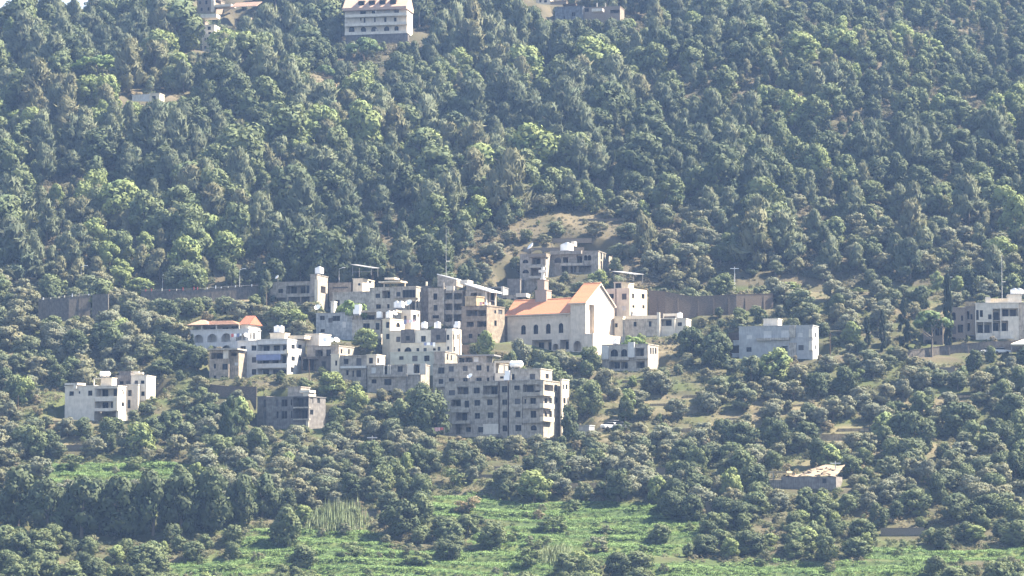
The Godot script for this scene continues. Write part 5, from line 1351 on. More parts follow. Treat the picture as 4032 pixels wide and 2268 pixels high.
	balcony(b, M.grey, -5.59, 1.92, 2.09, 2.9, 0, 1, "solid")
	bar(b, "column", M.beige, -5.58, -5.39, 0.35, 2.18, 0.7, 0.95)
	bar(b, "column", M.beige, -2.18, -2, 0.28, 2.11, 0.7, 0.95)
	block(b, M.grey, 0.18, 1.94, -7, 7.7, 0.4, 8.17, [], [[2.94, 3.26, 6.57, 4.98, "l"]], "slab")
	bar(b, "pillar", M.cream, 1.74, 2.62, 0.94, 6.27, 0.9, 1.4)
	b = thing("roof_hut", "cream rooftop hut under a dark slanted pergola beside the road", "hut", Vector3(-37.49, 55.54, -33), -18, "")
	block(b, M.cream, -2.57, -0.01, -7, 4.61, 0, 8.36, [[-1.22, 2.78, -0.5, 3.38, "w"]], [[4.42, 3.67, 6.34, 4.36, "w"]], "slab")
	pergola(b, -2.6, 2.4, 0.2, -4.5, 5.3, 8.0, M.greymetal)
	b = thing("low_wall_house", "long low beige building left of the cream rooftop hut", "house", Vector3(-40.49, 56.01, -34), -14, "village houses on the hillside")
	block(b, M.beige, -5.68, -0.01, -7, 3.16, 0, 6, [[-4.77, 1.73, -0.64, 2.1, "w"]], [], "slab")
	b = thing("apartment_house", "pale grey apartment house with sunlit right side above the umbrella pine", "apartment house", Vector3(-23.47, 47.6, -16), -22, "village houses on the hillside")
	block(b, M.lightgrey, -12.54, 0, -7, 9.22, 0, 3.6, [[-10.94, 6.59, -9.68, 7.7, "w"], [-9.07, 6.49, -6.96, 8.38, "l"], [-5.37, 6.79, -4.21, 7.96, "w"], [-3.68, 6.44, -0.26, 8.37, "l"], [-10.79, 3.92, -9.48, 5.04, "w"], [-7.8, 3.97, -7.13, 5.03, "w"], [-5.84, 3.74, -3.46, 5.67, "l"], [-2.41, 3.41, -0.3, 5.58, "l"]], [[0.33, 6.47, 1.24, 8.31, "w"], [2.12, 6.64, 2.91, 7.95, "w"], [0.34, 3.99, 1.26, 5.66, "w"], [0.48, 1.47, 1.39, 3.13, "w"]], "slab")
	block(b, M.grey, -5.7, 0.35, 6.28, 9.05, 0.9, 2, [[-4.96, 6.72, -3.8, 7.88, "w"], [-3.28, 6.37, 0.14, 8.29, "l"]], [], "slab")
	block(b, M.lightgrey, -23.6, -13.45, -7, 8.51, -2, 9, [[-22.83, 5.04, -21.64, 6.6, "w"]], [], "slab")
	bar(b, "terrace_frame", M.cream, -10.53, -10.26, 9.49, 10.78, -4, -3.8)
	bar(b, "terrace_frame", M.cream, -4.9, -4.64, 9.32, 10.9, -4, -3.8)
	bar(b, "terrace_canopy", M.cream, -10.61, -4.59, 10.45, 10.79, -5, -1)
	bar(b, "terrace_canopy", M.white, -9.87, -7.21, 11.38, 11.82, -6, -3)
	bar(b, "chimney", M.cream, 0.99, 1.3, 9.46, 10.55, -4, -3.4)
	b = thing("blue_house", "pale blue two-storey house with dark loggia behind the twin green trees", "house", Vector3(-31.6, 43.14, -6), -16, "village houses on the hillside")
	block(b, M.paleblue, -16.63, -7.36, -7, 6.68, 0, 9, [[-15.67, 4.93, -14.4, 6.04, "w"], [-13.52, 4.28, -12.38, 5.4, "w"], [-12.4, 4.63, -10.46, 5.92, "w"], [-15.44, 1.95, -14.39, 2.74, "w"], [-9.86, 3.01, -8.98, 4.44, "v"]], [], "slab")
	block(b, M.lightgrey, -7.35, -0.05, -7, 4.76, 0, 8, [[-4.54, 2.39, -2.89, 3.97, "w"], [-1.38, 2.34, -0.39, 3.99, "w"]], [], "slab")
	block(b, M.grey, -7.57, -0.05, 4.8, 6.76, -0.6, 6, [[-5.06, 4.85, -1.85, 5.99, "l"]], [], "slab")
	bar(b, "eave", M.grey, -5.03, 3.97, 6.54, 7.11, -4, 0.6)
	b = thing("narrow_house", "narrow white house strip left of the umbrella pine", "house", Vector3(-43.28, 45.66, -11), -16, "")
	block(b, M.white, -0.82, 0.02, -7, 7.12, 0, 2.17, [], [], "slab")
	b = thing("white_terrace_house", "white stepped terraces with parapets below the apartment house", "house", Vector3(-24.44, 43.73, -8), -28, "village houses on the hillside")
	block(b, M.white, -2.78, 0.02, -7, 6.67, 0, 4.31, [[-1.99, 4.01, -1.23, 5.31, "w"]], [[0.88, 4.11, 2.56, 5.64, "w"], [3.07, 5.17, 3.86, 6.42, "w"]], "par")
	b = thing("cream_tower_house", "tall cream house with two columns of windows left of the ruined rowhouse", "house", Vector3(-29.26, 40.52, -1), -35, "village houses on the hillside")
	block(b, M.cream, -2.25, 0.03, -7, 7.31, 0, 5.85, [[-1.2, 5.08, -0.09, 6.52, "w"], [-1.19, 2.37, -0.09, 3.69, "w"]], [[2.46, 5.37, 4.04, 6.56, "a"]], "slab")
	b = thing("weathered_rowhouse", "weathered rowhouse of white and grey bays with sunlit piped side wall", "rowhouse", Vector3(-14.13, 36.77, 7), -24, "village houses on the hillside")
	block(b, M.cream, -16.52, -13.56, -7, 8.06, 0, 9, [[-14.82, 5.32, -13.68, 6.57, "w"], [-14.38, 3.01, -13.68, 3.78, "w"]], [], "slab")
	block(b, M.darkgrey, -13.31, -9.76, 5.06, 8.24, 0.5, 9, [[-12.05, 5.52, -10.98, 6.69, "w"]], [], "par")
	block(b, M.white, -9.95, -5.56, 4.99, 7.95, 0.1, 9, [[-8.2, 5.19, -6.93, 6.61, "w"]], [], "par")
	block(b, M.darkgrey, -5.32, -1.53, 4.86, 8.18, 0.6, 9, [[-3.99, 5.52, -2.86, 6.75, "w"]], [], "par")
	block(b, M.white, -1.72, 0.16, -7, 8.14, 0.2, 4.91, [[-1.41, 5.44, -0.72, 6.69, "w"], [-1.28, 3.08, -0.73, 3.94, "w"]], [[0.46, 5.52, 1.16, 6.77, "w"], [2.82, 5.76, 3.46, 6.9, "w"], [0.76, 2.74, 1.67, 3.88, "w"], [2.36, 2.85, 2.75, 6.8, "n"]], "par")
	block(b, M.cream, -13.4, -1.62, -7, 4.97, 0.3, 9, [[-12.48, 2.9, -10.57, 3.98, "a"], [-3.72, 2.92, -2.96, 3.89, "w"], [-9.3, 2.92, -8.54, 3.71, "w"], [-7.46, 2.88, -6.57, 3.73, "w"], [-4.92, 2.99, -4.16, 3.61, "w"]], [], "slab")
	bar(b, "drainpipe", M.brown, 0.35, 0.49, 0.83, 7.68, 0.25, 0.4)
	bar(b, "drainpipe", M.brown, 1.13, 1.29, 1.02, 7.04, -1.5, -1.35)
	b = thing("green_house", "pale green single-storey front under the weathered rowhouse", "house", Vector3(-15.76, 33.71, 13), -20, "village houses on the hillside")
	block(b, M.palegreen, -13.8, -2.62, -7, 5.5, 0, 7, [[-11.55, 3.66, -10.44, 4.52, "w"], [-8.22, 3.24, -6.87, 4.58, "w"], [-5.22, 3.19, -3.86, 4.57, "w"]], [], "slab")
	block(b, M.grey, -2.35, 0.34, -7, 5.42, 0.8, 8.4, [], [[1.27, 3.49, 2.14, 4.83, "w"], [3.77, 3.52, 4.59, 4.75, "w"]], "slab")
	b = thing("unfinished_tower", "tall unfinished grey concrete building with open bays and slanted roof", "building", Vector3(-12.15, 46.88, -14), -18, "village houses on the hillside")
	block(b, M.plaingrey, -11.72, -9.49, -7, 10.12, -2, 10, [], [], "slab")
	block(b, M.grey, -8.71, -4.7, -7, 9.5, 0.2, 10, [[-7.42, 6.57, -6.41, 8.16, "w"], [-7.34, 3.89, -6.3, 5.34, "w"], [-7.62, 1.99, -5.94, 2.81, "w"]], [], "slab")
	block(b, M.grey, -4.77, 0, -7, 8.8, 0, 10, [[-4.46, 6.57, -2.31, 8.17, "d"], [-2.06, 6.52, -0.12, 8.11, "d"], [-4.46, 3.98, -2.3, 5.57, "d"], [-2.06, 3.93, -0.12, 5.52, "d"], [-4.45, 1.09, -2.3, 2.92, "d"], [-2.06, 1.04, -0.12, 2.87, "d"]], [], "slab")
	bar(b, "column", M.lightgrey, -4.87, -4.56, 1.14, 10.77, 0.2, 0.5)
	bar(b, "column", M.lightgrey, -2.39, -2.09, -0.34, 9.88, 0.02, 0.35)
	bar(b, "roof_box", M.white, -4.19, -2.41, 8.59, 9.84, -3, 0.1)
	bar(b, "roof_box", M.white, -1.27, 0.76, 10.44, 11.45, -6, -2)
	mono_wall(b, M.grey, -7.47, -2.56, 10.06, 13.03, 11.64, -3, 5)
	b = thing("slant_roof_house", "house with white slanted metal roof over glazed upper floor", "house", Vector3(-6.37, 45.54, -11), -30, "village houses on the hillside")
	block(b, M.grey, -5.7, 0, -7, 9.85, 0, 5.2, [[-4.31, 8.5, -2.5, 9.39, "l"], [-2.16, 7.88, -1.11, 9.2, "l"], [-2.49, 6.31, -0.14, 7.32, "l"]], [[0.42, 6.29, 1.56, 9.31, "d"], [2.38, 7.63, 4.09, 9.41, "w"], [2.51, 6.44, 4.34, 7.38, "w"]], "none")
	lean_roof(b, M.whitemetal, -5.52, 1.52, 0.8, -5.2, 11.73, 9.63)
	mono_wall(b, M.grey, -5.7, 0, 9.85, 11.48, 9.53, -.3, 4.7)
	bar(b, "column", M.white, -0.05, 0.34, 6.13, 9.48, -0.1, 0.25)
	b = thing("beige_house", "beige house with sunlit yellowish right wall left of the church", "house", Vector3(-6.08, 42.27, -5), -33, "village houses on the hillside")
	block(b, M.tan, -7.36, 0, -7, 9.06, 0, 7.88, [[-5.98, 6.61, -2.67, 8.08, "l"], [-2.55, 6.5, -0.28, 7.92, "l"], [-5.86, 4.01, -3.8, 5.25, "l"], [-2.83, 3.89, -0.12, 5.24, "l"], [-5.31, 1.26, -4.18, 2.33, "w"], [-2.63, 1.06, -0.76, 2.23, "w"]], [[5.01, 7.23, 6.82, 8.33, "w"], [3.31, 4.25, 4.36, 5.59, "w"], [3.32, 7.26, 4.13, 8.08, "w"]], "slab")
	block(b, M.sand, -5.99, -2.68, 9.05, 11.38, 0.5, 3.5, [], [], "slab")
	block(b, M.tan, -5.13, -1.01, -7, -0.59, 4, 4, [], [], "par")
	b = thing("back_house", "small grey house with white roof slab behind the slanted metal roof", "house", Vector3(1.3, 54.8, -31), -14, "village houses on the hillside")
	block(b, M.grey, -3.85, 0, -7, 1.01, 0, 9.83, [[-3.71, -0.78, -2.71, 0.31, "w"], [-1.55, -0.81, -0.85, 0.15, "w"]], [[1.02, -1.09, 4.62, 0.4, "w"]], "slab")
	bar(b, "roof_slab", M.white, -0.3, 2.42, 0.42, 1.4, -6, 0.3)
	block(b, M.greymetal, -8.12, -4.05, -7, 3.29, -2, 5, [[-7.1, 1.3, -4.3, 2.91, "d"]], [], "slab")
	bar(b, "frame", M.white, -4.58, -3.97, 1.15, 3.37, -2, -1.7)
	block(b, M.plaingrey, -6.04, -2.69, -7, 6.26, -14, 5, [], [], "slab")
	b = thing("upper_house", "long grey house on stilts with arches above the church", "house", Vector3(22.12, 62.87, -50), -16, "village houses on the hillside")
	block(b, M.grey, -12.51, 0.02, -7, 5.8, 0, 14.72, [[-11.68, 2.88, -9.81, 4.28, "a"], [-9.37, 2.87, -8.01, 4.29, "l"], [-5.71, 2.78, -4.25, 4.56, "l"], [-3.77, 3.31, -2.85, 4.73, "a"], [-2.84, 3.29, -1.86, 4.7, "a"], [-7.35, 0.27, -5.91, 2.02, "d"], [-9.72, 0.45, -7.99, 2.07, "d"], [-5.2, 0.24, -1.81, 2.01, "d"]], [[2.48, 3.81, 3.95, 5.55, "w"], [5.58, 4.18, 6.72, 5.55, "w"], [8.18, 4.28, 9.32, 5.55, "w"], [2.45, 1.01, 3.92, 3.4, "w"], [5.56, 1.25, 6.7, 3.65, "w"], [10.21, 2.68, 11.94, 3.81, "w"]], "slab")
	balcony(b, M.lightgrey, -9.84, -3.79, 1.97, 2.62, 0, 1.2, "solid")
	bar(b, "eave", M.grey, -12.51, -4.2, 4.99, 5.86, -3, 1)
	bar(b, "stilt", M.plaingrey, -7.8, -7.62, -3.16, 2, 0.8, 1)
	bar(b, "stilt", M.plaingrey, -6.42, -6.24, -3.19, 1.97, 0.8, 1)
	bar(b, "roof_box", M.white, -8.81, -7.76, 7.74, 8.96, -8, -6)
	b = thing("upper_left_house", "narrow grey house with white balcony slabs left of the stilted house", "house", Vector3(8.63, 61.71, -48), -16, "village houses on the hillside")
	block(b, M.grey, -6.86, 0.01, -7, 6.03, 0, 9, [[-6.2, 3.64, -4.62, 4.62, "a"], [-3.59, 3.36, -1.38, 5, "l"], [-6.21, 1.06, -4.48, 2.02, "a"], [-3.99, 0.38, -1.17, 2.35, "d"]], [], "slab")
	balcony(b, M.lightgrey, -4.07, 0.28, 2.33, 2.98, 0, 1.3, "solid")
	balcony(b, M.lightgrey, -4.07, 0.28, -0.44, 0.21, 0, 1.3, "solid")
	bar(b, "eave", M.stone, -4.43, 0.4, 5.11, 6, -2, 0.9)
	b = thing("sunlit_white_house", "cream white house with rooftop hut and pergola behind the church", "house", Vector3(28.97, 49.59, -20), -30, "village houses on the hillside")
	block(b, M.cream, -6.58, 0, -7, 7.1, 0, 9.33, [[-5.82, 4.6, -4.46, 5.84, "w"], [-2.2, 4.27, -0.88, 5.78, "w"], [-2.07, 1.6, -0.97, 2.73, "v"]], [[1.24, 4.57, 2.38, 5.84, "w"], [6.29, 4.87, 8.04, 6.12, "w"], [1.37, 2.28, 2.63, 2.99, "w"], [6.72, 2.44, 8, 3.32, "w"]], "par")
	block(b, M.cream, -5.97, -3.77, 7.36, 8.98, -3, 6.4, [[-5.63, 7.47, -3.97, 8.69, "w"]], [], "slab")
	pergola(b, -5.97, -0.57, -3, -8, 8.98, 11.58, M.greymetal)
	bar(b, "drainpipe", M.brown, -3.89, -3.73, 0.27, 7.07, 0.02, 0.12)
	b = thing("terrace_house", "long white terrace house with canopy right of the church", "house", Vector3(35.24, 44.17, -10), -15, "village houses on the hillside")
	block(b, M.cream, -10.58, -8.5, -7, 4.97, 0.3, 8, [[-10.46, 2.31, -9.79, 3.29, "w"]], [], "slab")
	block(b, M.lightgrey, -8.57, -0.03, -7, 4.23, 0, 8, [[-2.11, 2.33, -1.44, 3.64, "w"], [-5.92, 2.41, -5.12, 3.59, "w"]], [], "slab")
	block(b, M.white, 0.43, 4.03, -7, 4.45, -1.5, 6, [[0.67, 2.54, 3.25, 4.2, "l"]], [], "slab")
	block(b, M.white, 3.82, 6.62, -7, 4.41, -2.5, 6, [[4.5, 2.51, 5.57, 3.45, "w"]], [], "slab")
	bar(b, "pillar", M.white, -0.09, 0.6, -0.86, 5.82, -0.6, 0)
	bar(b, "roof_frame", M.white, 0.46, 3.88, 5.14, 5.77, -5, -4.7)
	bar(b, "roof_frame", M.white, 0.46, 0.7, 4.6, 5.79, -4.7, -4.5)
	bar(b, "roof_frame", M.white, 3.63, 3.88, 4.54, 5.74, -4.7, -4.5)
	bar(b, "terrace_parapet", M.cream, -8.76, -0.67, 4.38, 5.27, -3, -2.7)
	b = thing("church", "cream church with orange tiled gable roofs, arched windows and cross tower", "church", Vector3(17.62, 39.91, -1), -30, "")
	block(b, M.church, -22.37, -4.84, -7, 9.48, -1.3, 8.6, [[-18.55, 4.72, -17.25, 7.04, "a"], [-15.09, 4.71, -13.8, 7.07, "a"], [-11.62, 4.69, -10.34, 7.12, "a"], [-8.12, 4.77, -6.84, 7.17, "a"], [-15.5, 0.7, -10.05, 3.27, "l"], [-9.86, 0.59, -8.15, 2.2, "A"], [-7.74, 0.76, -5.31, 3.08, "l"]], [], "none")
	block(b, M.church, -4.12, -0.01, -7, 11.7, 0, 14.6, [[-3.3, 0.1, -1.24, 2.64, "A"]], [[1.86, 4.53, 4.44, 11.45, "n"]], "none")
	gable_roof(b, M.tile, -22.87, -4.74, -0.7, -10.5, 9.48, 3.9, M.church)
	gable_roof(b, M.tile, -4.52, 0.34, 0.5, -15.1, 11.7, 5.2, M.church)
	block(b, M.plaingrey, -24.54, -22.74, -7, 11.15, -2.4, 7, [], [], "slab")
	block(b, M.church, 0.04, 2.66, -7, 4.21, 1.2, 16.87, [], [], "par")
	bar(b, "cornice", M.church, -20.15, -5.83, 8.65, 8.99, -1.28, -1.1)
	block(b, M.pinkstone, -16.19, -14.21, 9.58, 18.27, -5.2, 2, [], [], "slab")
	block(b, M.pinkstone, -16.66, -13.5, 9.56, 15.75, -4.9, 2.5, [], [], "slab")
	cross(b, -15.55, 18.27, -6.8, 3.19)
	b = thing("arched_loggia_house", "two-storey grey and white house with arched openings below the church", "house", Vector3(31.96, 34.77, 12), -22, "village houses on the hillside")
	block(b, M.lightgrey, -11.52, -0.05, -7, 6.28, 0, 7.5, [[-9.39, 3.4, -7.52, 5.13, "a"], [-6.77, 3.35, -5.2, 5.12, "a"], [-3.16, 3.4, -1.01, 5.28, "l"], [-9.76, 0.54, -7.05, 2.17, "l"], [-6.76, 0.5, -5.04, 2.12, "l"], [-2.93, 0.49, -0.88, 2.15, "l"]], [[1.54, 3.91, 2.61, 5.4, "w"], [3.22, 4, 4.3, 5.49, "w"], [5.04, 4.1, 6.13, 5.59, "w"]], "slab")
	bar(b, "pilaster", M.bluewhite, -11.47, -9.79, 2.73, 5.91, 0.02, 0.5)
	bar(b, "pilaster", M.bluewhite, -4.82, -3.25, 3.06, 6.69, 0.02, 0.6)
	balcony(b, M.lightgrey, -9.44, -4.5, 2.43, 3.24, 0, 1.2, "solid")
	balcony(b, M.lightgrey, -3.01, 0.29, 2.67, 3.34, 0, 1, "solid")
	balcony(b, M.lightgrey, -10.93, 0.35, -0.43, 0.36, 0, 1.2, "solid")
	b = thing("grey_modern_house", "pale grey modern block with white roof room right of the church", "apartment house", Vector3(71.33, 37.88, 6), -20, "village houses on the hillside")
	block(b, M.midgrey, -18.15, -0.07, -7, 8, 0, 5.81, [[-16.26, 4.89, -14.88, 5.88, "v"], [-12.03, 4.99, -10.14, 6.77, "v"], [-7.74, 4.99, -5.93, 6.82, "v"], [-3.77, 5.15, -2.47, 6.14, "v"], [-16.34, 1.88, -15.06, 3, "w"], [-7.77, 1.85, -6.18, 3.08, "d"], [-3.56, 2.01, -2.29, 3.24, "w"]], [[2.17, 5.2, 3.25, 6.29, "w"], [2.36, 2.32, 3.31, 3.27, "w"]], "slab")
	bar(b, "pilaster", M.lightgrey, -5.66, -4.21, 5.08, 7.81, 0.02, 0.4)
	bar(b, "pilaster", M.lightgrey, -5.77, -4.04, -1.5, 3.84, 0.02, 0.35)
	bar(b, "balcony_front", M.lightgrey, -13.72, -5.67, 4.48, 5.05, 0.02, 0.7)
	block(b, M.midgrey, -19.86, -18.51, 3.57, 4.78, -1.2, 6, [], [], "slab")
	block(b, M.midgrey, -20.14, -18.53, 0.67, 1.69, -1.2, 6, [], [], "slab")
	block(b, M.brown, -21.5, -18.99, -7, 6.76, -3, 5, [[-21.37, 1.92, -19.17, 3.62, "d"]], [], "slab")
	block(b, M.white, -12.89, -9.28, 8.23, 9.93, -3, 3.65, [], [], "slab")
	bar(b, "balcony_end", M.white, -0.85, -0.03, 5.03, 6.9, 0.02, 0.55)
	bar(b, "balcony_end", M.white, -0.87, -0.06, 1.94, 4.13, 0.02, 0.55)
	b = thing("white_balcony_house", "white two-storey house with deep open balconies at the right edge", "house", Vector3(122.31, 43.23, -6), -6, "village houses on the hillside")
	block(b, M.white, -10.34, -0.05, -7, 8.82, 0, 9, [[-10.22, 4.66, -9.58, 7.1, "w"], [-9.35, 5.38, -8.58, 7.04, "w"], [-7.36, 4.81, -6.4, 6.01, "w"], [-6.27, 4.58, -4.43, 7.38, "l"], [-4.16, 5.49, -0.17, 7.44, "l"], [-10.16, 1.5, -8.52, 4.15, "l"], [-8.35, 1.49, -6.51, 4.14, "l"], [-6.31, 1.95, -4.47, 4.5, "l"], [-4.2, 1.94, -2.63, 4.48, "l"]], [], "slab")
	block(b, M.lightgrey, 0.02, 2.53, -7, 8.93, -1, 9, [], [], "slab")
	bar(b, "pillar", M.white, -10.46, -10.26, 1.13, 7.07, 0.02, 0.4)
	bar(b, "pillar", M.white, -6.51, -6.31, 1.1, 7.54, 0.02, 0.4)
	bar(b, "pillar", M.white, -4.46, -4.22, 1.93, 7.7, 0.02, 0.4)
	bar(b, "parapet", M.white, -10.38, -6.36, -0.34, 1.47, 0.3, 0.5)
	bar(b, "parapet", M.white, -4.54, -1.37, 0.03, 1.89, 0.6, 0.8)
	block(b, M.cream, -6.73, -2.36, 9.04, 10.06, -3, 5, [], [], "slab")
	block(b, M.white, -2.35, 0.92, 9.01, 11.05, -3, 6, [], [], "slab")
	bar(b, "roof_box", M.white, -7.82, -6.65, 8.92, 10.28, -3, -1)
	b = thing("old_stone_house", "old brown stone house with tall pointed arches beside cypress", "house", Vector3(111.97, 43.3, -7), -10, "village houses on the hillside")
	block(b, M.stone, -6.09, -2.49, -7, 7.73, 0, 8, [[-5.69, 4.56, -4.7, 6.53, "a"], [-3.46, 4.41, -2.95, 5.74, "w"], [-5.73, 1.21, -4.66, 3.3, "a"], [-4.28, 1.57, -2.99, 3.53, "w"], [-5.72, -1.13, -4.8, 0.49, "d"], [-4.05, -1.24, -3.22, 0.14, "d"]], [], "slab")
	block(b, M.stone, -2.5, -0.06, -7, 7.99, -0.6, 8, [[-2.02, 4.85, -1.43, 6.81, "l"], [-1.21, 4.77, -0.71, 6.09, "w"], [-1.97, 1.96, -1.3, 3.83, "l"], [-2.34, -0.25, -0.24, 0.94, "d"]], [], "slab")
	bar(b, "roof_heap", M.sand, -2.39, -0.05, 7.95, 9.14, -5, -1)
	b = thing("arched_annex", "small brown arcaded house with white roof slab under the pine", "house", Vector3(103.73, 42.06, -4), -10, "village houses on the hillside")
	block(b, M.stone, -4.78, -0.11, -7, 4.13, 0, 6, [[-3.43, 1.89, -2.24, 3.63, "a"], [-1.95, 1.88, -0.94, 3.7, "a"], [-0.76, 2.04, -0.26, 3.78, "a"], [-4.41, -0.73, -2.79, 0.88, "l"], [-2.27, -0.78, -1.63, 0.5, "w"]], [], "slab")
	bar(b, "roof_slab", M.lightgrey, -3.81, -0.18, 4.12, 5, -5, 0.4)
	b = thing("white_apartment_block", "white apartment block with blue awning and sunlit right side", "apartment block", Vector3(-52.73, 33.85, 14), -20, "village houses on the hillside")
	block(b, M.bluewhite, -12.57, -7.64, -7, 8.02, 0.2, 11, [[-11.9, 5.44, -10.5, 6.72, "w"], [-9.03, 5.57, -7.76, 6.82, "w"], [-11.75, 2.66, -10.43, 3.98, "w"], [-8.95, 2.75, -7.76, 4.05, "w"], [-11.73, -0.21, -10.41, 1.14, "w"], [-8.93, -0.09, -7.76, 1.23, "w"]], [], "slab")
	block(b, M.bluewhite, -7.73, 0.08, -7, 8.25, 0, 10.57, [[-7.56, 5.44, -0.04, 6.98, "l"], [-7.54, 2.48, -0.04, 4.51, "l"], [-7.52, -0.17, -0.04, 1.28, "l"]], [[2.33, 6.01, 4.42, 7.03, "w"], [6.26, 6.22, 8.38, 7.25, "w"], [2.37, 3.19, 4.46, 4.26, "w"], [6.77, 3.49, 8.39, 4.38, "w"], [1.97, 0.44, 3.81, 1.69, "w"]], "slab")
	bar(b, "awning", M.blueawning, -7.47, -1.35, 3.21, 4.54, 0.02, 0.9)
	block(b, M.cream, -6.18, -2.37, 8.49, 9.93, -4, 2.69, [], [], "slab")
	block(b, M.cream, -2.21, 1.79, 8.52, 9.33, -6, 5, [], [], "slab")
	bar(b, "balcony_front", M.bluewhite, -7.57, 0.36, 4.63, 5.42, 0.02, 0.5)
	bar(b, "balcony_front", M.bluewhite, -7.54, 0.38, 1.45, 2.47, 0.02, 0.5)
	bar(b, "balcony_front", M.bluewhite, -7.53, 0.4, -0.99, -0.18, 0.02, 0.5)
	side_balcony(b, M.cream, 0.11, 1.51, -0.71, 4.72, 5.6, 0.8)
	b = thing("grey_terrace_house", "grey house with deep terrace beside the white apartment block", "house", Vector3(-40.81, 34.81, 11), -24, "village houses on the hillside")
	block(b, M.grey, -8.49, 0.07, -7, 5.91, 0, 7.86, [[-6.17, 3.41, -4.19, 4.92, "l"], [-3.25, 3.33, -2.05, 4.96, "w"]], [[0.98, 3.99, 1.81, 5.09, "w"], [4.77, 4.02, 5.61, 5.29, "w"]], "slab")
	block(b, M.darkgrey, -8.45, -0.69, -7, 3.24, 2.5, 4, [[-8.16, 0.03, -6.73, 2.74, "d"], [-6.53, -0.02, -4, 2.68, "d"], [-3.17, 0.46, -2.06, 2.11, "w"]], [], "slab")
	block(b, M.cream, -0.49, 1.71, -7, 3.71, 2.9, 4, [[0.61, 0.95, 1.15, 2.15, "w"]], [], "slab")
	block(b, M.white, -10.09, -6.46, 6.14, 9.01, -2.5, 6, [[-9.97, 7.73, -9.46, 8.76, "w"]], [], "slab")
	b = thing("small_grey_house", "small two-storey grey house with blue white ground floor", "house", Vector3(-34.06, 32.36, 16), -18, "village houses on the hillside")
	block(b, M.grey, -6.44, 0.07, -7, 5.77, 0, 7, [[-5.63, 3.69, -4.41, 4.99, "w"], [-2.46, 3.32, -1.17, 5.07, "w"], [-4.98, 1.09, -4.38, 2.34, "w"], [-3.44, 0.73, -3.01, 2.2, "w"], [-2.42, 0.66, -1.26, 2.3, "w"]], [], "slab")
	bar(b, "ground_floor_band", M.bluewhite, -6.11, 0.22, 2.69, 3.22, 0.02, 0.8)
	block(b, M.cream, 0.23, 2.7, 3.32, 5.91, 0.3, 5.68, [[0.8, 3.74, 1.82, 5.1, "w"]], [[0.39, 3.84, 1.82, 5.09, "w"]], "slab")
	b = thing("patchwork_house", "grey house with white panels and columns above the olive trees", "house", Vector3(-21.1, 29.25, 23), -15, "village houses on the hillside")
	block(b, M.grey, -12.92, -3.51, -7, 6.36, 0, 8, [[-11.96, 4.42, -10.89, 5.79, "v"], [-8.98, 4, -7.26, 6.11, "l"], [-5.58, 4.64, -4.35, 5.99, "w"], [-11.89, 2.04, -10.7, 3, "w"], [-8.81, 1.61, -7.08, 3.07, "w"], [-8.67, -0.89, -7.18, 0.34, "d"]], [], "slab")
	block(b, M.grey, -3.67, -0.11, -7, 6.53, -0.5, 7, [[-1.76, 4.32, -0.46, 6.28, "l"]], [], "slab")
	bar(b, "panel", M.white, -3.46, -1.8, 4.26, 6.49, -0.4, -0.2)
	bar(b, "panel", M.white, -0.28, 1.19, 3.95, 6.56, -0.4, -0.2)
	bar(b, "column", M.white, -8.95, -8.66, 3.93, 6.32, 0.02, 0.3)
	bar(b, "column", M.white, -7.95, -7.66, 3.92, 6.31, 0.02, 0.3)
	bar(b, "column", M.white, -7.47, -7.18, 3.91, 6.3, 0.02, 0.3)
	balcony(b, M.grey, -12.66, -3.02, 3.54, 4.04, 0, 0.8, "solid")
	bar(b, "clothes_rail", M.white, -3.39, -0.19, 3.96, 4.28, 0.3, 0.5)
	b = thing("red_roof_villa", "villa with orange tiled roof terrace and rows of white arches", "villa", Vector3(-63.13, 40.37, -1), -20, "village houses on the hillside")
	block(b, M.bluewhite, -15.35, 0.08, -7, 5.04, 0, 6.85, [[-14.41, 1.87, -11.97, 3.88, "A"], [-10.88, 1.96, -8.27, 3.97, "A"], [-7.17, 1.93, -4.52, 4.06, "A"], [-3.33, 2.14, -0.74, 4.07, "A"], [-13.34, -0.01, -11.85, 1.05, "A"], [-10.64, -0.07, -8.19, 1.11, "A"], [-7, -0.15, -4.6, 1.18, "A"]], [[0.87, 2.6, 1.72, 4.11, "w"], [2.52, 2.58, 3.56, 4.22, "w"], [5.41, 4.52, 6.15, 4.79, "w"]], "slab")
	block(b, M.white, -2.76, -0.63, 5, 6.23, -1.5, 6.58, [], [], "none")
	hip_roof(b, M.paletile, -15.95, -2.36, .7, -7.5, 6.12, 1.2, 0.46)
	bar(b, "post", M.white, -12.42, -12.16, 5.14, 6.18, 0.1, 0.25)
	bar(b, "post", M.white, -8.5, -8.24, 5.05, 6.09, 0.1, 0.25)
	bar(b, "post", M.white, -2.52, -2.26, 4.92, 5.96, 0.1, 0.25)
	block(b, M.white, -13.43, -3.23, 5.21, 6.16, -2.5, 5, [[-13.17, 5.26, -3.75, 5.91, "l"]], [], "none")
	hip_roof(b, M.redtile, -3.16, -0.23, -1.1, -8.48, 6.23, 2.2, 0.1)
	hip_roof(b, M.paletile, -15.85, -10.15, 1.0, -4.5, 6.17, 1.35)
	b = thing("beige_lower_house", "beige house with glazed green veranda below the red roof villa", "house", Vector3(-63.8, 32.51, 17), -16, "village houses on the hillside")
	block(b, M.beige, -7.25, -2.39, -7, 6.92, 0, 7, [[-6.79, 4.77, -3.8, 6.2, "l"], [-6.19, 2.49, -5.59, 3.62, "w"], [-4, 2.18, -2.74, 3.59, "w"], [-6.16, -0.49, -5.49, 0.87, "w"], [-4.38, -0.33, -3.62, 0.78, "a"], [-3.34, -0.35, -2.64, 0.76, "a"]], [], "slab")
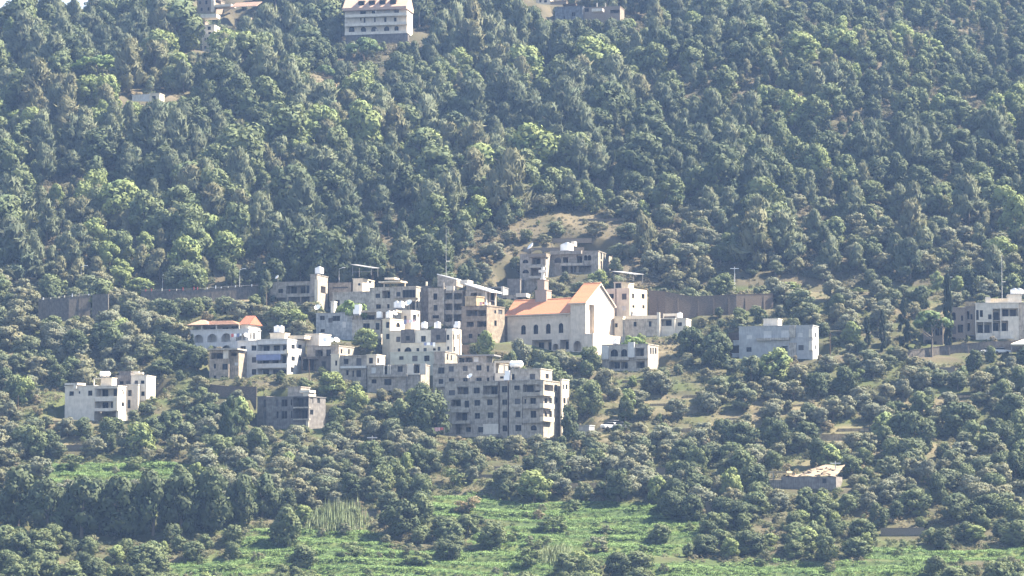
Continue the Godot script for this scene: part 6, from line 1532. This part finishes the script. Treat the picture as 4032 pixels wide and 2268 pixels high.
	block(b, M.beige, -2.86, -0.4, -7, 6.62, -1.2, 7, [[-2.73, 5.4, -0.89, 6.21, "l"], [-1.36, 3.21, -0.52, 3.9, "v"]], [], "slab")
	bar(b, "roof_slab", M.lightgrey, -7.55, 0.11, 6.77, 7.14, -5, 0.9)
	bar(b, "corner_panel", M.white, -3.67, -2.42, 4.77, 6.7, 0.02, 0.3)
	b = thing("dark_grey_house", "dark grey bare concrete house with two open corner loggias", "house", Vector3(-45.64, 20.23, 41.05), -26, "village houses on the hillside")
	block(b, M.slate, -11.06, -0.04, -7, 7.28, 0, 7.65, [[-8.64, 5.03, -7.96, 6.7, "w"], [-7.17, 5.02, -5.59, 6.67, "w"], [-4.72, 5.23, -4.34, 6.63, "w"], [-4.09, 4.87, -0.16, 7, "l"], [-8.44, 2.42, -7.92, 3.97, "w"], [-7.15, 2.27, -5.6, 4, "w"], [-4.66, 2.39, -4.26, 4.03, "w"], [-4.07, 2.22, -0.29, 4.38, "l"]], [[0.51, 5.72, 1.97, 6.89, "w"], [3.8, 5.83, 5.06, 7.01, "w"], [0.58, 3.12, 2.09, 4.24, "w"]], "slab")
	block(b, M.darkgrey, -14.54, -12.14, -7, 7.57, -1.8, 8, [[-12.88, 5.05, -12.32, 6.84, "w"], [-12.8, 2.42, -12.26, 4.09, "w"]], [], "slab")
	balcony(b, M.lightgrey, -3.73, 0.43, 4.59, 4.87, 0, 0.6, "slab")
	balcony(b, M.lightgrey, -3.71, 0.44, 1.92, 2.22, 0, 0.6, "slab")
	block(b, M.grey, -6.77, -3.4, 8.11, 9.61, -2.2, 4.22, [], [], "slab")
	bar(b, "canopy", M.white, -2.55, 0.04, 8.1, 8.64, -3, -0.2)
	block(b, M.grey, -5.94, -2.04, 7.28, 8.02, -0.8, 6, [], [], "none")
	block(b, M.cream, -1.78, -0.24, 7.18, 8, -0.4, 3, [], [], "none")
	bar(b, "corner_wall", M.cream, -0.52, 0.08, 0.18, 1.83, 0.02, 0.25)
	b = thing("white_left_house", "white house with stacked balconies and roof tank at far left", "house", Vector3(-88.88, 22.16, 38.56), -25, "village houses on the hillside")
	block(b, M.white, -14.22, -6.27, -7, 8, 0, 9, [[-13.04, 5.73, -11.84, 6.75, "w"], [-10.56, 6.17, -10.09, 6.75, "w"], [-8.01, 5.64, -6.85, 6.84, "w"]], [], "slab")
	block(b, M.white, -5.9, 0.26, 2.1, 7.84, 0.5, 3.47, [[-5.78, 5.4, 0.1, 7.21, "l"], [-5.78, 2.76, -0.8, 4.33, "l"]], [[1.5, 5.87, 2.51, 6.9, "a"], [1.68, 3.19, 2.74, 4.21, "a"]], "slab")
	block(b, M.white, -0.22, 0.4, -7, 2.06, 0.4, 3.25, [], [], "none")
	block(b, M.plaingrey, -8.15, -2.4, -7, 2.25, -3, 5, [[-7.17, -0.07, -4.35, 1.73, "d"]], [], "none")
	balcony(b, M.white, -5.57, 0.62, 4.3, 5.36, 0.5, 0.5, "solid")
	balcony(b, M.white, -5.54, -0.39, 2.05, 2.74, 0.5, 0.5, "solid")
	bar(b, "bay_panel", M.cream, -0.44, 0.65, 2.16, 5.29, 0.52, 1.3)
	block(b, M.cream, -6.17, -3.28, 7.99, 9.81, -2.5, 2, [], [], "slab")
	bar(b, "roof_frame", M.white, -8.15, -7.96, 8.06, 9.73, -2.6, -2.4)
	bar(b, "roof_frame", M.white, -8.16, -6.18, 9.56, 9.74, -2.6, -2.4)
	bar(b, "eave", M.white, -14.01, -10.6, 8.18, 8.64, -3, 0.5)
	bar(b, "eave_post", M.white, -11.6, -10.82, 7.19, 8.57, 0.02, 0.5)
	b = thing("white_rear_house", "three-storey white rear house joined behind the far left house", "house", Vector3(-85.93, 27.29, 28), -8, "village houses on the hillside")
	block(b, M.white, -1.41, 2.19, -7, 5.61, 0, 8, [[-0.63, 3.53, 0.21, 4.34, "w"], [0.83, 3.55, 1.7, 4.33, "w"], [-0.53, 0.78, 0.24, 1.81, "w"], [0.96, 0.77, 1.77, 1.83, "w"]], [], "slab")
	block(b, M.white, -2.08, 0.64, -7, 3.41, 1.5, 6, [[-1.79, 0.71, -0.83, 2.09, "l"], [-1.79, -2.1, -1.11, -0.19, "w"]], [], "slab")
	block(b, M.plaingrey, -5.47, -1.68, -7, 5.6, -1, 6, [[-2.89, 3.55, -1.93, 4.32, "w"], [-4.44, 3.5, -3.48, 4.27, "w"]], [], "slab")
	block(b, M.plaingrey, -4.82, -2.09, 5.64, 6.55, -2, 4, [], [], "slab")
	bar(b, "rooftop_canvas", M.white, -1.41, -0.23, 5.83, 6.56, -3, -2)
	bar(b, "rooftop_canvas", M.white, -0.05, 0.76, 5.88, 6.31, -3, -2)
	b = thing("grey_apartment_block", "large grey five-storey apartment block, the biggest in the village", "apartment block", Vector3(6.98, 17.96, 47.2), -20, "village houses on the hillside")
	block(b, M.concrete, -23.99, -8.88, -7, 12.93, -1.2, 12, [[-23.07, 9.8, -21.55, 10.99, "w"], [-21, 10.01, -18.3, 11.71, "l"], [-17.07, 10.16, -15.6, 11.48, "w"], [-14.82, 9.91, -11.27, 11.88, "l"], [-10.3, 10.27, -9, 11.75, "w"], [-22.58, 7.32, -20.16, 8.88, "l"], [-19.24, 7, -18.14, 8.59, "w"], [-16.88, 7.38, -15.53, 8.7, "w"], [-13.8, 7.45, -12.54, 8.79, "w"], [-10.22, 7.5, -9, 8.71, "w"], [-21.38, 4.11, -18.63, 5.91, "l"], [-16.8, 4.47, -15.53, 5.78, "w"], [-13.71, 4.57, -12.31, 5.88, "w"], [-10.14, 4.57, -9, 6.05, "w"], [-21.53, 1.05, -19.93, 3.41, "d"], [-18.9, 1.51, -17.72, 2.6, "w"], [-15.98, 1.38, -14.68, 2.62, "w"], [-13.68, 1.49, -12.12, 2.84, "w"], [-10.14, 1.55, -9, 2.91, "w"]], [], "slab")
	block(b, M.concrete, -8.11, 0.01, -7, 12.97, 0, 11.45, [[-6.92, 10.72, -5.63, 11.74, "w"], [-4.86, 10.23, -0.75, 11.92, "l"], [-6.79, 7.55, -5.52, 8.81, "w"], [-4.5, 7.65, -4.06, 8.69, "w"], [-3.08, 7.54, -1.77, 8.87, "w"], [-6.6, 4.62, -5.43, 6, "w"], [-3.03, 4.44, -1.68, 6.04, "w"], [-6.67, 1.56, -5.22, 2.9, "w"], [-3.01, 1.66, -1.57, 2.86, "a"]], [[0.67, 10.58, 6.68, 11.99, "l"], [7.55, 10.77, 9.41, 12.17, "w"], [0.73, 7.65, 2.56, 8.87, "w"], [3.97, 7.85, 5.7, 9.08, "w"], [7.9, 8.01, 9.94, 9.32, "w"], [0.73, 4.64, 2.55, 6.03, "a"], [3.96, 4.74, 5.69, 6.14, "w"]], "slab")
	side_balcony(b, M.cream, 0.01, 2.36, -4.88, 9.38, 10.29, 0.9)
	side_balcony(b, M.cream, 0.01, 2.37, -4.87, 6.58, 7.61, 0.9)
	side_balcony(b, M.cream, 0.01, 2.37, -4.86, 3.66, 4.62, 0.9)
	bar(b, "balcony_front", M.concrete, -4.9, 0.15, 9.28, 10.21, 0.02, 0.55)
	bar(b, "balcony_front", M.concrete, -4.72, 0.15, 6.53, 7.56, 0.02, 0.55)
	bar(b, "balcony_front", M.concrete, -4.68, 0.42, 3.35, 4.47, 0.02, 0.7)
	bar(b, "balcony_front", M.lightgrey, -22.46, -17.96, 5.93, 6.98, -1.18, -0.6)
	bar(b, "awning", M.lightgrey, -21.81, -17.58, 3.34, 4.04, -1.18, 0.2)
	bar(b, "balcony_front", M.concrete, -14.81, -11.12, 9.3, 9.86, -1.18, -0.7)
	bar(b, "corner_plaster", M.white, -14.74, -11.05, 0.84, 3.26, -1.18, -1.1)
	bar(b, "drainpipe", M.brown, -8.69, -8.54, 3.55, 12.87, -0.9, -0.75)
	bar(b, "drainpipe", M.brown, -11.01, -10.79, 1.16, 12.74, -1.1, -0.95)
	bar(b, "drainpipe", M.brown, -4.96, -4.85, 2.97, 9.16, 0.02, 0.12)
	block(b, M.lightgrey, -8.7, -1.72, 13.12, 15.68, -3, 7.87, [[-8.58, 13.18, -7.91, 14.5, "w"], [-4.29, 13.17, -3, 14.42, "w"]], [[3.39, 13.54, 5.59, 14.62, "w"]], "slab")
	block(b, M.cream, 1.21, 1.58, -7, 13.46, -8, 5.08, [], [[0.47, 11.12, 1.65, 12.26, "w"], [2.6, 11.21, 4.07, 12.36, "w"], [0.97, 8.02, 2.73, 9.25, "w"]], "slab")
	block(b, M.concrete, -30.77, -15.64, -7, 17.58, -11, 9, [[-29.51, 15.27, -27.92, 16.72, "w"], [-26.87, 15.69, -25.64, 16.94, "w"], [-23.46, 15.77, -22.25, 16.93, "w"], [-20.16, 15.82, -18.85, 17.05, "w"], [-17.58, 15.53, -17.01, 16.96, "w"], [-29.39, 12.9, -28.24, 14.06, "w"], [-26.87, 13.12, -25.53, 14.19, "w"], [-23.35, 13.19, -22.77, 14.23, "w"], [-22.78, 13.19, -22.24, 14.22, "w"], [-20.16, 13.28, -18.81, 14.23, "w"], [-17.59, 13.24, -16.93, 14.22, "w"], [-16.06, 13.57, -15.76, 14.81, "w"]], [], "slab")
	bar(b, "canopy", M.cream, -15.55, -11.43, 17.44, 17.94, -14, -10.5)
	bar(b, "canopy_post", M.white, -15.74, -15.31, 15.19, 17.48, -11, -10.7)
	bar(b, "canopy_post", M.white, -13.39, -13.11, 15.15, 17.26, -11, -10.7)
	block(b, M.white, -14.81, -11.26, 12.78, 15.06, -9, 4, [[-13.64, 13.79, -12.61, 14.81, "w"]], [], "par")
	balcony(b, M.lightgrey, -30.27, -27.42, 12.19, 12.89, -11, 1, "solid")
	bar(b, "floor_band", M.lightgrey, -23.93, -8.89, 9.18, 9.33, -1.19, -1.12)
	bar(b, "floor_band", M.lightgrey, -23.92, -8.89, 6.4, 6.56, -1.19, -1.12)
	bar(b, "floor_band", M.lightgrey, -23.92, -8.89, 3.58, 3.73, -1.19, -1.12)
	bar(b, "floor_band", M.lightgrey, -8.05, -4.94, 10.04, 10.18, 0.01, 0.08)
	bar(b, "floor_band", M.lightgrey, -8.05, -4.94, 9.11, 9.25, 0.01, 0.08)
	bar(b, "floor_band", M.lightgrey, -8.05, -4.94, 6.29, 6.42, 0.01, 0.08)
	bar(b, "floor_band", M.lightgrey, -8.05, -4.94, 3.53, 3.67, 0.01, 0.08)
	bar(b, "floor_band", M.lightgrey, -30.71, -15.66, 14.54, 14.7, -10.98, -10.9)
	bar(b, "floor_slab", M.concrete, -25.62, -10.45, 0.32, 0.92, -3, 1.5)
	b = thing("rear_annex", "low annex with corrugated roof behind the grey apartment block", "house", Vector3(-6.01, 30.67, 20), -14, "village houses on the hillside")
	block(b, M.grey, -6.85, 0.01, -7, 7.09, 0, 6, [[-6.57, 5.65, -5.17, 6.72, "l"], [-2.95, 5.69, -1.84, 6.77, "v"], [-5.07, 5.67, -3.24, 6.76, "d"]], [], "none")
	bar(b, "roof_sheet", M.greymetal, -7.03, 2.04, 7.04, 7.36, -6, 0.6)
	b = thing("grey_shed", "small grey shed by the parked cars right of the apartment block", "shed", Vector3(17.19, 18.83, 45.68), -25, "")
	block(b, M.midgrey, -3.62, 0, -7, 2.03, 0, 3.02, [[-2.72, 0.92, -1.59, 1.61, "v"]], [], "slab")
	b = thing("rubble_shack", "low shack with heaped rubble roof and one window at lower right", "shack", Vector3(67.43, 5.72, 88.15), -18, "")
	block(b, M.plaingrey, -11.6, 0.03, -7, 3.04, 0, 6.5, [[-2.9, 1.66, -2.02, 2.69, "w"]], [], "none")
	rubble(b, -11.6, 0.03, 3.04, 6.5)
	bar(b, "canopy", M.sand, -18.21, -10.36, 3.88, 4.29, -5, 0.3)
	bar(b, "post", M.lightgrey, -15.24, -15, 2.42, 3.89, 0, 0.16)
	bar(b, "post", M.lightgrey, -13.4, -13.15, 2.41, 3.88, 0, 0.16)
	block(b, M.grey, -14.87, -11.71, -7, 2.42, -0.5, 3, [], [], "par")
	b = thing("canvas_tent", "pale canvas tent roof at the right edge below the wall", "tent", Vector3(121.83, 38.07, 2.65), -10, "")
	tent(b)

func rooftops() -> void:
	water_tank("water_tank", "white rooftop water tank on the grey house with wide loggia", "water tank", Vector3(-48.1, 60.89, -29.51), 1.1, 1.5, 0, "rooftop water tanks")
	dish("satellite_dish", "satellite dish on the left end of the grey loggia house roof", "satellite dish", Vector3(-58.75, 59.22, -32.56), 1, -60, "satellite dishes")
	water_tank("water_tank", "white water tank on the terrace of the pale grey apartment house", "water tank", Vector3(-28.13, 51.26, -14.43), 0.75, 1.5, 1, "rooftop water tanks")
	water_tank("water_tank", "white water tank next to the terrace satellite dish", "water tank", Vector3(-27.03, 51.23, -13.99), 0.75, 1.5, 1, "rooftop water tanks")
	dish("satellite_dish", "large white satellite dish on the middle white terrace", "satellite dish", Vector3(-25.02, 50.87, -11.23), 1.5, -30, "satellite dishes")
	dish("satellite_dish", "white satellite dish on the left corner of the pale blue house", "satellite dish", Vector3(-47.37, 50.08, -13.64), 1.3, -20, "satellite dishes")
	tank_box("water_tank", "stacked white box tank in the middle of the pale blue house", "water tank", Vector3(-37.34, 49.17, -6.64), 1.6, 2.4, "rooftop water tanks")
	water_tank("water_tank", "white water tank between blue house and cream tower house", "water tank", Vector3(-31.93, 48.23, -5.92), 0.8, 1.5, 1, "rooftop water tanks")
	water_tank("water_tank", "white water tank on the cream tower house roof", "water tank", Vector3(-29.61, 48.12, -4.3), 0.8, 1.5, 1, "rooftop water tanks")
	dish("satellite_dish", "tilted satellite dish on the cream tower house roof", "satellite dish", Vector3(-28.27, 48.06, -3.36), 1.1, 40, "satellite dishes")
	water_tank("water_tank", "left white tank on the weathered rowhouse roof", "water tank", Vector3(-21.01, 45.46, -1.53), 0.8, 1.4, 1, "rooftop water tanks")
	water_tank("water_tank", "right white tank on the weathered rowhouse roof", "water tank", Vector3(-17.82, 45.36, -0.12), 0.8, 1.4, 1, "rooftop water tanks")
	tank_box("water_tank", "stacked white box tank at the sunlit end of the weathered rowhouse", "water tank", Vector3(-13.13, 45.19, 4.16), 1.2, 1.6, "rooftop water tanks")
	mast("antenna_mast", "thin antenna mast on the unfinished grey tower", "antenna", Vector3(-16.23, 59.58, -19.53), 11.5, 0.04, "")
	water_tank("water_tank", "big round white water tank on the stilted house above church", "water tank", Vector3(14.2, 69.06, -56.43), 1.7, 1.7, 0, "rooftop water tanks")
	dish("satellite_dish", "white canopy dish on the narrow grey house above church", "satellite dish", Vector3(5.02, 68.29, -52.16), 1.8, -70, "satellite dishes")
	water_tank("water_tank", "white water tank on the long terrace house right of the church", "water tank", Vector3(30.21, 48.69, -15.49), 0.8, 1.3, 1, "rooftop water tanks")
	water_tank("water_tank", "white water tank at the right end of the long terrace house", "water tank", Vector3(40.9, 48.76, -13.66), 0.7, 1.2, 1, "rooftop water tanks")
	water_tank("water_tank", "low dark water tank on the arched loggia house", "water tank", Vector3(24.63, 41.3, 5.81), 0.7, 1, 1, "rooftop water tanks")
	mast("antenna_mast", "tall pale mast behind the white balcony house at right", "antenna", Vector3(119.54, 54.61, -13.33), 9.5, 0.06, "")
	water_tank("water_tank", "left white water tank on the right-edge white balcony house", "water tank", Vector3(122.14, 54.43, -11.05), 1, 1.1, 1, "rooftop water tanks")
	water_tank("water_tank", "right white water tank on the right-edge white balcony house", "water tank", Vector3(123.31, 54.42, -10.92), 1, 1.1, 1, "rooftop water tanks")
	dish("satellite_dish", "satellite dish on the white apartment block roof", "satellite dish", Vector3(-63.02, 42.22, 4.93), 1.1, 20, "satellite dishes")
	water_tank("water_tank", "left of two white drums on the white apartment block roof", "water tank", Vector3(-55.64, 43.85, 7.62), 0.7, 1.5, 1, "rooftop water tanks")
	water_tank("water_tank", "right of two white drums on the white apartment block roof", "water tank", Vector3(-54.58, 43.82, 8), 0.7, 1.5, 1, "rooftop water tanks")
	dish("satellite_dish", "leftmost of three dishes on the grey terrace house", "satellite dish", Vector3(-44.19, 40.82, 7.74), 1.25, -25, "satellite dishes")
	dish("satellite_dish", "middle of three dishes on the grey terrace house", "satellite dish", Vector3(-42.88, 40.78, 8.33), 1.25, 10, "satellite dishes")
	dish("satellite_dish", "rightmost of three dishes on the grey terrace house", "satellite dish", Vector3(-41.45, 40.75, 8.97), 1.25, 35, "satellite dishes")
	lying_tank("water_tank", "long white water tank lying on the far left house", "water tank", Vector3(-92.87, 32.12, 31.18), 2.1, 0.62, "rooftop water tanks")
	lying_tank("water_tank", "curved white tank on the grey apartment block roof", "water tank", Vector3(0.99, 33.85, 38.64), 2.6, 0.75, "rooftop water tanks")
	dish("satellite_dish", "satellite dish on the grey apartment block's lower roof edge", "satellite dish", Vector3(-9.44, 31.02, 35.91), 1.1, -40, "satellite dishes")
	tank_box("water_tank", "white box tank at the notch of the grey apartment block", "water tank", Vector3(-1.04, 30.95, 41.09), 1.3, 2.3, "rooftop water tanks")
	pole("street_lamp", "street lamp left of the cream rooftop hut", "street lamp", Vector3(-43.89, 56.95, -42), 6.37, 0.07, "lamp", "street lamps along the road")
	pole("street_lamp", "street lamp at far left above the dark buttress", "street lamp", Vector3(-109.4, 56.95, -42), 6.88, 0.07, "lamp", "street lamps along the road")
	pole("street_lamp", "street lamp at left above the middle of the road wall", "street lamp", Vector3(-88.66, 56.95, -42), 4.81, 0.07, "lamp", "street lamps along the road")
	pole("street_lamp", "street lamp above the red roof villa by the road", "street lamp", Vector3(-69.14, 56.95, -42), 6.11, 0.07, "lamp", "street lamps along the road")
	pole("street_lamp", "street lamp between poplars at right above the stone house", "street lamp", Vector3(109.14, 56.45, -35), 3.89, 0.07, "lamp", "street lamps along the road")
	pole("utility_pole", "pale utility pole with wires above the brown retaining wall", "utility pole", Vector3(56.5, 56.95, -42), 6.88, 0.12, "cross", "utility poles")
	pole("utility_pole", "grey utility pole beside the rubble shack at lower right", "utility pole", Vector3(67.94, 7.07, 82.73), 5.06, 0.1, "cross", "utility poles")
	pole("utility_pole", "wooden utility pole right of the pale grey modern block", "utility pole", Vector3(75.57, 38.66, 4.28), 5.44, 0.12, "plain", "utility poles")
	pole("utility_pole", "thin wooden pole at the far left by the white house", "utility pole", Vector3(-111.93, 23.97, 35.47), 4.03, 0.1, "plain", "utility poles")
	pole("utility_pole", "short pale pole with crossbar below the apartment block", "utility pole", Vector3(-30.79, 15.65, 53.82), 2.62, 0.09, "cross", "utility poles")
	pole("utility_pole", "dark pole right of the grey terrace house", "utility pole", Vector3(-46.83, 29.1, 23.17), 7.34, 0.1, "plain", "utility poles")
	pole("gate_post", "left post of the wire frame by the road at right", "post", Vector3(60.09, 56.94, -41), 2.93, 0.06, "plain", "")
	pole("gate_post", "right post of the wire frame by the road at right", "post", Vector3(62.54, 56.94, -41), 2.93, 0.06, "plain", "")
	car("parked_car", "silver car at the left of the cars above the grey shed", "car", Vector3(21.94, 20, 43.13), 35, M.carsilver, "parked cars")
	car("parked_car", "white car in the middle of the cars above the grey shed", "car", Vector3(23.28, 20.49, 42.04), 30, M.carwhite, "parked cars")
	car("parked_car", "grey car at the right of the cars above the grey shed", "car", Vector3(24.67, 20.01, 42.93), 40, M.cargrey, "parked cars")
	car("parked_car", "white car parked in front of the white balcony house at right", "car", Vector3(114.17, 39.15, 0.5), 12, M.carwhite, "parked cars")
	car("parked_car", "silver car parked beside the white balcony house wall", "car", Vector3(116.84, 39.26, 0.5), 8, M.carsilver, "parked cars")
	cable("overhead_cable", "upper white cable rising to the pale utility pole", "cable", Vector3(34.86, 54.16, -35.4), Vector3(56.31, 59.8, -41.8), 0.6, "overhead cables")
	cable("overhead_cable", "lower sagging white cable to the pale utility pole", "cable", Vector3(39.84, 55.44, -35.4), Vector3(56.44, 59.29, -41.8), 1.1, "overhead cables")
	clothes_line("clothes_line", "long colourful clothes line at the foot of the grey apartment block", "clothes line", Vector3(-18.39, 18.61, 48), 7, -18, "clothes lines")
	clothes_line("clothes_line", "clothes line with pink cloth beside the beige house", "clothes line", Vector3(-6.77, 50.37, -3), 2.5, -18, "clothes lines")
	clothes_line("clothes_line", "clothes line on the weathered rowhouse terrace", "clothes line", Vector3(-19.5, 39.84, 10), 3, -18, "clothes lines")
	clothes_line("clothes_line", "clothes line on the white apartment block roof edge", "clothes line", Vector3(-65.74, 42.43, 2), 3, -18, "clothes lines")
	clothes_line("clothes_line", "clothes line on the middle white terraces", "clothes line", Vector3(-24.66, 45.89, 0), 3, -18, "clothes lines")
